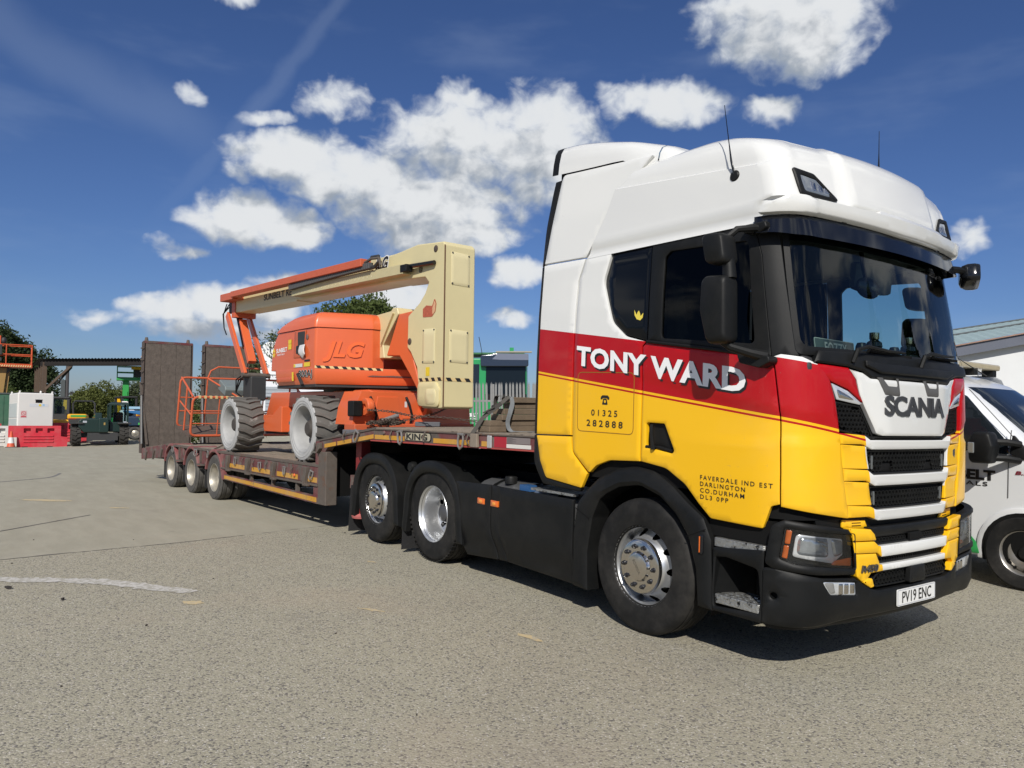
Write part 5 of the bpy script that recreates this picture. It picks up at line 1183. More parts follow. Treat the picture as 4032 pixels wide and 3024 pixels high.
# turntable
MB().lathe([(0,1.88),(.62,1.88),(.62,1.96),(0,1.96)], 32, 'z', (-3.4,0,0)).build('slew_ring', JD, lift)
MB().prism([(-4.15,-1.10),(-2.75,-1.12),(-2.25,.25),(-2.25,1.0),(-4.15,1.0)], 1.93, 1.985, 'xy').build('turntable_plate', JD, lift, .01)
band = rpoly([(-4.12,-1.16,.15),(-2.70,-1.16,.02),(-2.17,.24,.03),(-2.3,.6),(-4.2,.6),(-4.42,-.75,.2)], .02)
MB().loft([[Vector((p[0]+(-3.3-p[0])*k, p[1]*(1-k*.6), z)) for p in band] for z, k in ((1.975,.06),(2.03,.02),(2.19,.0),(2.205,.004))]).build('turntable_skirt', ORANGE, lift, smooth=50)
def hood_ring(z, xm, ins=0.):
    return [Vector((p[0], p[1], z)) for p in rpoly([(xm+.16+ins,-1.155+ins,.14),(-2.71-ins*.6,-1.155+ins,.05),(-2.43-ins,-.40+ins*.2,.05),(-2.45-ins,-.20,.03),(xm-.06+ins,-.20,.03),(xm-.04+ins,-.85+ins,.16)], .05, 6)]
ho = MB(); ho.loft([hood_ring(z, xm, i) for z, xm, i in ((2.205,-4.46,.0),(2.38,-4.44,.0),(2.55,-4.39,.0),(2.66,-4.33,.004),(2.765,-4.22,.006))])
hood = ho.build('engine_hood', ORANGE, lift, smooth=45)
hl = MB(); hl.loft([hood_ring(z, xm, i) for z, xm, i in ((2.772,-4.23,-.012),(2.80,-4.19,-.010),(2.86,-4.07,.0),(2.915,-3.90,.02),(2.955,-3.78,.045),(2.985,-3.62,.085),(3.0,-3.40,.15),(3.005,-3.15,.26))]); hl.build('hood_lid', ORANGE, lift, smooth=50)
# far side tank cover mirrors the hood
MB().loft([[Vector((p.x, -p.y, p.z)) for p in hood_ring(z, xm, i)] for z, xm, i in ((1.99,-4.35,.02),(2.3,-4.38,0),(2.6,-4.3,0),(2.8,-4.1,.02),(2.9,-3.9,.08))]).build('tank_cover', ORANGE, lift, smooth=45)
FD = Vector((.28,.75,0)).normalized()
def hface(a, b, l=0.): return Vector((-2.71,-1.155,b))+FD*a+Vector((FD.y,-FD.x,0))*(l+.002)
def hside(a, b, l=0.): return Vector((a, -1.157-l, b))
EMB = pm('embossed_orange', (.74,.135,.032), .36, coat=.2)
lettering('embossed_maker_name', 'JLG', lambda x, y, l: hface(.11+x, 2.365+y, l), EMB, hood, .30, .58, bold=.03, thick=.012, shear=.28, space=1.0)
def hazard(nm, fn, length, z0, z1, parent, nstr, slope=0., mats=None):
    b = MB(); b.add([fn(0,z0,.002), fn(length,z0+slope,.002), fn(length,z1+slope,.002), fn(0,z1,.002)], [(0,1,2,3)]); o = b.build(nm, pm('hazard_cream', (.66,.50,.24), .5, var=.15, vs=20), parent)
    s = MB(); w = length/nstr; h = z1-z0
    for k in range(nstr):
        x = (k+.1)*w; d0 = slope*x/length; s.add([fn(min(x+h*.75,length),z0+d0,.0035), fn(min(x+h*.75+w*.5,length),z0+d0,.0035), fn(min(x+w*.5,length),z1+d0,.0035), fn(x,z1+d0,.0035)], [(0,1,2,3)])
    s.build('hazard_stripes', BLACKL, o); return o
hazard('hazard_tape', lambda a, b, l: hface(a, b, l+.012), .95, 2.196, 2.232, hood, 8, -.02)
lettering('owner_lettering', 'SUNBELT', lambda x, y, l: hside(-4.06+x, 2.47+y*1.0+.03*x, l), WHITEL, hood, .088, .40, bold=.03)
lettering('owner_lettering', 'RENTALS', lambda x, y, l: hside(-4.02+x, 2.425+y+.03*x, l), WHITEL, hood, .036, .27, bold=.012)
su = []
for k in range(16): a = 2*PI*k/16; r = .075 if k % 2 else .052; su.append((-4.155+r*.8*math.cos(a), 2.475+r*math.sin(a)))
panel('sun_symbol', su, hside, pm('sun_yellow', (.75,.55,.05), .5), hood, .05, .001, off=.003, bev=0, holes=[circle((-4.155,2.475), .025, 10)])
op = rpoly([(-3.42,2.36),(-3.39,2.76),(-3.0,2.755),(-3.05,2.36)], .02)
panel('control_recess', op, hside, ORANGEW, hood, .08, .004, off=.004, bev=.002)
panel('control_opening', rpoly([(-3.26,2.40),(-3.28,2.735),(-3.03,2.735),(-3.06,2.40)], .02), hside, JD, hood, .08, .002, off=.006, bev=0)
panel('ground_control_tag', rpoly([(-3.33,2.42),(-3.33,2.54),(-3.24,2.54),(-3.24,2.42)], .03), hside, BLACKL, hood, .05, .004, off=.008, bev=.002)
YST = pm('sticker_yellow', (.72,.52,.03), .45, var=.15, vs=40)
for (xa, xb, za, zb, mt) in ((-3.61,-3.50,2.585,2.645,YST),(-3.61,-3.50,2.50,2.58,YST),(-3.40,-3.10,2.225,2.275,MATS['label_white']),(-3.40,-3.34,2.228,2.272,YST),(-3.05,-2.85,2.225,2.285,YST),(-3.04,-2.86,2.30,2.325,BLACKL)):
    panel('warning_label', [(xa,za),(xb,za),(xb,zb),(xa,zb)], hside, mt, hood, .08, .001, off=.006 if mt is YST and xa == -3.40 else .005, bev=0)
panel('lens_disc', circle((-2.96,2.645), .04, 14), hside, pm('grey_disc', (.17,.11,.10), .6), hood, .05, .004, off=.006, bev=.002)
bagm = panel('document_bag', rpoly([(-3.17,2.54),(-3.02,2.545),(-2.95,2.40),(-3.06,2.345),(-3.15,2.42)], .01), lambda a, b, l: Vector((a, -1.175-l-.03*math.sin((b-2.34)*16), b)), pm('clear_bag', (.60,.58,.57), .3, var=.2, vs=14), hood, .03, .012, off=.004, bev=.003)
skp = lambda x, y, l: Vector((-3.23+x, -1.160-l, 2.085+y))
lettering('model_lettering', '800AJ', skp, pm('letter_grey', (.55,.52,.48), .5), lift, .13, .46, bold=.055, lift=.003)
lettering('model_lettering', '800AJ', skp, BLACKL, lift, .13, .45, bold=.02, lift=.005)
panel('skirt_inset', rpoly([(-4.02,2.02),(-4.0,2.09),(-3.46,2.09),(-3.42,2.02)], .01), lambda a, b, l: Vector((a, -1.165-l, b)), ORANGEW, lift, .08, .01, off=.004, bev=.004)
panel('skirt_label', [(-3.44,2.03),(-3.38,2.03),(-3.39,2.16),(-3.45,2.16)], lambda a, b, l: Vector((a, -1.165-l, b)), YST, lift, .08, .001, off=.004, bev=0)
MB().bar((-3.24,-1.168,2.13),(-3.06,-1.172,1.965),.03,.04,(0,1,0)).build('control_stem', JD, lift)
sc = MB(); sc.add([hface(a, z, .014) for a, z in ((.72,2.095),(.80,2.11),(.95,2.105),(1.1,2.112),(1.4,2.10),(1.4,2.085),(1.1,2.09),(.8,2.09))], [(0,1,2,3,4,5,6,7)]); sc.build('paint_scrape', pm('scraped_steel', (.10,.06,.05), .7), lift)
# tower, link and arms
tw = [(-.78,1.66),(-.78,3.745),(-.83,3.79),(-1.45,3.85),(-1.86,3.82),(-2.3,3.80),(-2.3,3.44),(-1.25,3.38),(-1.16,3.30),(-1.24,3.17),(-1.38,3.05),(-1.66,2.90),(-1.67,2.47),(-1.58,2.40),(-1.42,2.19),(-1.36,1.84),(-1.33,1.70),(-1.26,1.645),(-.83,1.645)]
TY0, TY1 = -.30, .18
tower = MB().prism(tw, TY0, TY1).build('upright_tower', CREAM, lift, .02)
def tsd(a, b, l=0.): return Vector((a, TY0-l-.001, b))
def tfr(a, b, l=0.): return Vector((-.78+l+.001, a, b))
CRL = pm('cream_cover', (.66,.58,.34), .4, var=.08, vs=4, wear=(.35,.25,.13), wa=.33, ws=5)
def cover(pts, fn, nm='access_cover'):
    c = panel(nm, rpoly(pts, .03), fn, CRL, tower, .1, .004, off=.004, bev=.0015)
    for (a, b) in pts:
        cx_ = sum(p[0] for p in pts)/4; cz_ = sum(p[1] for p in pts)/4
        q = fn(a+(cx_-a)*.13, b+(cz_-b)*.08, .006); MB().ball(q, .012, .012, .012, 8, 5).build('cover_bolt', JD, c)
cover([(-1.28,2.24),(-.98,2.23),(-.98,2.685),(-1.27,2.69)], tsd)
cover([(-.205,3.24),(.09,3.23),(.09,3.65),(-.205,3.67)], tfr); cover([(-.22,2.24),(.08,2.23),(.08,2.65),(-.22,2.665)], tfr)
hazard('hazard_tape', lambda a, b, l: tsd(-1.37+a, b, l), .58, 2.0, 2.045, tower, 4); hazard('hazard_tape', lambda a, b, l: tfr(-.285+a, b, l), .44, 1.995, 2.04, tower, 3)
for (a, b, r) in ((-.99,3.72,.045),(-1.60,2.55,.045),(-1.27,1.81,.06)): panel('pivot_pin', circle((a,b), r, 18), tsd, pm('pin_brown', (.10,.075,.06), .6, .3), tower, .08, .02, off=.008, bev=.004)
panel('boss_plate', rpoly([(-1.35,1.68),(-.85,1.66),(-.85,1.90),(-.93,1.985,.04),(-1.36,1.985)], .08), tsd, CREAM, tower, .1, .03, off=.028, bev=.008)
panel('pivot_cover', rpoly([(-1.14,1.70),(-.92,1.70),(-.90,1.80),(-.92,1.90),(-1.14,1.90),(-1.16,1.80)], .08), tsd, CRL, tower, .08, .006, off=.034, bev=.003)
panel('warning_label', [(-1.19,2.07),(-1.10,2.07),(-1.10,2.185),(-1.19,2.185)], tsd, YST, tower, .1, .001, off=.003, bev=0)
panel('sticker', rpoly([(-1.28,2.85),(-1.06,2.84),(-.98,2.90),(-.96,3.0),(-1.0,3.08),(-1.06,2.98),(-1.2,3.0),(-1.28,2.96)], .02), tsd, pm('sticker_red', (.42,.10,.05), .5, var=.5, vs=30), tower, .05, .001, off=.003, bev=0)
panel('sticker_leaf', rpoly([(-1.05,2.86),(-.99,2.90),(-.975,3.0),(-1.0,3.05),(-1.05,2.95)], .02), tsd, pm('sticker_peach', (.62,.36,.20), .5, var=.3, vs=40), tower, .05, .001, off=.005, bev=0)
MB().bar((-.775,TY0-.004,1.66),(-.775,TY0-.004,3.74),.012,.012).build('corner_weld', pm('rust_brown', (.14,.07,.035), .8, var=.3, vs=15), tower)
lk = MB().prism([(-2.70,2.36),(-2.72,2.99),(-2.15,3.02),(-2.10,3.06),(-1.98,3.05),(-1.95,2.96),(-2.36,2.55),(-2.32,2.36)], -.28, .12).build('tower_link', CREAM, lift, .015)
MB().bar((-2.05,-.29,2.98),(-2.38,-.29,2.56),.02,.05,(0,1,0)).build('link_rib', CREAM, lk)
MB().prism([(-1.95,2.96),(-1.60,2.97),(-1.55,2.30),(-1.36,1.88),(-1.36,1.80),(-1.64,2.10),(-1.92,2.37),(-2.28,2.39)], -.27, .14).build('lower_arm', ORANGE, lift, .02)
MB().cyl((-1.75,-.05,2.96),(-1.75,-.05,3.06),.05,None,12).build('beacon', BLACK, lift)
# main boom: slopes up towards the jib end
BA = math.atan((3.97-3.80)/(8.5-1.9))
def bm_(x, up, y=0.): return Vector((x, y, 3.62+(-1.9-x)*math.tan(BA)*1.0+up))
mb = MB()
mb.loft([[bm_(x, u, y) for (y, u) in ((-.26,-.20*k+.01),(.14,-.20*k+.01),(.14,.20),(-.26,.20))] for x, k in ((-1.9,1.0),(-8.48,1.05))])
boom = mb.build('main_boom', CREAM, lift, .015)
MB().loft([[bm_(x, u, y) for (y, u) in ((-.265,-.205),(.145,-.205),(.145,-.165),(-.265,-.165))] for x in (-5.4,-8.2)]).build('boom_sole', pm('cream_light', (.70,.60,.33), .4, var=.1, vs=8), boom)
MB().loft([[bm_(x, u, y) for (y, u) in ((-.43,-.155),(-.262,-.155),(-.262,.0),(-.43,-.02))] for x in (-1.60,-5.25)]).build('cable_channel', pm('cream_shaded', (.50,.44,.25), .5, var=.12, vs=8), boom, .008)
hd = MB()
for k in range(22):
    p = bm_(-2.45-k*.125, -.10-.001*k, -.432); hd.lathe([(0,p.y),(.012,p.y)], 8, 'y', (p.x, 0, p.z))
hd.build('channel_holes', pm('hole_pale', (.68,.62,.42), .6), boom)
MB().loft([[bm_(x, u, y) for (y, u) in ((-.53,.05),(-.36,.05),(-.36,.165),(-.53,.165))] for x in (-2.6,-8.0)]).build('hose_rail', ORANGEW, boom, .01)
MB().loft([[bm_(x, u, y) for (y, u) in ((-.48,.02),(.16,.02),(.16,.19),(-.48,.17))] for x in (-8.0,-8.75)]).build('boom_head', ORANGEW, boom, .015)
MB().loft([[bm_(x, u, y) for (y, u) in ((-.28,-.30),(.16,-.30),(.16,.02),(-.28,.02))] for x in (-8.42,-8.62)]).build('boom_head_plate', ORANGEW, boom, .01)
BX('head_block', JD, boom, -8.85, -8.60, -.26, .14, 3.60, 3.86, .02)
cc = MB()
for k in range(44):
    t = k/43; p = bm_(-5.2+2.75*t, -.01+.055*math.sin(t*PI*.5), -.46); cc.m = Matrix.Translation(p) @ RY(-.1*t); cc.box(-.027,.027,-.04,.04,-.045,.045)
cc.m = None; cc.build('cable_carrier', pm('chain_grey', (.07,.07,.07), .6, var=.3, vs=30), boom, .006)
MB().tube([bm_(-2.5,.02,-.44), bm_(-2.32,.02,-.45), bm_(-2.2,.08,-.45), bm_(-2.25,.16,-.44), bm_(-2.45,.17,-.43)], .03, 8).build('hose_loop', JD, boom)
MB().tube([bm_(-2.7,.09,-.46), bm_(-2.4,.14,-.47), bm_(-2.2,.13,-.46), bm_(-2.18,.03,-.44)], .02, 8).build('hose_loop', RUST, boom)
MB().cyl((-1.62,-.37,3.56),(-.98,-.33,3.535),.03,None,10).build('extend_cylinder', BLACKG, boom); BX('cylinder_clamp', BLACK, boom, -1.66,-1.50,-.44,-.33,3.48,3.58,.01)
MB().cyl((-1.35,-.30,3.50),(-1.35,.18,3.50),.05,None,12).build('boom_pin', RUST, boom)
lettering('owner_lettering', 'SUNBELT RENTALS', lambda x, y, l: bm_(-6.92+x, -.075+y, -.262-l), BLACKL, boom, .16, 2.0, bold=.02)
lettering('maker_lettering', 'JLG', lambda x, y, l: bm_(-2.62+x, -.0+y*1.0, -.300-l), WHITEL, boom, .26, .44, bold=.075, shear=.25, lift=.003)
lettering('maker_lettering', 'JLG', lambda x, y, l: bm_(-2.60+x, .01+y, -.300-l), BLACKL, boom, .24, .40, bold=.035, shear=.25, lift=.005)
# jib
for (y, s) in ((-.30, 1), (.14, 1)):
    MB().bar((-8.80,y,3.58),(-7.72,y,2.28),.055,.15,(0,1,0) if False else (1,0,.8)).build('jib_arm', ORANGE, lift, .01)
MB().bar((-8.55,-.08,3.45),(-7.95,-.08,2.55),.16,.10,(1,0,.8)).build('jib_inner_arm', ORANGE, lift, .01)
MB().cyl((-8.62,-.12,3.52),(-8.22,-.12,2.86),.06,None,12).build('jib_cylinder', BLACKG, lift); MB().cyl((-8.22,-.12,2.86),(-8.05,-.12,2.60),.03,None,10).build('jib_cylinder_rod', CHROME, lift)
MB().cyl((-7.72,-.36,2.28),(-7.72,.20,2.28),.05,None,12).build('jib_pivot', RUST, lift)
for k in range(3): MB().tube([(-8.85,-.30+.05*k,3.80),(-8.98-.02*k,-.32,3.60),(-8.90,-.33,3.3),(-8.75,-.33,3.15)], .012, 6).build('hydraulic_hose', BLACK, lift)
BX('rotator', JD, lift, -8.05, -7.62, -.22, .10, 1.78, 2.26, .03)
for k in range(3): MB().tube([(-7.95,-.25+.1*k,2.3),(-8.15,-.32+.05*k,2.2),(-8.2,-.3,1.95),(-8.0,-.25,1.85)], .014, 6).build('hydraulic_hose', BLACK, lift)
# basket, tilted back on its rotator
BK = T3(-8.85, -1.0, 1.06) @ RY(.20)
bk = MB(); bk.m = BK
def rrect(x, y0, y1, z0, z1, r=.10, n=5): return [Vector((x, p[0], p[1])) for p in rpoly([(y0,z0),(y1,z0),(y1,z1),(y0,z1)], r, n)]
LY = 2.40; DX = -.86; HZ = 1.05
bas = MB(); bas.m = BK
bas.tube(rrect(0, .02, LY, .0, .80, .12), .024, 8, True)
fr_b = bas.build('basket_frame', ORANGEW, lift)
def bpart(nm, pts, r=.019, closed=False, mat=ORANGEW):
    m = MB(); m.m = BK; return m.tube(pts, r, 8, closed).build(nm, mat, fr_b)
bpart('rear_frame', rrect(DX, 0, LY, .0, HZ, .12), .022, True)
for zz in (.28, .52): bpart('mid_rail', [(0,.02,zz*.9),(0,LY,zz*.9)], .012); bpart('mid_rail', [(DX,0,zz*1.2),(DX,LY,zz*1.2)], .014)
for yy in (.55, 1.2, 1.8): bpart('upright', [(0,yy,0),(0,yy,.80)], .012); bpart('upright', [(DX,yy,0),(DX,yy,HZ)], .016)
for yy in (.02, LY):
    bpart('end_rail', [(0,yy,.80),(DX*.5,yy,.93),(DX,yy,HZ)], .02); bpart('end_rail', [(0,yy,.42),(DX,yy,.55)], .016); bpart('end_upright', [(DX*.5,yy,0),(DX*.5,yy,.92)], .018)
bpart('top_rail', [(DX,.55,HZ),(DX,.60,HZ+.16),(DX,.75,HZ+.25),(DX,1.7,HZ+.25),(DX,1.85,HZ+.16),(DX,1.9,HZ)], .019); bpart('top_rail', [(DX,.55,HZ),(0,.95,.80)], .018)
bpart('brace', [(0,.62,.52),(0,.98,.16)], .02)
fl = MB(); fl.m = BK; fl.box(DX,0,0,LY,-.03,.02).build('basket_floor', pm('mesh_floor', (.10,.07,.055), .8, var=.3, vs=20), fr_b)
tp = MB(); tp.m = BK
for k in range(14):
    y = .12+k*.11; tp.bar((0.0,y,.801),(0.0,y+.05,.801),.051,.051)
tp.build('hazard_wrap', pm('hazard_cream', (.66,.50,.24), .5), fr_b)
cn = MB(); cn.m = BK; cn.prism([(-.62,.86),(-.20,.80),(-.16,.93),(-.20,1.0),(-.60,1.08)], .70, 1.45).build('control_console', pm('console_grey', (.16,.19,.19), .5, var=.15, vs=12), fr_b, .02)
# ================================================================ yard
FWH = Vector((-.80671, .59095, 0)); RH = Vector((.59095, .80671, 0))
def gh(x, y):
    """the yard falls gently away behind the lorry"""
    p = Vector((x, y, 0))-Vector((CAM.x, CAM.y, 0)); d = p.dot(FWH); r = p.dot(RH)
    h = -.016*max(0, min(d, 16)-8)-.0286*max(0, min(d, 36)-16)+.024*max(0, min(d, 62)-36)
    return h+.03*sstep(16, 32, d)*max(-25, min(8, r+20))
def WP(r, d, z=0.):
    p = Vector((CAM.x, CAM.y, 0))+RH*r+FWH*d; return Vector((p.x, p.y, gh(p.x, p.y)+z))
UPB = (Vector((0,0,1))-RH*.03+FWH*.0286).normalized()
def BG(r, d, rz=0., z=0., face=True):
    """frame for things at the back of the yard: x to the side, y away, z up"""
    xa = (RH-UPB*RH.dot(UPB)).normalized(); ya = UPB.cross(xa)
    m = Matrix((xa, ya, UPB)).transposed().to_4x4(); m.translation = WP(r, d)
    return m @ T3(0, 0, z) @ RZ(rz-(math.atan2(r, d) if face else 0))
ds = [-14,-10,-7,-5,-3.5]+[-2.5+.5*k for k in range(40)]+[18,19,20,22,24,26,28,30,32,34,36,38,40,42,45,48,52,56,60,70,85,110,150,220,350,600]
rs = [-500,-300,-180,-110,-80,-60,-50,-42,-36,-32,-28,-25,-22,-20,-18,-16,-14,-12]+[-11+.75*k for k in range(29)]+[11.5,13,15,18,22,28,36,50,80,140,260,500]
gv = [WP(r, d) for d in ds for r in rs]; nr = len(rs)
gf = [(j*nr+i, j*nr+i+1, (j+1)*nr+i+1, (j+1)*nr+i) for j in range(len(ds)-1) for i in range(nr-1)]
def ground_mat():
    m = bpy.data.materials.new('yard_surface'); m.use_nodes = True; t = m.node_tree; b = t.nodes['Principled BSDF']
    co = nd(t, 'ShaderNodeTexCoord').outputs['Object']; s = nd(t, 'ShaderNodeSeparateXYZ'); t.links.new(co, s.inputs[0])
    def vor(scale, out='Color', rnd=1.):
        n = nd(t, 'ShaderNodeTexVoronoi'); n.inputs['Scale'].default_value = scale; n.inputs['Randomness'].default_value = rnd; t.links.new(vm(t, 'ADD', co, wob), n.inputs['Vector']); return n.outputs[out]
    wob = vm(t, 'MULTIPLY', noise(t, co, 40, 2, .5, 1), (.014, .014, 0))
    v1 = nd(t, 'ShaderNodeSeparateColor'); t.links.new(vor(85), v1.inputs[0]); v2 = nd(t, 'ShaderNodeSeparateColor'); t.links.new(vor(150), v2.inputs[0])
    base = mixc(t, noise(t, co, 1.1, 6, .6), (.42, .385, .285), (.49, .455, .34))
    base = mixc(t, smooth(t, noise(t, co, .35, 4, .6), .55, .8, 0, .5), base, (.46, .385, .27))
    base = mixc(t, smooth(t, noise(t, co, .22, 3, .5), .5, .75, 0, .4), base, (.35, .32, .25))
    agg = mixc(t, smooth(t, v2.outputs[0], .68, .78, 0, .42), base, (.25, .225, .19))
    agg = mixc(t, smooth(t, v1.outputs[0], .80, .85, 0, .72), agg, (.13, .12, .118))
    agg = mixc(t, smooth(t, v1.outputs[1], .86, .90, 0, .55), agg, (.62, .56, .46))
    agg = mixc(t, smooth(t, v2.outputs[1], .975, .98, 0, .8), agg, (.78, .74, .67))
    sm = mixc(t, smooth(t, noise(t, vm(t, 'MULTIPLY', co, (.5, 1.6, 1)), 2.2, 7, .65), .3, .75), (.41, .38, .29), (.48, .445, .345))
    sm = mixc(t, smooth(t, v2.outputs[0], .72, .9, 0, .22), sm, (.29, .27, .235))
    sm = mixc(t, smooth(t, noise(t, co, .5, 5, .7), .58, .8, 0, .35), sm, (.33, .305, .26))
    k = ma(t, 'ADD', ma(t, 'ADD', s.outputs[0], ma(t, 'MULTIPLY', s.outputs[1], .22)), ma(t, 'MULTIPLY', ma(t, 'SUBTRACT', noise(t, co, 2.5, 5, .6), .5), .10))
    f = smooth(t, k, -6.22, -6.16)
    c = mixc(t, f, sm, agg)
    c = mixc(t, smooth(t, noise(t, vm(t, 'ADD', co, (3.3, 7.1, 0)), .8, 6, .68), .56, .74, 0, .34), c, (.27, .245, .205))
    c = mixc(t, smooth(t, noise(t, vm(t, 'ADD', co, (9.3, 1.1, 0)), 1.9, 3, .5), .70, .78, 0, .30), c, (.20, .18, .16))
    c = mixc(t, smooth(t, noise(t, vm(t, 'ADD', co, (5.3, 2.1, 0)), .45, 5, .6), .54, .72, 0, .30), c, (.50, .41, .30))
    tyre = smooth(t, noise(t, vm(t, 'MULTIPLY', co, (.12, 2.2, 1)), 1.3, 5, .7), .60, .78, 0, .22)
    c = mixc(t, tyre, c, (.24, .225, .20))
    c = vm(t, 'MULTIPLY', c, (.77, .775, .78))
    t.links.new(c, b.inputs['Base Color']); b.inputs['Roughness'].default_value = .9; b.inputs['Specular IOR Level'].default_value = .25
    bn = nd(t, 'ShaderNodeBump'); bn.inputs['Strength'].default_value = .55; bn.inputs['Distance'].default_value = .006
    hgt = ma(t, 'ADD', ma(t, 'MULTIPLY', vor(85, 'Distance'), ma(t, 'MULTIPLY_ADD', f, -.9, -.15)), ma(t, 'MULTIPLY', noise(t, co, 30, 5, .7), .6))
    t.links.new(hgt, bn.inputs['Height']); t.links.new(bn.outputs[0], b.inputs['Normal'])
    return m
gm_ = MB(); gm_.add(gv, gf); ground = gm_.build('ground', ground_mat(), None, smooth=60); ground['kind'] = 'structure'; ground['label'] = 'pale grey concrete and asphalt yard surface'
def sheet(name, pts, mat, lift=.004, kind='structure', label=None, rag=0.):
    p = resample(pts, .06); p = [(q.x+R.gauss(0, rag), q.y+R.gauss(0, rag)) for q in p]
    V2, F2 = cdt([p], .12); m = MB(); m.add([(q[0], q[1], gh(q[0], q[1])+lift) for q in V2], [tuple(f) for f in F2]); o = m.build(name, mat); o['kind'] = kind
    if label: o['label'] = label
    return o
def strip_poly(pts, w):
    pts = [Vector((p[0], p[1], 0)) for p in spline([(a, b, 0) for a, b in pts], 6)]; L = []; Rr = []
    for i, p in enumerate(pts):
        d = (pts[min(i+1, len(pts)-1)]-pts[max(i-1, 0)]).normalized(); n_ = Vector((-d.y, d.x, 0)); ww = w(i/(len(pts)-1)) if callable(w) else w
        L.append((p+n_*ww/2)); Rr.append(p-n_*ww/2)
    return [(q.x, q.y) for q in L+Rr[::-1]]
PNT = pm('worn_white_paint', (.52,.50,.46), .8, var=.15, vs=8, wear=(.36,.34,.285), wa=.56, ws=20)
sheet('road_marking', strip_poly([(-5.0,-5.8),(-4.15,-4.95),(-3.75,-4.35),(-3.3,-3.98),(-2.86,-3.64)], lambda t: .17*(1-.25*max(0, t-.75)*4)), PNT, rag=.016, label='worn white painted line on the yard')
SAND = pm('yellow_sand', (.50,.40,.23), .95, var=.2, vs=20, wear=(.36,.33,.27), wa=.5, ws=18)
for (x, y, a, b, an) in ((-10.7,-4.05,.42,.13,.9),(-9.2,-3.2,.16,.05,.9),(-2.52,-3.74,.10,.05,.9),(-.35,-1.95,.12,.018,.15),(-3.35,-1.75,.10,.012,.2),(-1.6,-2.6,.12,.02,.6)):
    sheet('sand_patch', [(x+a*math.cos(t)*math.cos(an)-b*math.sin(t)*math.sin(an), y+a*math.cos(t)*math.sin(an)+b*math.sin(t)*math.cos(an)) for t in [2*PI*k/14 for k in range(14)]], SAND, .003, rag=.012)
TARM = pm('tar_seal', (.075,.068,.07), .7)
sheet('tar_joint', strip_poly([(-6.2,-5.75),(-7.2,-4.84),(-8.45,-3.70)], .022), TARM, .004, rag=.002, label='dark sealed joint across the concrete')
sheet('tar_joint', strip_poly([(-14.5,-4.6),(-15.6,-3.6),(-17.0,-3.2)], .06), pm('tar_faded', (.19,.18,.17), .8), .004, rag=.01)
sheet('surface_seam', strip_poly([(-4.85,-6.2),(-5.13,-4.93),(-5.42,-3.3),(-5.6,-2.64),(-5.78,-2.0),(-6.1,-1.0)], lambda t: .020 if t < .7 else .010), pm('seam_dirt', (.13,.12,.105), .9, var=.4, vs=12), .003, rag=.006)
db = MB()
for k in range(46):
    r_, d_ = R.uniform(-6, 5), R.uniform(1.6, 11); p = WP(r_, d_, .004); s_ = R.uniform(.003, .009)
    db.m = Matrix.Translation(p) @ RZ(R.uniform(0, 6)) @ RX(R.uniform(-.3, .3)); db.box(-s_, s_*R.uniform(.5, 1.6), -s_*.5, s_*.5, -.003, s_*R.uniform(.3, .8))
for (x, y, s_) in ((-3.73,-4.94,.035),(-3.1,-4.6,.025),(-3.7,-5.15,.03)):
    db.m = Matrix.Translation((x, y, .008)) @ RZ(R.uniform(0, 6)); db.prism([(-s_,0),(0,s_*.5),(s_,.2*s_),(.3*s_,-s_*.5)], 0, s_*.5, 'xy')
db.m = None; o = db.build('debris', pm('dark_debris', (.035,.03,.027), .9)); tag(o, 'specks of grit and dead leaf scattered on the yard', kind='stuff')
# ================================================================ white van beside the lorry
van = thing('panel_van', 'white panel van with bold black lettering parked beyond the lorry front', 'van', T3(.95, 4.2, 0))
VW = pm('van_white', (.68,.69,.69), .25, coat=.6, var=.03, vs=2)
def zt_y(y): return lerp_tab([(0,2.235),(.5,2.215),(.75,2.17),(.86,2.08),(.92,1.95),(.96,1.72),(.985,1.5),(1.0,1.3),(1.0,1.0)], abs(y))
def y_z(z): return lerp_tab([(.3,.965),(.6,.995),(1.0,1.0),(1.3,1.0),(1.5,.985),(1.72,.96),(1.95,.92),(2.08,.86),(2.17,.75),(2.215,.5)], z)
def xscr(z): return lerp_tab([(1.15,1.05),(1.28,.62),(1.42,.12),(1.62,-.13),(1.95,-.50),(2.1,-.72),(2.2,-1.0),(2.24,-1.3)], z)
rings = []
for z in (.28,.45,.7,1.0,1.15,1.28,1.42,1.62,1.8,1.95,2.08,2.17,2.215):
    hw = y_z(z); xf = lerp_tab([(.28,.78),(.7,.85),(1.0,.80),(1.15,.62),(1.28,.36),(1.42,.06),(1.62,-.16),(1.8,-.36),(1.95,-.54),(2.08,-.72),(2.17,-.92),(2.215,-1.1)], z); rc = .32
    ring = [(-4.3,-hw),(-3.2,-hw),(-2.2,-hw),(-1.4,-hw),(-.9,-hw),(xf-rc-.25,-hw)]+[(xf-rc+rc*math.sin(t)*.9, -hw+rc-rc*math.cos(t)) for t in [PI/2*k/6 for k in range(0,7)]]+[(xf+.02,0)]
    ring = ring+[(x, -y) for x, y in ring[-2::-1]]; rings.append([Vector((x, y, z)) for x, y in ring])
vb = MB(); vb.loft(rings); vb.build('van_body', VW, van, smooth=40)
def vsd(a, b, l=0.): return Vector((a, -y_z(b)-l-.003, b))
vg = pm('van_glass', (.012,.016,.02), .05, spec=.6)
panel('side_window', rpoly([(-1.35,1.40),(-.12,1.33,.04),(-.20,1.50,.1),(-.58,1.93,.06),(-.75,1.98),(-1.35,1.98)], .03), vsd, vg, van, .08, .006, off=.004, bev=.002)
ws = MB(); rw = []
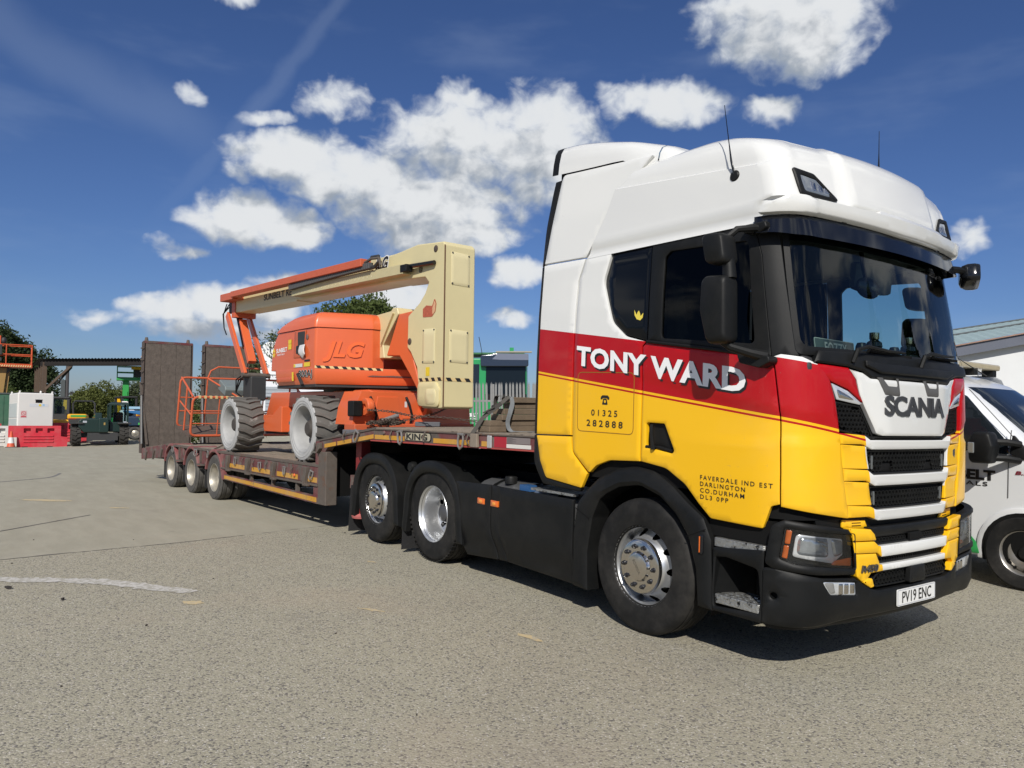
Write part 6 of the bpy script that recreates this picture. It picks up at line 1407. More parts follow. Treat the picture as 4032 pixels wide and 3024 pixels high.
for z in (1.45,1.6,1.75,1.9,2.03):
    xf = lerp_tab([(1.42,.06),(1.62,-.16),(1.8,-.36),(1.95,-.54),(2.08,-.72)], z); hw = y_z(z)-.13
    rw.append([Vector((xf+.025-.10*(abs(y)/hw)**4*1.4, y, z+.005)) for y in [hw*(k/8) for k in range(-8, 9)]])
ws.loft(rw, closed=False, caps=False).build('windscreen', vg, van)
for pts in ([(-.135,1.58),(-.15,1.3),(-.155,.9)], [(-1.42,2.0),(-1.42,1.0),(-1.40,.5)], [(-.57,2.0),(-.30,1.72),(-.13,1.53),(-.02,1.35)], [(-1.42,2.02),(-.62,2.02)]):
    MB().tube([vsd(a, b, .001) for a, b in pts], .005, 4).build('door_seam', pm('seam_grey', (.08,.08,.08), .6), van)
panel('wheel_arch', rpoly([(.40*1.12*math.cos(t), .37+.40*1.12*math.sin(t)) for t in [PI*k/16 for k in range(17)]]+[(-.44,.26),(.44,.26)], 0), vsd, VW, van, .1, .02, off=.018, bev=.008, holes=[])
panel('arch_opening', [(.395*math.cos(t), .37+.395*math.sin(t)) for t in [PI*k/16 for k in range(17)]]+[(-.39,.25),(.39,.25)], vsd, DARK, van, .1, .01, off=.022, bev=0)
panel('green_sill_tip', rpoly([(-.62,.30),(-.42,.30),(-.45,.42),(-.50,.48)], .01), vsd, pm('van_green', (.02,.25,.06), .4), van, .1, .004, off=.02, bev=.002)
for sg in (1, -1):
    for xx in (0., -3.0):
        w = link('wheel', MB().lathe(tyre_prof(.37, .115, .215, 3, .01), 36).mesh('wheel', RUB, 30), van, mtx=(T3(xx, -.92, .37) if sg > 0 else T3(xx, .92, .37) @ RZ(PI)))
        MB().lathe([(.215,-.09),(.222,-.105),(.215,-.10),(.20,-.07),(.19,-.05),(.15,-.085),(.10,-.075),(.07,-.06),(0,-.06)], 30).build('rim', pm('steel_wheel', (.36,.34,.31), .35, .8, var=.25, vs=12), w)
        MB().lathe([(0,-.10),(.05,-.098),(.062,-.085),(.065,-.06)], 14).build('hub_cap', BLACK, w)
        for k in range(12): a = 2*PI*k/12; MB().lathe([(0,-.0775),(.014,-.0775)], 8, 'y', (.17*math.cos(a),0,.17*math.sin(a))).build('rim_slot', DARK, w) if sg > 0 and xx == 0 else None
mp = pod('mirror_housing', rpoly([(-.40,1.24),(-.20,1.24),(-.17,1.42),(-.21,1.56),(-.37,1.56),(-.42,1.42)], .05, 5), -1.32, -1.12, van)
for z in (1.30, 1.46): MB().tube([(-.27,-1.20,z),(-.14,-1.10,z),(-.05,-.99,z-.02)], .035, 8).build('mirror_arm', BLACK, van)
BX('mirror_repeater', pm('repeater_lens', (.30,.31,.31), .1, .5, coat=1), van, -.40, -.34, -1.335, -1.29, 1.34, 1.45, .01)
panel('mirror_triangle', rpoly([(-.14,1.34),(.12,1.24),(.02,1.38),(-.12,1.55)], .02), vsd, BLACK, van, .1, .02, off=.012, bev=.006)
lettering('owner_lettering', 'SUNBELT', lambda x, y, l: vsd(-.97+x, 1.065+y, l), BLACKL, van, .135, .70, bold=.05)
lettering('owner_lettering', 'RENTALS', lambda x, y, l: vsd(-.88+x, 1.0+y, l), BLACKL, van, .06, .54, bold=.012, space=1.2)
lettering('model_lettering', 'B.L.', lambda x, y, l: vsd(-.09+x, 1.14+y, l), pm('van_badge', (.20,.02,.03), .4), van, .05, .14, bold=.03, shear=.2)
lb = MB().box(-1.02,-.86,-.62,.62,2.275,2.345).build('light_bar', pm('amber_beige', (.42,.36,.24), .3, coat=.5, var=.2, vs=14), van, .02)
for y in (-.5, 0, .5): BX('light_bar_foot', BLACK, lb, -1.0, -.88, y-.05, y+.05, 2.20, 2.28)
MB().tube([(-.62,-.35,2.16),(-.95,-.48,2.42),(-1.15,-.55,2.6)], [.008,.004,.003], 6).build('aerial', BLACK, van)
v2 = copy_tree(van); v2.matrix_world = T3(-3.2, 9.6, 0) @ RZ(.25); v2['label'] = 'second white van, only its roof showing behind the nearer van'
van['group'] = v2['group'] = 'white vans beside the lorry'
# ================================================================ workshop on the far side
shop = thing('workshop_building', 'white walled workshop with dark bargeboard and pale green corrugated roof', 'building', Matrix.Translation(WP(15, 26)))
inv_s = shop.matrix_world.inverted() if False else Matrix.Translation(-WP(15, 26))
def SP(r, d, z):
    p = Vector((CAM.x, CAM.y, 0))+RH*r+FWH*d; return inv_s @ Vector((p.x, p.y, z))
MB().add([SP(15.3,26.3,-.5), SP(26,26.3,-.5), SP(26,26.3,6.0), SP(15.3,26.3,3.95), SP(15.3,40,-.5), SP(26,40,-.5), SP(26,40,6.0), SP(15.3,40,3.95)], [(0,1,2,3),(7,6,5,4),(0,4,5,1),(0,3,7,4),(1,5,6,2),(3,2,6,7)]).build('wall', pm('rendered_wall', (.62,.63,.63), .85, var=.12, vs=.7), shop, smooth=0)
MB().bar(SP(14.95,26.05,4.02),SP(26,26.05,6.35),.14,.36,(0,0,1)).build('bargeboard', pm('slate_grey_board', (.105,.115,.145), .6, var=.12, vs=2), shop)
MB().bar(SP(14.95,26.0,4.215),SP(26,26.0,6.545),.20,.04,(0,0,1)).build('verge_strip', pm('rusty_verge', (.27,.17,.13), .8, var=.3, vs=4), shop)
rfm = MB()
def roofpt(u, v): return SP(14.9+11*u+5.2*v, 26.1+10.5*v, 4.22+2.33*u+1.62*v-.35*u*v)
N = 60
L0 = []
for j in (0, .5, 1.):
    L0.append([roofpt(k/N, j)+Vector((0,0,.02*(k % 2))) for k in range(N+1)])
rfm.loft(L0, closed=False, caps=False).build('roof', pm('pale_green_sheet', (.31,.40,.39), .55, var=.12, vs=1.2), shop, smooth=0)
for v in (.55, 1.0): MB().tube([roofpt(k/20, v)+Vector((0,0,.03)) for k in range(21)], .05, 5).build('ridge_cap', pm('roof_dark_line', (.07,.08,.085), .7), shop)
MB().box(*[c_ for c_ in (-.35,.35,-.2,.2,0,.3)]).build('eaves_box', pm('eaves_grey', (.20,.20,.20), .8), shop).location = SP(14.7,26.2,3.6)
MB().cyl(SP(15.33,26.1,0),SP(15.33,26.1,3.7),.05,None,8).build('downpipe', WHITEP, shop)
wl = MB().cyl(SP(16.05,26.1,3.0),SP(15.95,26.05,3.55),.02,None,6).build('lamp_post_arm', GALV, shop)
MB().bar(SP(15.95,26.0,3.56),SP(16.25,26.0,3.55),.1,.04).build('flood_lamp', GALV, shop)
# ================================================================ palisade fence and green lorry behind the trailer
fen = thing('palisade_fence', 'grey steel palisade fence with split pointed pales behind the trailer', 'fence', BG(-.3, 25, 0, 0, False))
PAL = MB()
PAL.prism([(-.033,0),(.033,0),(.033,2.25),(.026,2.40),(.012,2.32),(0,2.43),(-.012,2.32),(-.026,2.40),(-.033,2.25)], -.006, .006)
PAL = PAL.mesh('pale', GALV, 0)
for k in range(58): link('pale', PAL, fen, loc=(-3.1+k*.122, R.uniform(-.004,.004), .35), rot=(0, R.uniform(-.018,.018), R.uniform(-.2,.2)))
for z in (.75, 2.12): BX('fence_rail', GALV, fen, -3.2, 4.1, .01, .06, z, z+.06)
for x in (-3.0, -.25, 2.5): BX('fence_post', GALV, fen, x-.05, x+.05, .02, .12, 0, 2.7)
gt = thing('green_lorry', 'green lorry cab with smoked visor standing behind the palisade fence', 'lorry', BG(-.75, 27.6, .02, 0, False))
GRN = pm('bright_green_paint', (.015,.27,.075), .3, coat=.5, var=.04, vs=2)
cbp = [(-2.2,.9),(-2.2,3.72),(-1.9,3.80),(-.25,3.80),(-.05,3.68),(.10,2.35),(.16,1.6),(.16,.9)]
# cab: side profile runs along local -x; the front faces right and towards the yard
def gcab(p): return p
gb = MB().loft([[Vector((x, y, z)) for x, y in ((-1.0,-.15),(1.35,-.15+(.02 if z > 2.4 else 0)),(1.4,.05),(1.4,2.2),(-1.0,2.2))] for z in (.9,1.6,2.35,3.5,3.72)]).build('cab_body', GRN, gt, .05)
MB().prism([(-.12,2.42),(1.32,2.42),(1.32,3.45),(-.10,3.45)], -.165, -.149).build('windscreen', pm('lorry_glass', (.008,.012,.016), .08, spec=.25), gt, .01)
MB().prism([(-.12,2.18),(1.35,2.18),(1.35,2.42),(-.14,2.42)], -.17, -.149).build('wiper_panel', BLACK, gt)
MB().prism(rpoly([(-.30,3.40),(1.42,3.40),(1.42,3.86),(.3,3.88),(.05,3.84),(-.30,3.80)], .08), -.36, -.16).build('sun_visor', pm('visor_smoke', (.02,.024,.035), .1, coat=1), gt, .03)
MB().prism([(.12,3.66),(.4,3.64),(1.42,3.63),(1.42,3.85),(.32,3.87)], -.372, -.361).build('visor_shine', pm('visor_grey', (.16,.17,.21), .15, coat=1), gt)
BX('side_pillar', GRN, gt, -.30, -.13, -.158, -.15, 2.2, 3.7)
MB().prism([(-.95,2.3),(-.36,2.3),(-.34,3.50),(-.95,3.5)], -.16, -.149).build('side_window', vg, gt)
BX('side_window_blind', pm('white_board', (.62,.64,.66), .6), gt, -.95, -.70, -.175, -.162, 2.15, 3.3)
lettering('owner_lettering', 'SUNBELT', lambda x, y, l: Vector((-1.0+x, -.155-l, 1.62+y)), WHITEL, gt, .17, .60, bold=.05, lift=.006)
lettering('owner_lettering', 'RENTAL', lambda x, y, l: Vector((-.86+x, -.155-l, 1.52+y)), WHITEL, gt, .07, .42, bold=.012, lift=.006)
panel('sun_symbol', circle((-1.10,1.70), .10, 12), lambda a, b, l: Vector((a, -.156-l, b)), MATS['sun_yellow'], gt, .1, .001, off=.004, bev=0)
MB().prism([(1.05,2.02),(1.3,2.02),(1.28,2.16)], -.17, -.152).build('sun_emblem', MATS['sun_yellow'], gt)
BX('roof_marker_board', pm('board_green', (.02,.12,.04), .5), gt, -1.0, 1.3, .2, 1.6, 3.90, 3.96)
BX('roof_rack', pm('rack_tan', (.32,.29,.23), .6), gt, .25, 1.55, -.1, .1, 3.93, 3.98); BX('roof_beacon', GRN, gt, .75, .90, .0, .1, 3.98, 4.12)
MB().tube([(-.22,-.05,3.75),(-.30,-.05,4.2),(-.36,-.05,4.5)], .012, 5).build('aerial', BLACK, gt)
BX('chassis', DARK, gt, -.9, 1.3, .2, 2.0, .45, .92)
for sg in (1, -1): link('wheel', MB().lathe(tyre_prof(), 24, 'x' if False else 'y').mesh('wheel', RUB), gt, mtx=T3(.2 if sg > 0 else 1.2, .3, .5) @ RZ(PI/2))
# ================================================================ trees
def leaf_mat(name, a, b):
    m = bpy.data.materials.new(name); m.use_nodes = True; t = m.node_tree; p = t.nodes['Principled BSDF']
    co = nd(t, 'ShaderNodeTexCoord').outputs['Object']
    c = mixc(t, noise(t, co, 1.1, 4, .6), a, b); t.links.new(c, p.inputs['Base Color']); p.inputs['Roughness'].default_value = .7; p.inputs['Specular IOR Level'].default_value = .2
    tr = nd(t, 'ShaderNodeBsdfTranslucent'); t.links.new(c, tr.inputs[0]); mx = nd(t, 'ShaderNodeMixShader'); mx.inputs[0].default_value = .25
    o = t.nodes['Material Output']; t.links.new(p.outputs[0], mx.inputs[1]); t.links.new(tr.outputs[0], mx.inputs[2]); t.links.new(mx.outputs[0], o.inputs[0]); return m
LF = [leaf_mat('leaf_mid', (.055,.085,.022), (.11,.135,.040)), leaf_mat('leaf_dark', (.022,.040,.014), (.052,.075,.026)), leaf_mat('leaf_pale', (.075,.100,.024), (.140,.150,.045)), leaf_mat('leaf_grey', (.055,.075,.035), (.105,.125,.060))]
BARK = pm('bark', (.07,.055,.042), .9, var=.3, vs=8, bump=.6, bs=20)
def tree(label, r, d, lobes, leaf, size=.2, dens=260, trunk=.2, name='broadleaf_tree', group=None, tz_=0., fill=.55):
    """lobes = [(x, y, z, rx, rz)] clumps in the local frame"""
    t_ = thing(name, label, 'tree', BG(r, d, 0, tz_), group); rr = random.Random(int(abs(r*97+d*31)))
    top = max(l[2] for l in lobes); cx_ = sum(l[0] for l in lobes)/len(lobes)
    tm = MB().tube([(cx_*.2,0,-.3),(cx_*.3,.05,top*.25),(cx_*.6,0,top*.55),(cx_,0,top*.8)], [trunk,trunk*.8,trunk*.6,trunk*.3], 8)
    for l in lobes: tm.tube([(cx_*.4,0,top*.35),((cx_*.4+l[0])/2,l[1]*.5,(top*.35+l[2])/2+.1),(l[0],l[1],l[2])], [trunk*.45,trunk*.3,trunk*.12], 5)
    tm.build('trunk', BARK, t_)
    m = MB(); V = m.v; F = m.f
    for (x, y, z, rx, rz) in lobes:
        # each lobe is a cloud of small twigs with leaves, denser towards its skin
        n = int(dens*rx*rx*1.1)
        for k in range(n):
            while True:
                a = Vector((rr.uniform(-1,1), rr.uniform(-1,1), rr.uniform(-1,1)))
                L = a.length
                if .05 < L < 1: break
            s_ = (L**fill)/L*(1+.16*math.sin(a.x*7+x)+.14*math.sin(a.z*9+z*2+a.y*5)+rr.gauss(0,.07)); c = Vector((x+a.x*s_*rx, y+a.y*s_*rx, z+a.z*s_*rz))
            for q in range(5):
                p = c+Vector((rr.gauss(0,size*.8), rr.gauss(0,size*.8), rr.gauss(0,size*.7)))
                n1 = Vector((rr.gauss(0,1), rr.gauss(0,1), rr.gauss(0,.8)+.5)).normalized(); u = n1.orthogonal().normalized(); u.rotate(Matrix.Rotation(rr.uniform(0,6.28), 3, n1)); w = n1.cross(u)
                sz = size*rr.uniform(.45,.95); b = len(V); V += [tuple(p-u*sz), tuple(p+w*sz*.45), tuple(p+u*sz), tuple(p-w*sz*.45)]; F.append((b,b+1,b+2,b+3))
    me = bpy.data.meshes.new('crown'); me.from_pydata(V, [], F); me.materials.append(LF[leaf]); o = link('crown', me, t_); return t_
GT = 'trees behind the yard'
tree('tall dark dense tree behind the green container at the left edge', -42.6, 62, [(0,0,4.6,3.4,3.2),(2.2,0,4.2,2.5,2.5),(-1.2,0,6.2,2.4,1.9),(3.3,-.4,2.9,1.8,2.2),(.6,-1.2,2.3,2.6,1.8),(1.0,-.3,6.0,1.9,1.6)], 1, .20, 230, .35, group=GT)
tree('lower bushy tree below the dark tree, left of the canopy posts', -39.6, 58, [(-.6,0,2.2,1.7,1.4),(.9,.3,1.9,1.4,1.3),(0,-.6,1.3,1.7,1.0)], 0, .16, 240, .2, group=GT)
tree('thin pale young tree just right of the canopy posts', -44.5, 74, [(-.6,0,1.8,.9,1.3),(.3,0,1.3,1.0,.9),(-1.2,.2,1.0,.9,.8)], 3, .16, 260, .12, group=GT)
tree('rounded hedge tree under the left end of the canopy roof', -41.7, 74, [(0,0,1.5,1.5,1.4),(1.3,.3,1.9,1.3,1.3),(-1.2,0,1.1,1.1,1.0)], 2, .17, 260, .15, group=GT)
tree('pale green hedge tree in the middle of the canopy opening', -39.0, 73, [(0,0,2.0,1.6,1.7),(1.2,0,1.5,1.3,1.3),(-1.3,-.2,1.6,1.2,1.3)], 2, .17, 260, .15, group=GT)
tree('taller grey green tree left of the green boom lift mast', -37.9, 78, [(0,0,2.7,1.6,1.5),(1.2,.2,2.1,1.3,1.4),(-1.2,0,2.0,1.2,1.2)], 3, .17, 240, .15, group=GT)
tree('large spreading tree above the orange engine hood', -9.4, 48, [(0,0,6.6,2.6,1.9),(-1.8,.3,5.9,1.9,1.5),(2.0,.2,6.2,1.7,1.5),(.6,-.4,7.2,1.5,1.2),(-.3,0,4.8,2.6,1.6)], 0, .17, 300, .4, group=GT)
tree('open grey leafed tree between the jib arms and the hood', -14.4, 46, [(0,0,4.9,1.1,1.1),(.9,.2,5.7,.9,.8),(-1.1,0,4.0,1.1,.9),(.4,0,3.4,1.2,1.0)], 3, .13, 170, .2, group=GT, fill=.8)
tree('dark tree behind the jib arms, above the far ramp', -15.8, 50, [(0,0,4.3,1.2,1.0),(-.9,0,3.6,1.1,.9),(.9,.2,3.5,1.2,1.0)], 1, .15, 220, .2, group=GT)
tree('slender pale tree seen between the two upright ramps', -18.0, 46, [(0,0,3.0,.8,1.2),(.6,0,2.0,.9,1.1),(-.6,0,1.6,.8,1.0)], 3, .13, 190, .12, group=GT, fill=.8)
tree('low bush seen through the basket rails', -12.6, 34, [(0,0,1.3,1.2,.8),(1.0,0,1.0,1.0,.7),(-.9,0,.8,.9,.6)], 0, .12, 300, .12, group=GT)
hd = tree('long low hedge line far behind the parked plant', -47, 84, [(k*1.6,0,1.2,1.3,1.1) for k in range(-3, 9)], 1, .20, 150, .1, name='hedge', group=None); hd['category'] = 'hedge'
# conifers across the yard entrance, mirrored in the windscreen
def conifer(label, x, y, h, w):
    t_ = thing('conifer_tree', label, 'tree', T3(x, y, 0), 'conifers reflected in the windscreen'); rr = random.Random(int(x*13+y*7))
    MB().cyl((0,0,-.2),(0,0,h*.95),.22,.05,8).build('trunk', BARK, t_); V = []; F = []
    for k in range(5200):
        u = rr.random()**1.25; z = h*(.08+.92*u); rad = w*(1-u)**.75*(.55+.45*math.sqrt(rr.random()))*(1+.22*math.sin(z*4.1)); a = rr.uniform(0, 2*PI)
        p = Vector((rad*math.cos(a), rad*math.sin(a), z-.12*rad)); n1 = Vector((rr.gauss(0,1), rr.gauss(0,1), rr.gauss(0,1)+.4)).normalized(); q = n1.orthogonal().normalized(); q.rotate(Matrix.Rotation(rr.uniform(0,6.28), 3, n1)); v = n1.cross(q); s_ = rr.uniform(.14,.34); b = len(V)
        V += [tuple(p-q*s_), tuple(p+v*s_*.4), tuple(p+q*s_), tuple(p-v*s_*.4)]; F.append((b,b+1,b+2,b+3))
    me = bpy.data.meshes.new('crown'); me.from_pydata(V, [], F); me.materials.append(LF[1]); link('crown', me, t_)
conifer('tall conifer mirrored at the driver end of the windscreen', 15.5, 23.0, 11.5, 2.6); conifer('conifer mirrored beside the tallest one in the windscreen', 12.6, 27.0, 11.0, 2.3); conifer('shorter conifer mirrored in the middle of the windscreen', 9.2, 27.5, 8.2, 2.2); conifer('low conifer mirrored near the far end of the windscreen', 6.3, 30.0, 5.6, 1.9)
# ================================================================ plant yard at the back, left
REDP = pm('red_barrier_plastic', (.52,.018,.035), .45, var=.12, vs=4, dust=.25); WHP = pm('white_barrier_plastic', (.62,.61,.57), .5, var=.12, vs=4, dust=.3)
def barrier(name, label, mat, m4, grp):
    b = thing(name, label, 'barrier', m4, grp)
    out = rpoly([(-.82,0),(1.20,0),(1.20,.46),(.93,.50),(.93,1.0),(-1.16,1.0),(-1.16,.46),(-.82,.46)], .02)
    hs = [rpoly([(x,.67),(x+.28,.67),(x+.28,.88),(x,.88)], .02) for x in (-.56,-.09,.38)]
    V2, F2 = cdt([out]+hs, .3); m = MB()
    for y in (-.2, .2): m.add([(p[0], y, p[1]) for p in V2], [tuple(f) for f in F2])
    for lp in [out]+hs:
        n_ = len(lp); m.add([(p[0], -.2, p[1]) for p in lp]+[(p[0], .2, p[1]) for p in lp], [(i, (i+1) % n_, n_+(i+1) % n_, n_+i) for i in range(n_)])
    m.build('barrier_body', mat, b, smooth=25)
    BX('barrier_core', mat, b, -.70, .75, -.05, .05, .5, .95)
    for k in range(3): BX('barrier_rib', mat, b, -.56, .64, -.235, -.201, .22+.135*k, .29+.135*k, .012)
    for x in (-.5, .5): BX('fork_slot', DARK, b, x-.12, x+.12, -.203, -.19, 0, .035)
    return b
GB = 'water filled plastic barriers'
barrier('red_barrier', 'nearest red plastic barrier standing in front of the white tank', REDP, BG(-22.13, 36), GB)
barrier('white_barrier', 'white plastic barrier at the left edge beside the traffic cone', WHP, BG(-24.45, 36.0), GB)
barrier('red_barrier', 'red plastic barrier behind, its end showing right of the white tank', REDP, BG(-23.1, 39.4), GB)
barrier('red_barrier', 'red plastic barrier behind, partly showing at the left edge by the green container', REDP, BG(-26.7, 38.6), GB)
cone = thing('traffic_cone', 'orange and white traffic cone between the white and red barriers', 'cone', BG(-22.72, 35.0))
CO = pm('cone_orange', (.62,.09,.03), .5, dust=.15); MB().lathe([(.17,.03),(.135,.20)], 20, 'z').build('cone_lower', CO, cone); MB().lathe([(.135,.20),(.085,.46)], 20, 'z').build('reflective_sleeve', pm('cone_white', (.66,.66,.64), .4), cone); MB().lathe([(.085,.46),(.035,.74),(0,.74)], 20, 'z').build('cone_top', CO, cone); BX('cone_base', pm('cone_foot', (.12,.11,.10), .8), cone, -.22, .22, -.22, .22, 0, .035)
tank = thing('fuel_tank_kiosk', 'white boxy fuel tank with a no smoking sign behind the red barrier', 'tank', BG(-23.95, 38.3, .22))
TWH = pm('tank_white', (.68,.66,.62), .4, var=.05, vs=2)
MB().box(-.75,.80,-.9,.9,.1,2.50).build('tank_body', TWH, tank, .06)
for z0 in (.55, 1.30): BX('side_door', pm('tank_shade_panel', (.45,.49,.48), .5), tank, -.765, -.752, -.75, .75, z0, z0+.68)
BX('tank_slot', DARK, tank, .0, .28, -.912, -.902, 2.02, 2.17); BX('slot_rim', GALV, tank, -.015, .295, -.908, -.901, 2.13, 2.185)
BX('tank_sticker', pm('pale_sticker', (.60,.62,.64), .5), tank, -.25, .55, -.906, -.901, 1.82, 1.97); MB().lathe([(0,-.909),(.06,-.909)], 12, 'y', (.2,0,1.9)).build('sticker_sun', MATS['sun_yellow'], tank); BX('sticker_blue', pm('pale_blue', (.30,.50,.68), .5), tank, .30, .39, -.909, -.9, 1.86, 1.96)
sg_ = BX('no_smoking_sign', pm('sign_pink', (.62,.48,.46), .5), tank, -.62, -.36, -.906, -.901, 1.28, 1.62)
sr = pm('sign_red', (.55,.06,.08), .5); panel('sign_ring', circle((-.49,1.49), .105, 20), lambda a, b, l: Vector((a, -.907-l, b)), sr, sg_, .1, .001, off=.001, bev=0, holes=[circle((-.49,1.49), .082, 20)]); MB().bar((-.56,-.908,1.56),(-.42,-.908,1.42),.004,.02,(1,0,1)).build('sign_bar', sr, sg_); BX('sign_band', sr, sg_, -.60, -.38, -.9085, -.9065, 1.305, 1.365)
for (x, y) in ((-.68,-.8),(-.68,.8),(.72,-.8),(.72,.8)): MB().bar((x,y,2.48),(x+.03,y,2.60),.05,.07).build('lifting_eye', TWH, tank, .01)
BX('tank_hatch', DARK, tank, -.35, .5, -.3, .5, 2.50, 2.56); MB().ball((.30,-.5,2.56), .05, .05, .07, 10, 6).build('tank_vent', TWH, tank)
con = thing('shipping_container', 'green steel container at the left edge behind the barriers', 'container', BG(-28.6, 41.2))
CG = pm('container_green', (.035,.115,.065), .5, var=.1, vs=2, dust=.15)
BX('container_shell', CG, con, -3, 3, 0, 2.4, .1, 2.5, .02)
for k in range(18): BX('wall_rib', CG, con, -2.85+k*.32, -2.69+k*.32, -.03, .0, .22, 2.4)
BX('top_rail', pm('container_top', (.06,.07,.065), .7), con, -3.02, 3.02, -.04, 2.42, 2.5, 2.58); BX('corner_post', CG, con, 2.85, 3.01, -.05, .1, .05, 2.5)
# small lift basket builder
def basket(parent, m4, w, dp, h, mat, box=True):
    def tb(nm, pts, r=.03):
        q = MB(); q.m = m4; return q.tube(pts, r, 6).build(nm, mat, parent)
    for y in (0, dp):
        for z in (.12, h*.55, h): tb('rail', [(0,y,z),(w,y,z)])
        for x in (0, w*.5, w): tb('upright', [(x,y,0),(x,y,h)])
    for x in (0, w):
        for z in (h*.55, h): tb('end_rail', [(x,0,z),(x,dp,z)])
    q = MB(); q.m = m4; q.box(-.03,w+.03,-.03,dp+.03,-.05,.10).build('basket_floor', mat, parent)
    if box:
        q = MB(); q.m = m4; q.box(w*.12,w*.42,-.12,.12,h*.50,h*.98).build('control_box', JD, parent, .03); q = MB(); q.m = m4; q.box(w*.12,w*.42,-.14,.1,h*.2,h*.38).build('tool_tray', JD, parent, .04)
        q = MB(); q.m = m4; q.box(w*.22,w*.32,-.125,-.12,h*.68,h*.82).build('warning_label', YST, parent)
ol = thing('raised_boom_lift', 'orange basket raised on a tan boom above the green container', 'boom lift', BG(-28.35, 42.3))
basket(ol, T3(-.85,-.3,4.02), 2.42, .9, 1.20, pm('basket_orange', (.50,.075,.018), .5, var=.1, vs=3))
hz = MB()
for k in range(22): hz.bar((-.82+k*.11,-.345,3.99),(-.78+k*.11,-.345,4.09),.012,.05,(1,0,0))
hz.build('hazard_stripes', pm('hazard_cream', (.66,.50,.24), .5), ol)
TAN = pm('tan_boom_paint', (.30,.18,.055), .5, var=.12, vs=3)
MB().bar((-.15,.2,-.2),(.22,.2,3.95),.42,.34,(0,1,0)).build('boom', TAN, ol, .02); MB().bar((.20,.25,.1),(.50,.25,3.8),.14,.14,(0,1,0)).build('boom_link', TAN, ol, .01)
MB().bar((.2,.2,3.75),(.45,.2,4.0),.5,.3,(0,1,0)).build('boom_head', JD, ol); BX('jib_plate', pm('basket_orange', (.5,.075,.018), .5), ol, -.12, .10, -.1, .1, 5.15, 5.72, .02); BX('jib_plate', MATS['basket_orange'], ol, -.30, -.18, -.1, .1, 5.0, 5.35, .02)
MB().ball((.22,0,5.45), .14, .14, .2, 10, 7).build('upper_control', JD, ol); BX('lift_body', TAN, ol, -1.6, 1.2, 0, 2.2, .5, 1.4, .1)
for x in (-1.2, .9): MB().lathe(tyre_prof(.5,.18,.25,3), 24, 'y', (x,0,.5)).build('wheel', RUB, ol)
# canopy: corrugated side wall and flat roof on posts
can = thing('steel_canopy', 'rusty brown open fronted canopy with corrugated roof edge', 'canopy', BG(-29.25, 48, 0, 0, False))
CAN = pm('rusty_cladding', (.085,.055,.036), .75, var=.25, vs=3, wear=(.18,.125,.085), wa=.42, ws=2); CAND = pm('canopy_dark_steel', (.012,.009,.008), .8)
WD = Vector((-.585,.811,0))
for k in range(4): MB().bar(WD*(.1+k*1.5)+Vector((0,0,2.2)), WD*(1.5+k*1.5)+Vector((0,0,2.2)), .06, 4.5).build('wall_sheet', CAN, can, .01)
for k in range(5): MB().bar(WD*(k*1.5)+Vector((.02,0,-.1)), WD*(k*1.5)+Vector((.02,0,4.45)), .24, .2, WD).build('wall_post', CAN, can, .01)
BX('eaves_beam', CAND, can, -.2, 9.2, -.10, .12, 4.22, 4.56)
for z in (4.30, 4.40, 4.50): BX('beam_flange', CAND, can, -.2, 9.2, -.125, -.10, z-.012, z+.012)
N = 46; rf_ = MB(); rf_.loft([[WD*y+Vector((-.2+9.4*k/(N*2), -.35, 4.62+(.06 if k % 2 else 0))) for k in range(N*2+1)] for y in (0, 6.2)], closed=False, caps=False); rf_.build('roof_sheet', CAND, can, smooth=0)
MB().bar((.12,0,2.75),(1.72,0,4.25),.10,.14).build('brace', CAN, can); MB().bar((.12,.9,3.0),(1.2,.9,4.2),.07,.09).build('brace', CAND, can)
MB().bar((7.6,0,4.25),(8.9,0,3.0),.07,.09).build('brace', CAND, can); BX('far_post', CAN, can, 9.0, 9.2, 0, .2, 0, 4.5)
MB().ball((6.2,-.2,4.76), .08, .08, .06, 8, 5).build('roof_lamp', pm('lamp_peach', (.55,.36,.28), .6), can)
pole = thing('utility_pole', 'dark timber utility pole with switchgear seen under the canopy roof', 'pole', BG(-34.75, 60))
MB().cyl((0,0,-.3),(0,0,5.0),.14,.12,12).build('pole_shaft', pm('pole_timber', (.06,.055,.055), .85), pole); BX('switch_box', pm('switch_grey', (.06,.07,.07), .6), pole, -.42, -.12, -.15, .15, 1.9, 3.5, .02); BX('cross_arm', JD, pole, -.45, .4, -.05, .05, 2.35, 2.45)
for x in (.28, .4, -.4): MB().lathe([(0,2.46),(.06,2.46),(.05,2.6),(0,2.62)], 8, 'z', (x,0,0)).build('insulator', JD, pole)
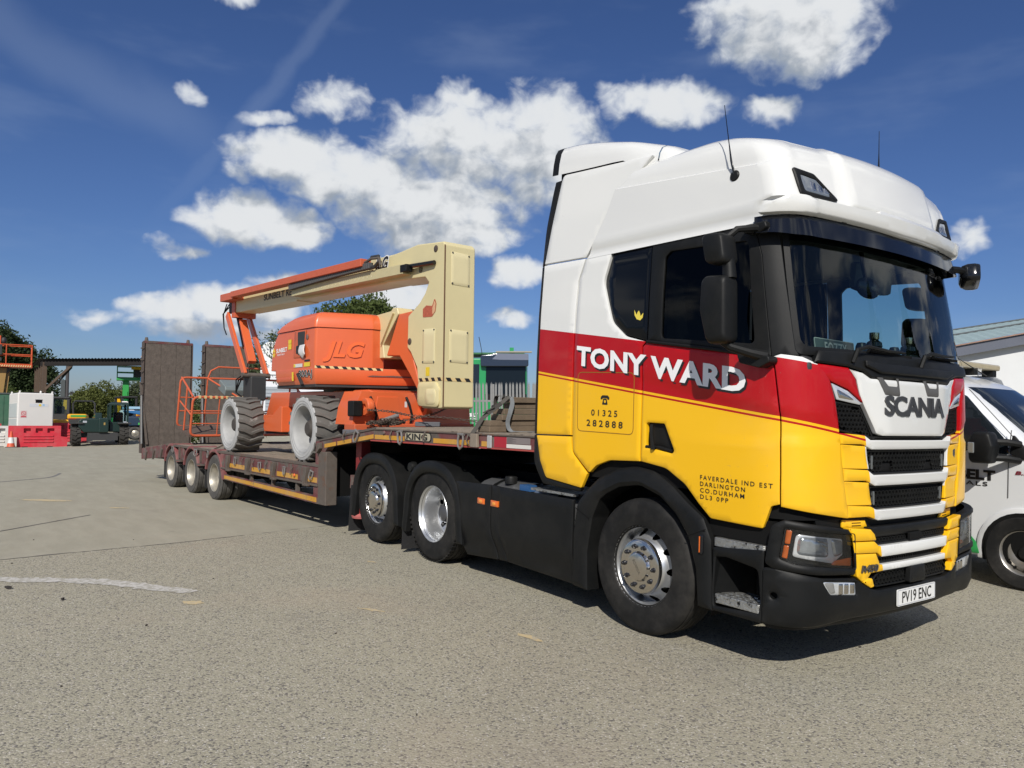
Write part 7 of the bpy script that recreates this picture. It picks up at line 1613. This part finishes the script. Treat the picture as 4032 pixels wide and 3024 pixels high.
# telehandler, seen from behind
th = thing('telehandler', 'dark green telehandler parked nose away right of the red barriers', 'telehandler', BG(-19.75, 37, .05))
DG = pm('shaded_dark_green', (.006,.022,.017), .4, coat=.3, var=.1, vs=3); LUGT = pm('dusty_ag_tyre', (.035,.032,.028), .9, var=.3, vs=6, wear=(.16,.14,.11), wa=.38, ws=3)  # dark green taken darker still, shade of the side facing the yard in the colour
def ag_wheel(parent, m4, r=.52, w=.20):
    wl_ = link('wheel', MB().lathe([(r*.5,-w*.8),(r*.55,-w),(r*.85,-w),(r*.93,-w*.9),(r*.93,w*.9),(r*.85,w),(r*.55,w),(r*.5,w*.8)], 28).mesh('wheel', LUGT), parent, mtx=m4)
    lg = MB()
    for k in range(16):
        for s in (-1, 1):
            lg.m = RY(2*PI*(k+.25*s)/16); lg.bar((r*.95,s*w*.98,0),(r*.96,0,.13*r),r*.12,r*.10,(1,0,0))
    lg.m = None; lg.build('tread_lugs', LUGT, wl_, smooth=0); MB().lathe([(r*.5,-w*.7),(r*.45,-w*.3),(r*.2,-w*.2),(0,-w*.25)], 20).build('rim', DG, wl_)
for x in (-1.0, 1.02):
    for y in (.1, 2.4): ag_wheel(th, T3(x, y, .52) @ RZ(PI/2))
MB().loft([[Vector((x, y, z)) for x, y in ((-.95*k,-.35),(.35,-.35),(.35,2.6),(-.95*k,2.6))] for z, k in ((.62,.75),(.9,1.0),(1.18,.98),(1.30,.8))]).build('bonnet', DG, th, .06)
BX('rear_cover', DG, th, -.10, .34, -.42, .0, .62, 1.32, .05); BX('rear_label', pm('label_ochre', (.30,.20,.05), .6), th, .12, .19, -.426, -.42, .98, 1.10)
cb_ = BX('cab_base', DG, th, .38, 1.12, -.1, 1.5, .65, 1.15, .04)
MB().loft([[Vector((x, y, z)) for x, y in ((.36+k,-.12+k),(1.20-k,-.12+k),(1.20-k,1.5),(.36+k,1.5))] for z, k in ((1.98,0),(2.06,.02),(2.10,.10))]).build('cab_roof', DG, th)
for (x, y) in ((.40,-.10),(1.16,-.10),(.40,1.45),(1.16,1.45)): BX('cab_pillar', DG, th, x-.045, x+.045, y-.045, y+.045, 1.12, 2.0)
BX('rear_glass', glass('machine_glass', (.55,.68,.70), .8), th, .44, 1.12, -.115, -.110, 1.15, 1.98); BX('seat', JD, th, .55, 1.0, .25, .4, 1.1, 1.62, .08)
MB().bar((-.10,-.2,1.42),(-.10,3.2,1.22),.30,.30).build('boom', DG, th, .03); MB().lathe([(.38,.0),(.42,0)], 4, 'y').v
for x in (-1.0, 1.02): BX('mudguard', JD, th, x-.30, x+.30, -.45, .6, 1.02, 1.10, .04)
BX('axle', JD, th, -.9, .9, 0, .3, .38, .62); BX('tow_frame', JD, th, -.55, .75, -.30, -.2, .25, .62); BX('lamp', LENS, th, -.75, -.58, -.37, -.34, 1.08, 1.18, .02); BX('lamp', LENS, th, .98, 1.12, -.12, -.105, 1.08, 1.16, .02)
# mini excavator
def excavator(label, m4, s=1.):
    e = thing('mini_excavator', label, 'excavator', m4, 'excavators behind the barriers')
    YB = pm('digger_yellow', (.70,.36,.012), .4, coat=.3, var=.06, vs=3)
    for x in (-.62, .62):
        q = MB(); q.m = T3(x, 0, 0); q.prism(rpoly([(-1.0,.0),(1.0,.0),(1.12,.24),(1.0,.46),(-1.0,.46),(-1.12,.24)], .12), -.17, .17, 'yz').build('track', LUGT, e)
        for k in range(7): BX('track_pad', LUGT, e, x-.18, x+.18, -1.14+.0*k, -1.10, .04+k*.058, .075+k*.058)
    BX('undercarriage', JD, e, -.5, .5, -.6, .6, .2, .55); 
    MB().loft([[Vector((x, y, z)) for x, y in ((-.80,-1.0),(.80,-1.0),(.92,-.6),(.92,.9),(-.80,.9))] for z in (.52,.75,1.05)]).build('counterweight', YB, e, .08)
    MB().loft([[Vector((x, y, z)) for x, y in ((-.05,-.95),(.88,-.95),(.92,-.6),(.92,.9),(-.05,.9))] for z in (1.06,1.2,1.36)]).build('engine_cover', YB, e, .10)
    BX('grille_band', JD, e, .02, .80, -1.02, -.95, .88, 1.12, .04); BX('green_stripe', pm('stripe_green', (.04,.32,.05), .5), e, .12, .84, -.965, -.948, 1.20, 1.30); BX('red_lamp', pm('tail_red', (.3,.02,.02), .3), e, .06, .40, -1.03, -1.018, 1.07, 1.12)
    for (x, y) in ((-.78,-.75),(-.02,-.75),(-.78,.7),(-.02,.7)): BX('cab_pillar', JD, e, x-.06, x+.06, y-.05, y+.05, 1.05, 2.18)
    BX('cab_roof', JD, e, -.86, .06, -.85, .8, 2.16, 2.28, .05); BX('cab_glass', MATS['machine_glass'], e, -.72, -.08, -.78, -.775, 1.35, 2.15); BX('cab_lower', JD, e, -.82, .02, -.8, .75, 1.05, 1.36); BX('seat', JD, e, -.6, -.2, -.3, -.1, 1.3, 1.8, .08)
    BX('hand_rail', YB, e, -.98, -.86, -.62, -.56, 1.0, 1.9, .03)
    MB().bar((-.3,.9,1.0),(-.3,2.4,2.2),.2,.25).build('dig_boom', YB, e); return e
excavator('yellow mini excavator with black cab between the red barrier and the telehandler', BG(-24.15, 42, -.05))
excavator('second yellow excavator with a green stripe partly behind the telehandler', BG(-22.9, 46.5, .25))
dm = thing('site_dumper', 'green skip dumper with roll bar beside the white tank', 'dumper', BG(-25.5, 44))
MB().loft([[Vector((x, y, z)) for x, y in ((-1.0*k,-.7),(.8*k,-.7),(.8*k,.7),(-1.0*k,.7))] for z, k in ((.75,.7),(1.25,1.0))]).build('skip', pm('skip_green', (.05,.22,.10), .5, var=.1, vs=3), dm, .03)
BX('dumper_body', JD, dm, -.6, 1.0, -.6, .7, .35, .78, .04); MB().tube([(.4,-.5,.7),(.35,-.5,1.9),(.45,-.3,2.05),(1.35,-.3,2.05),(1.45,-.5,1.9),(1.45,-.5,.7)], .05, 8).build('roll_bar', JD, dm); BX('yellow_seat_base', MATS['digger_yellow'], dm, -1.0, -.3, -.66, -.4, .4, .62, .05)
for x in (-.6, .7):
    for y in (-.6, .6): MB().lathe(tyre_prof(.4,.14,.2,3), 20, 'y', (x,y,.4)).build('wheel', RUB, dm)
wd = thing('white_compressor', 'white rounded compressor hood with a black oval grille behind the telehandler', 'compressor', BG(-21.45, 43))
MB().loft([[Vector((x*k, y*k, z)) for x, y in rpoly([(-.42,-.7),(.42,-.7),(.42,.7),(-.42,.7)], .2)] for z, k in ((.35,.95),(.6,1.0),(1.35,1.0),(1.50,.92),(1.56,.75))]).build('hood', TWH, wd, smooth=50)
el_ = MB(); el_.m = T3(.08,-.705,1.32) @ Matrix.Scale(.62, 4, (0,0,1)); el_.lathe([(0,-.004),(.20,-.004),(.21,.01)], 20, 'y').build('oval_grille', JD, wd); BX('tow_chassis', JD, wd, -.4, .4, -.8, .8, .25, .36)
for x in (-.45, .45): MB().lathe(tyre_prof(.28,.09,.15,3), 18, 'y', (0,0,.28)).build('wheel', RUB, wd).matrix_local = T3(x,0,0) @ RZ(PI/2) 
# green lift and blue lift by the ramp
gl_ = thing('green_boom_lift', 'bright green boom lift with raised basket beside the upright ramp', 'boom lift', BG(-24.6, 49.5))
GM = pm('lift_green', (.03,.30,.06), .4, var=.08, vs=3); basket(gl_, T3(-.75,-.3,3.35), 1.9, .8, .85, GM, False)
BX('mast', GM, gl_, -.42, -.06, 0, .3, .6, 3.35, .02); BX('mast_inner', GM, gl_, -.34, -.14, -.06, .0, .8, 2.6); BX('lift_base', GM, gl_, -1.0, 1.0, -.4, 1.6, .3, .9, .06); BX('control_box', JD, gl_, .2, .75, -.45, -.25, 3.5, 4.0, .04); BX('basket_sign', YST, gl_, .05, .8, -.48, -.455, 3.98, 4.18); 
for x in (-.7, .7): MB().lathe(tyre_prof(.35,.12,.18,3), 20, 'y', (x,-.4,.35)).build('wheel', RUB, gl_)
bl = thing('blue_boom_lift', 'blue boom lift with folded arms between the telehandler and the ramp', 'boom lift', BG(-20.3, 42.0))
BL = pm('lift_blue', (.03,.14,.32), .4, var=.1, vs=3); BLP = pm('lift_pale_blue', (.30,.48,.60), .4)
BX('upper_arm', BLP, bl, -.85, 2.2, -.2, .2, 1.62, 1.76, .02); MB().prism([(-.80,1.55),(2.2,1.50),(2.2,1.30),(.2,1.28),(-.80,1.46)], -.3, .3).build('lower_arm', BL, bl, .03); BX('body', pm('lift_navy', (.012,.03,.06), .45), bl, -.55, 2.4, -.7, .9, .70, 1.22, .06)
BX('green_logo', pm('logo_green', (.05,.40,.08), .5), bl, .0, .8, -.715, -.7, 1.02, 1.15, .01); BX('green_logo', MATS['logo_green'], bl, -.05, .35, -.715, -.7, .76, .88, .01); BX('chassis', JD, bl, -.7, 2.4, -.6, .8, .35, .70, .04)
w_ = MB().lathe(tyre_prof(.33,.12,.19,3), 26, 'y', (-.2,-.72,.33)).build('wheel', RUBD, bl); MB().lathe([(.20,-.79),(.19,-.74),(.12,-.76),(.06,-.80),(0,-.80)], 22, 'y', (-.2,-.02,.33)).build('rim', DRIM, w_)
MB().lathe(tyre_prof(.33,.12,.19,3), 26, 'y', (1.9,-.72,.33)).build('wheel', RUBD, bl)
for (a, b) in (((.10,.0,1.75),(.28,.0,3.4)),((.3,.1,1.75),(.45,.1,3.3))): MB().bar(a, b, .12, .14, (0,1,0)).build('jib_arm', BL, bl, .01)
BX('jib_box', BL, bl, .0, .5, -.1, .2, 3.0, 3.4, .03); MB().box(-.9,-.55,-.3,.2,1.75,2.05).build('white_cover', TWH, bl, .08)
# white clad building and small vehicles behind the boom lift
wb = thing('white_clad_building', 'white clad building with grey shutter behind the boom lift', 'building', BG(-9.8, 46))
BX('wall', pm('white_cladding', (.66,.67,.70), .7, var=.06, vs=1), wb, -4.9, 6.5, 0, 8, -.5, 3.6); MB().prism([(-5.0,4.0),(-5.0,3.6),(6.6,3.6),(6.6,4.0)], -.08, 8.1).build('roof_fascia', pm('fascia_white', (.74,.75,.76), .6), wb)
MB().prism([(-5.0,4.0),(-5.0,5.3),(-4.7,5.55),(-2.0,5.8),(-2.0,4.0)], .3, 5).build('roof_box', MATS['fascia_white'], wb)
for k in range(14): BX('shutter_slat', pm('shutter_grey', (.30,.33,.36), .6), wb, -4.7, -2.9, -.06, -.001, .1+k*.2, .28+k*.2, .01)
for x in (-1.0, 2.2, 3.5): BX('wall_post', pm('post_lilac', (.45,.44,.52), .6), wb, x-.08, x+.08, -.10, -.001, 0, 3.6)
MB().bar((0.6,-.1,2.6),(4.6,-.1,3.55),.06,.10).build('wall_brace', pm('brace_grey', (.22,.21,.20), .7), wb)

STUFFN = ('grille_mesh','tread_blocks','wheel_nuts','tread_lugs','hazard_stripes','channel_holes','cable_carrier','hazard_wrap','crown')
for o in bpy.data.objects:
    if o.name.split('.')[0] in STUFFN: o['kind'] = 'stuff'
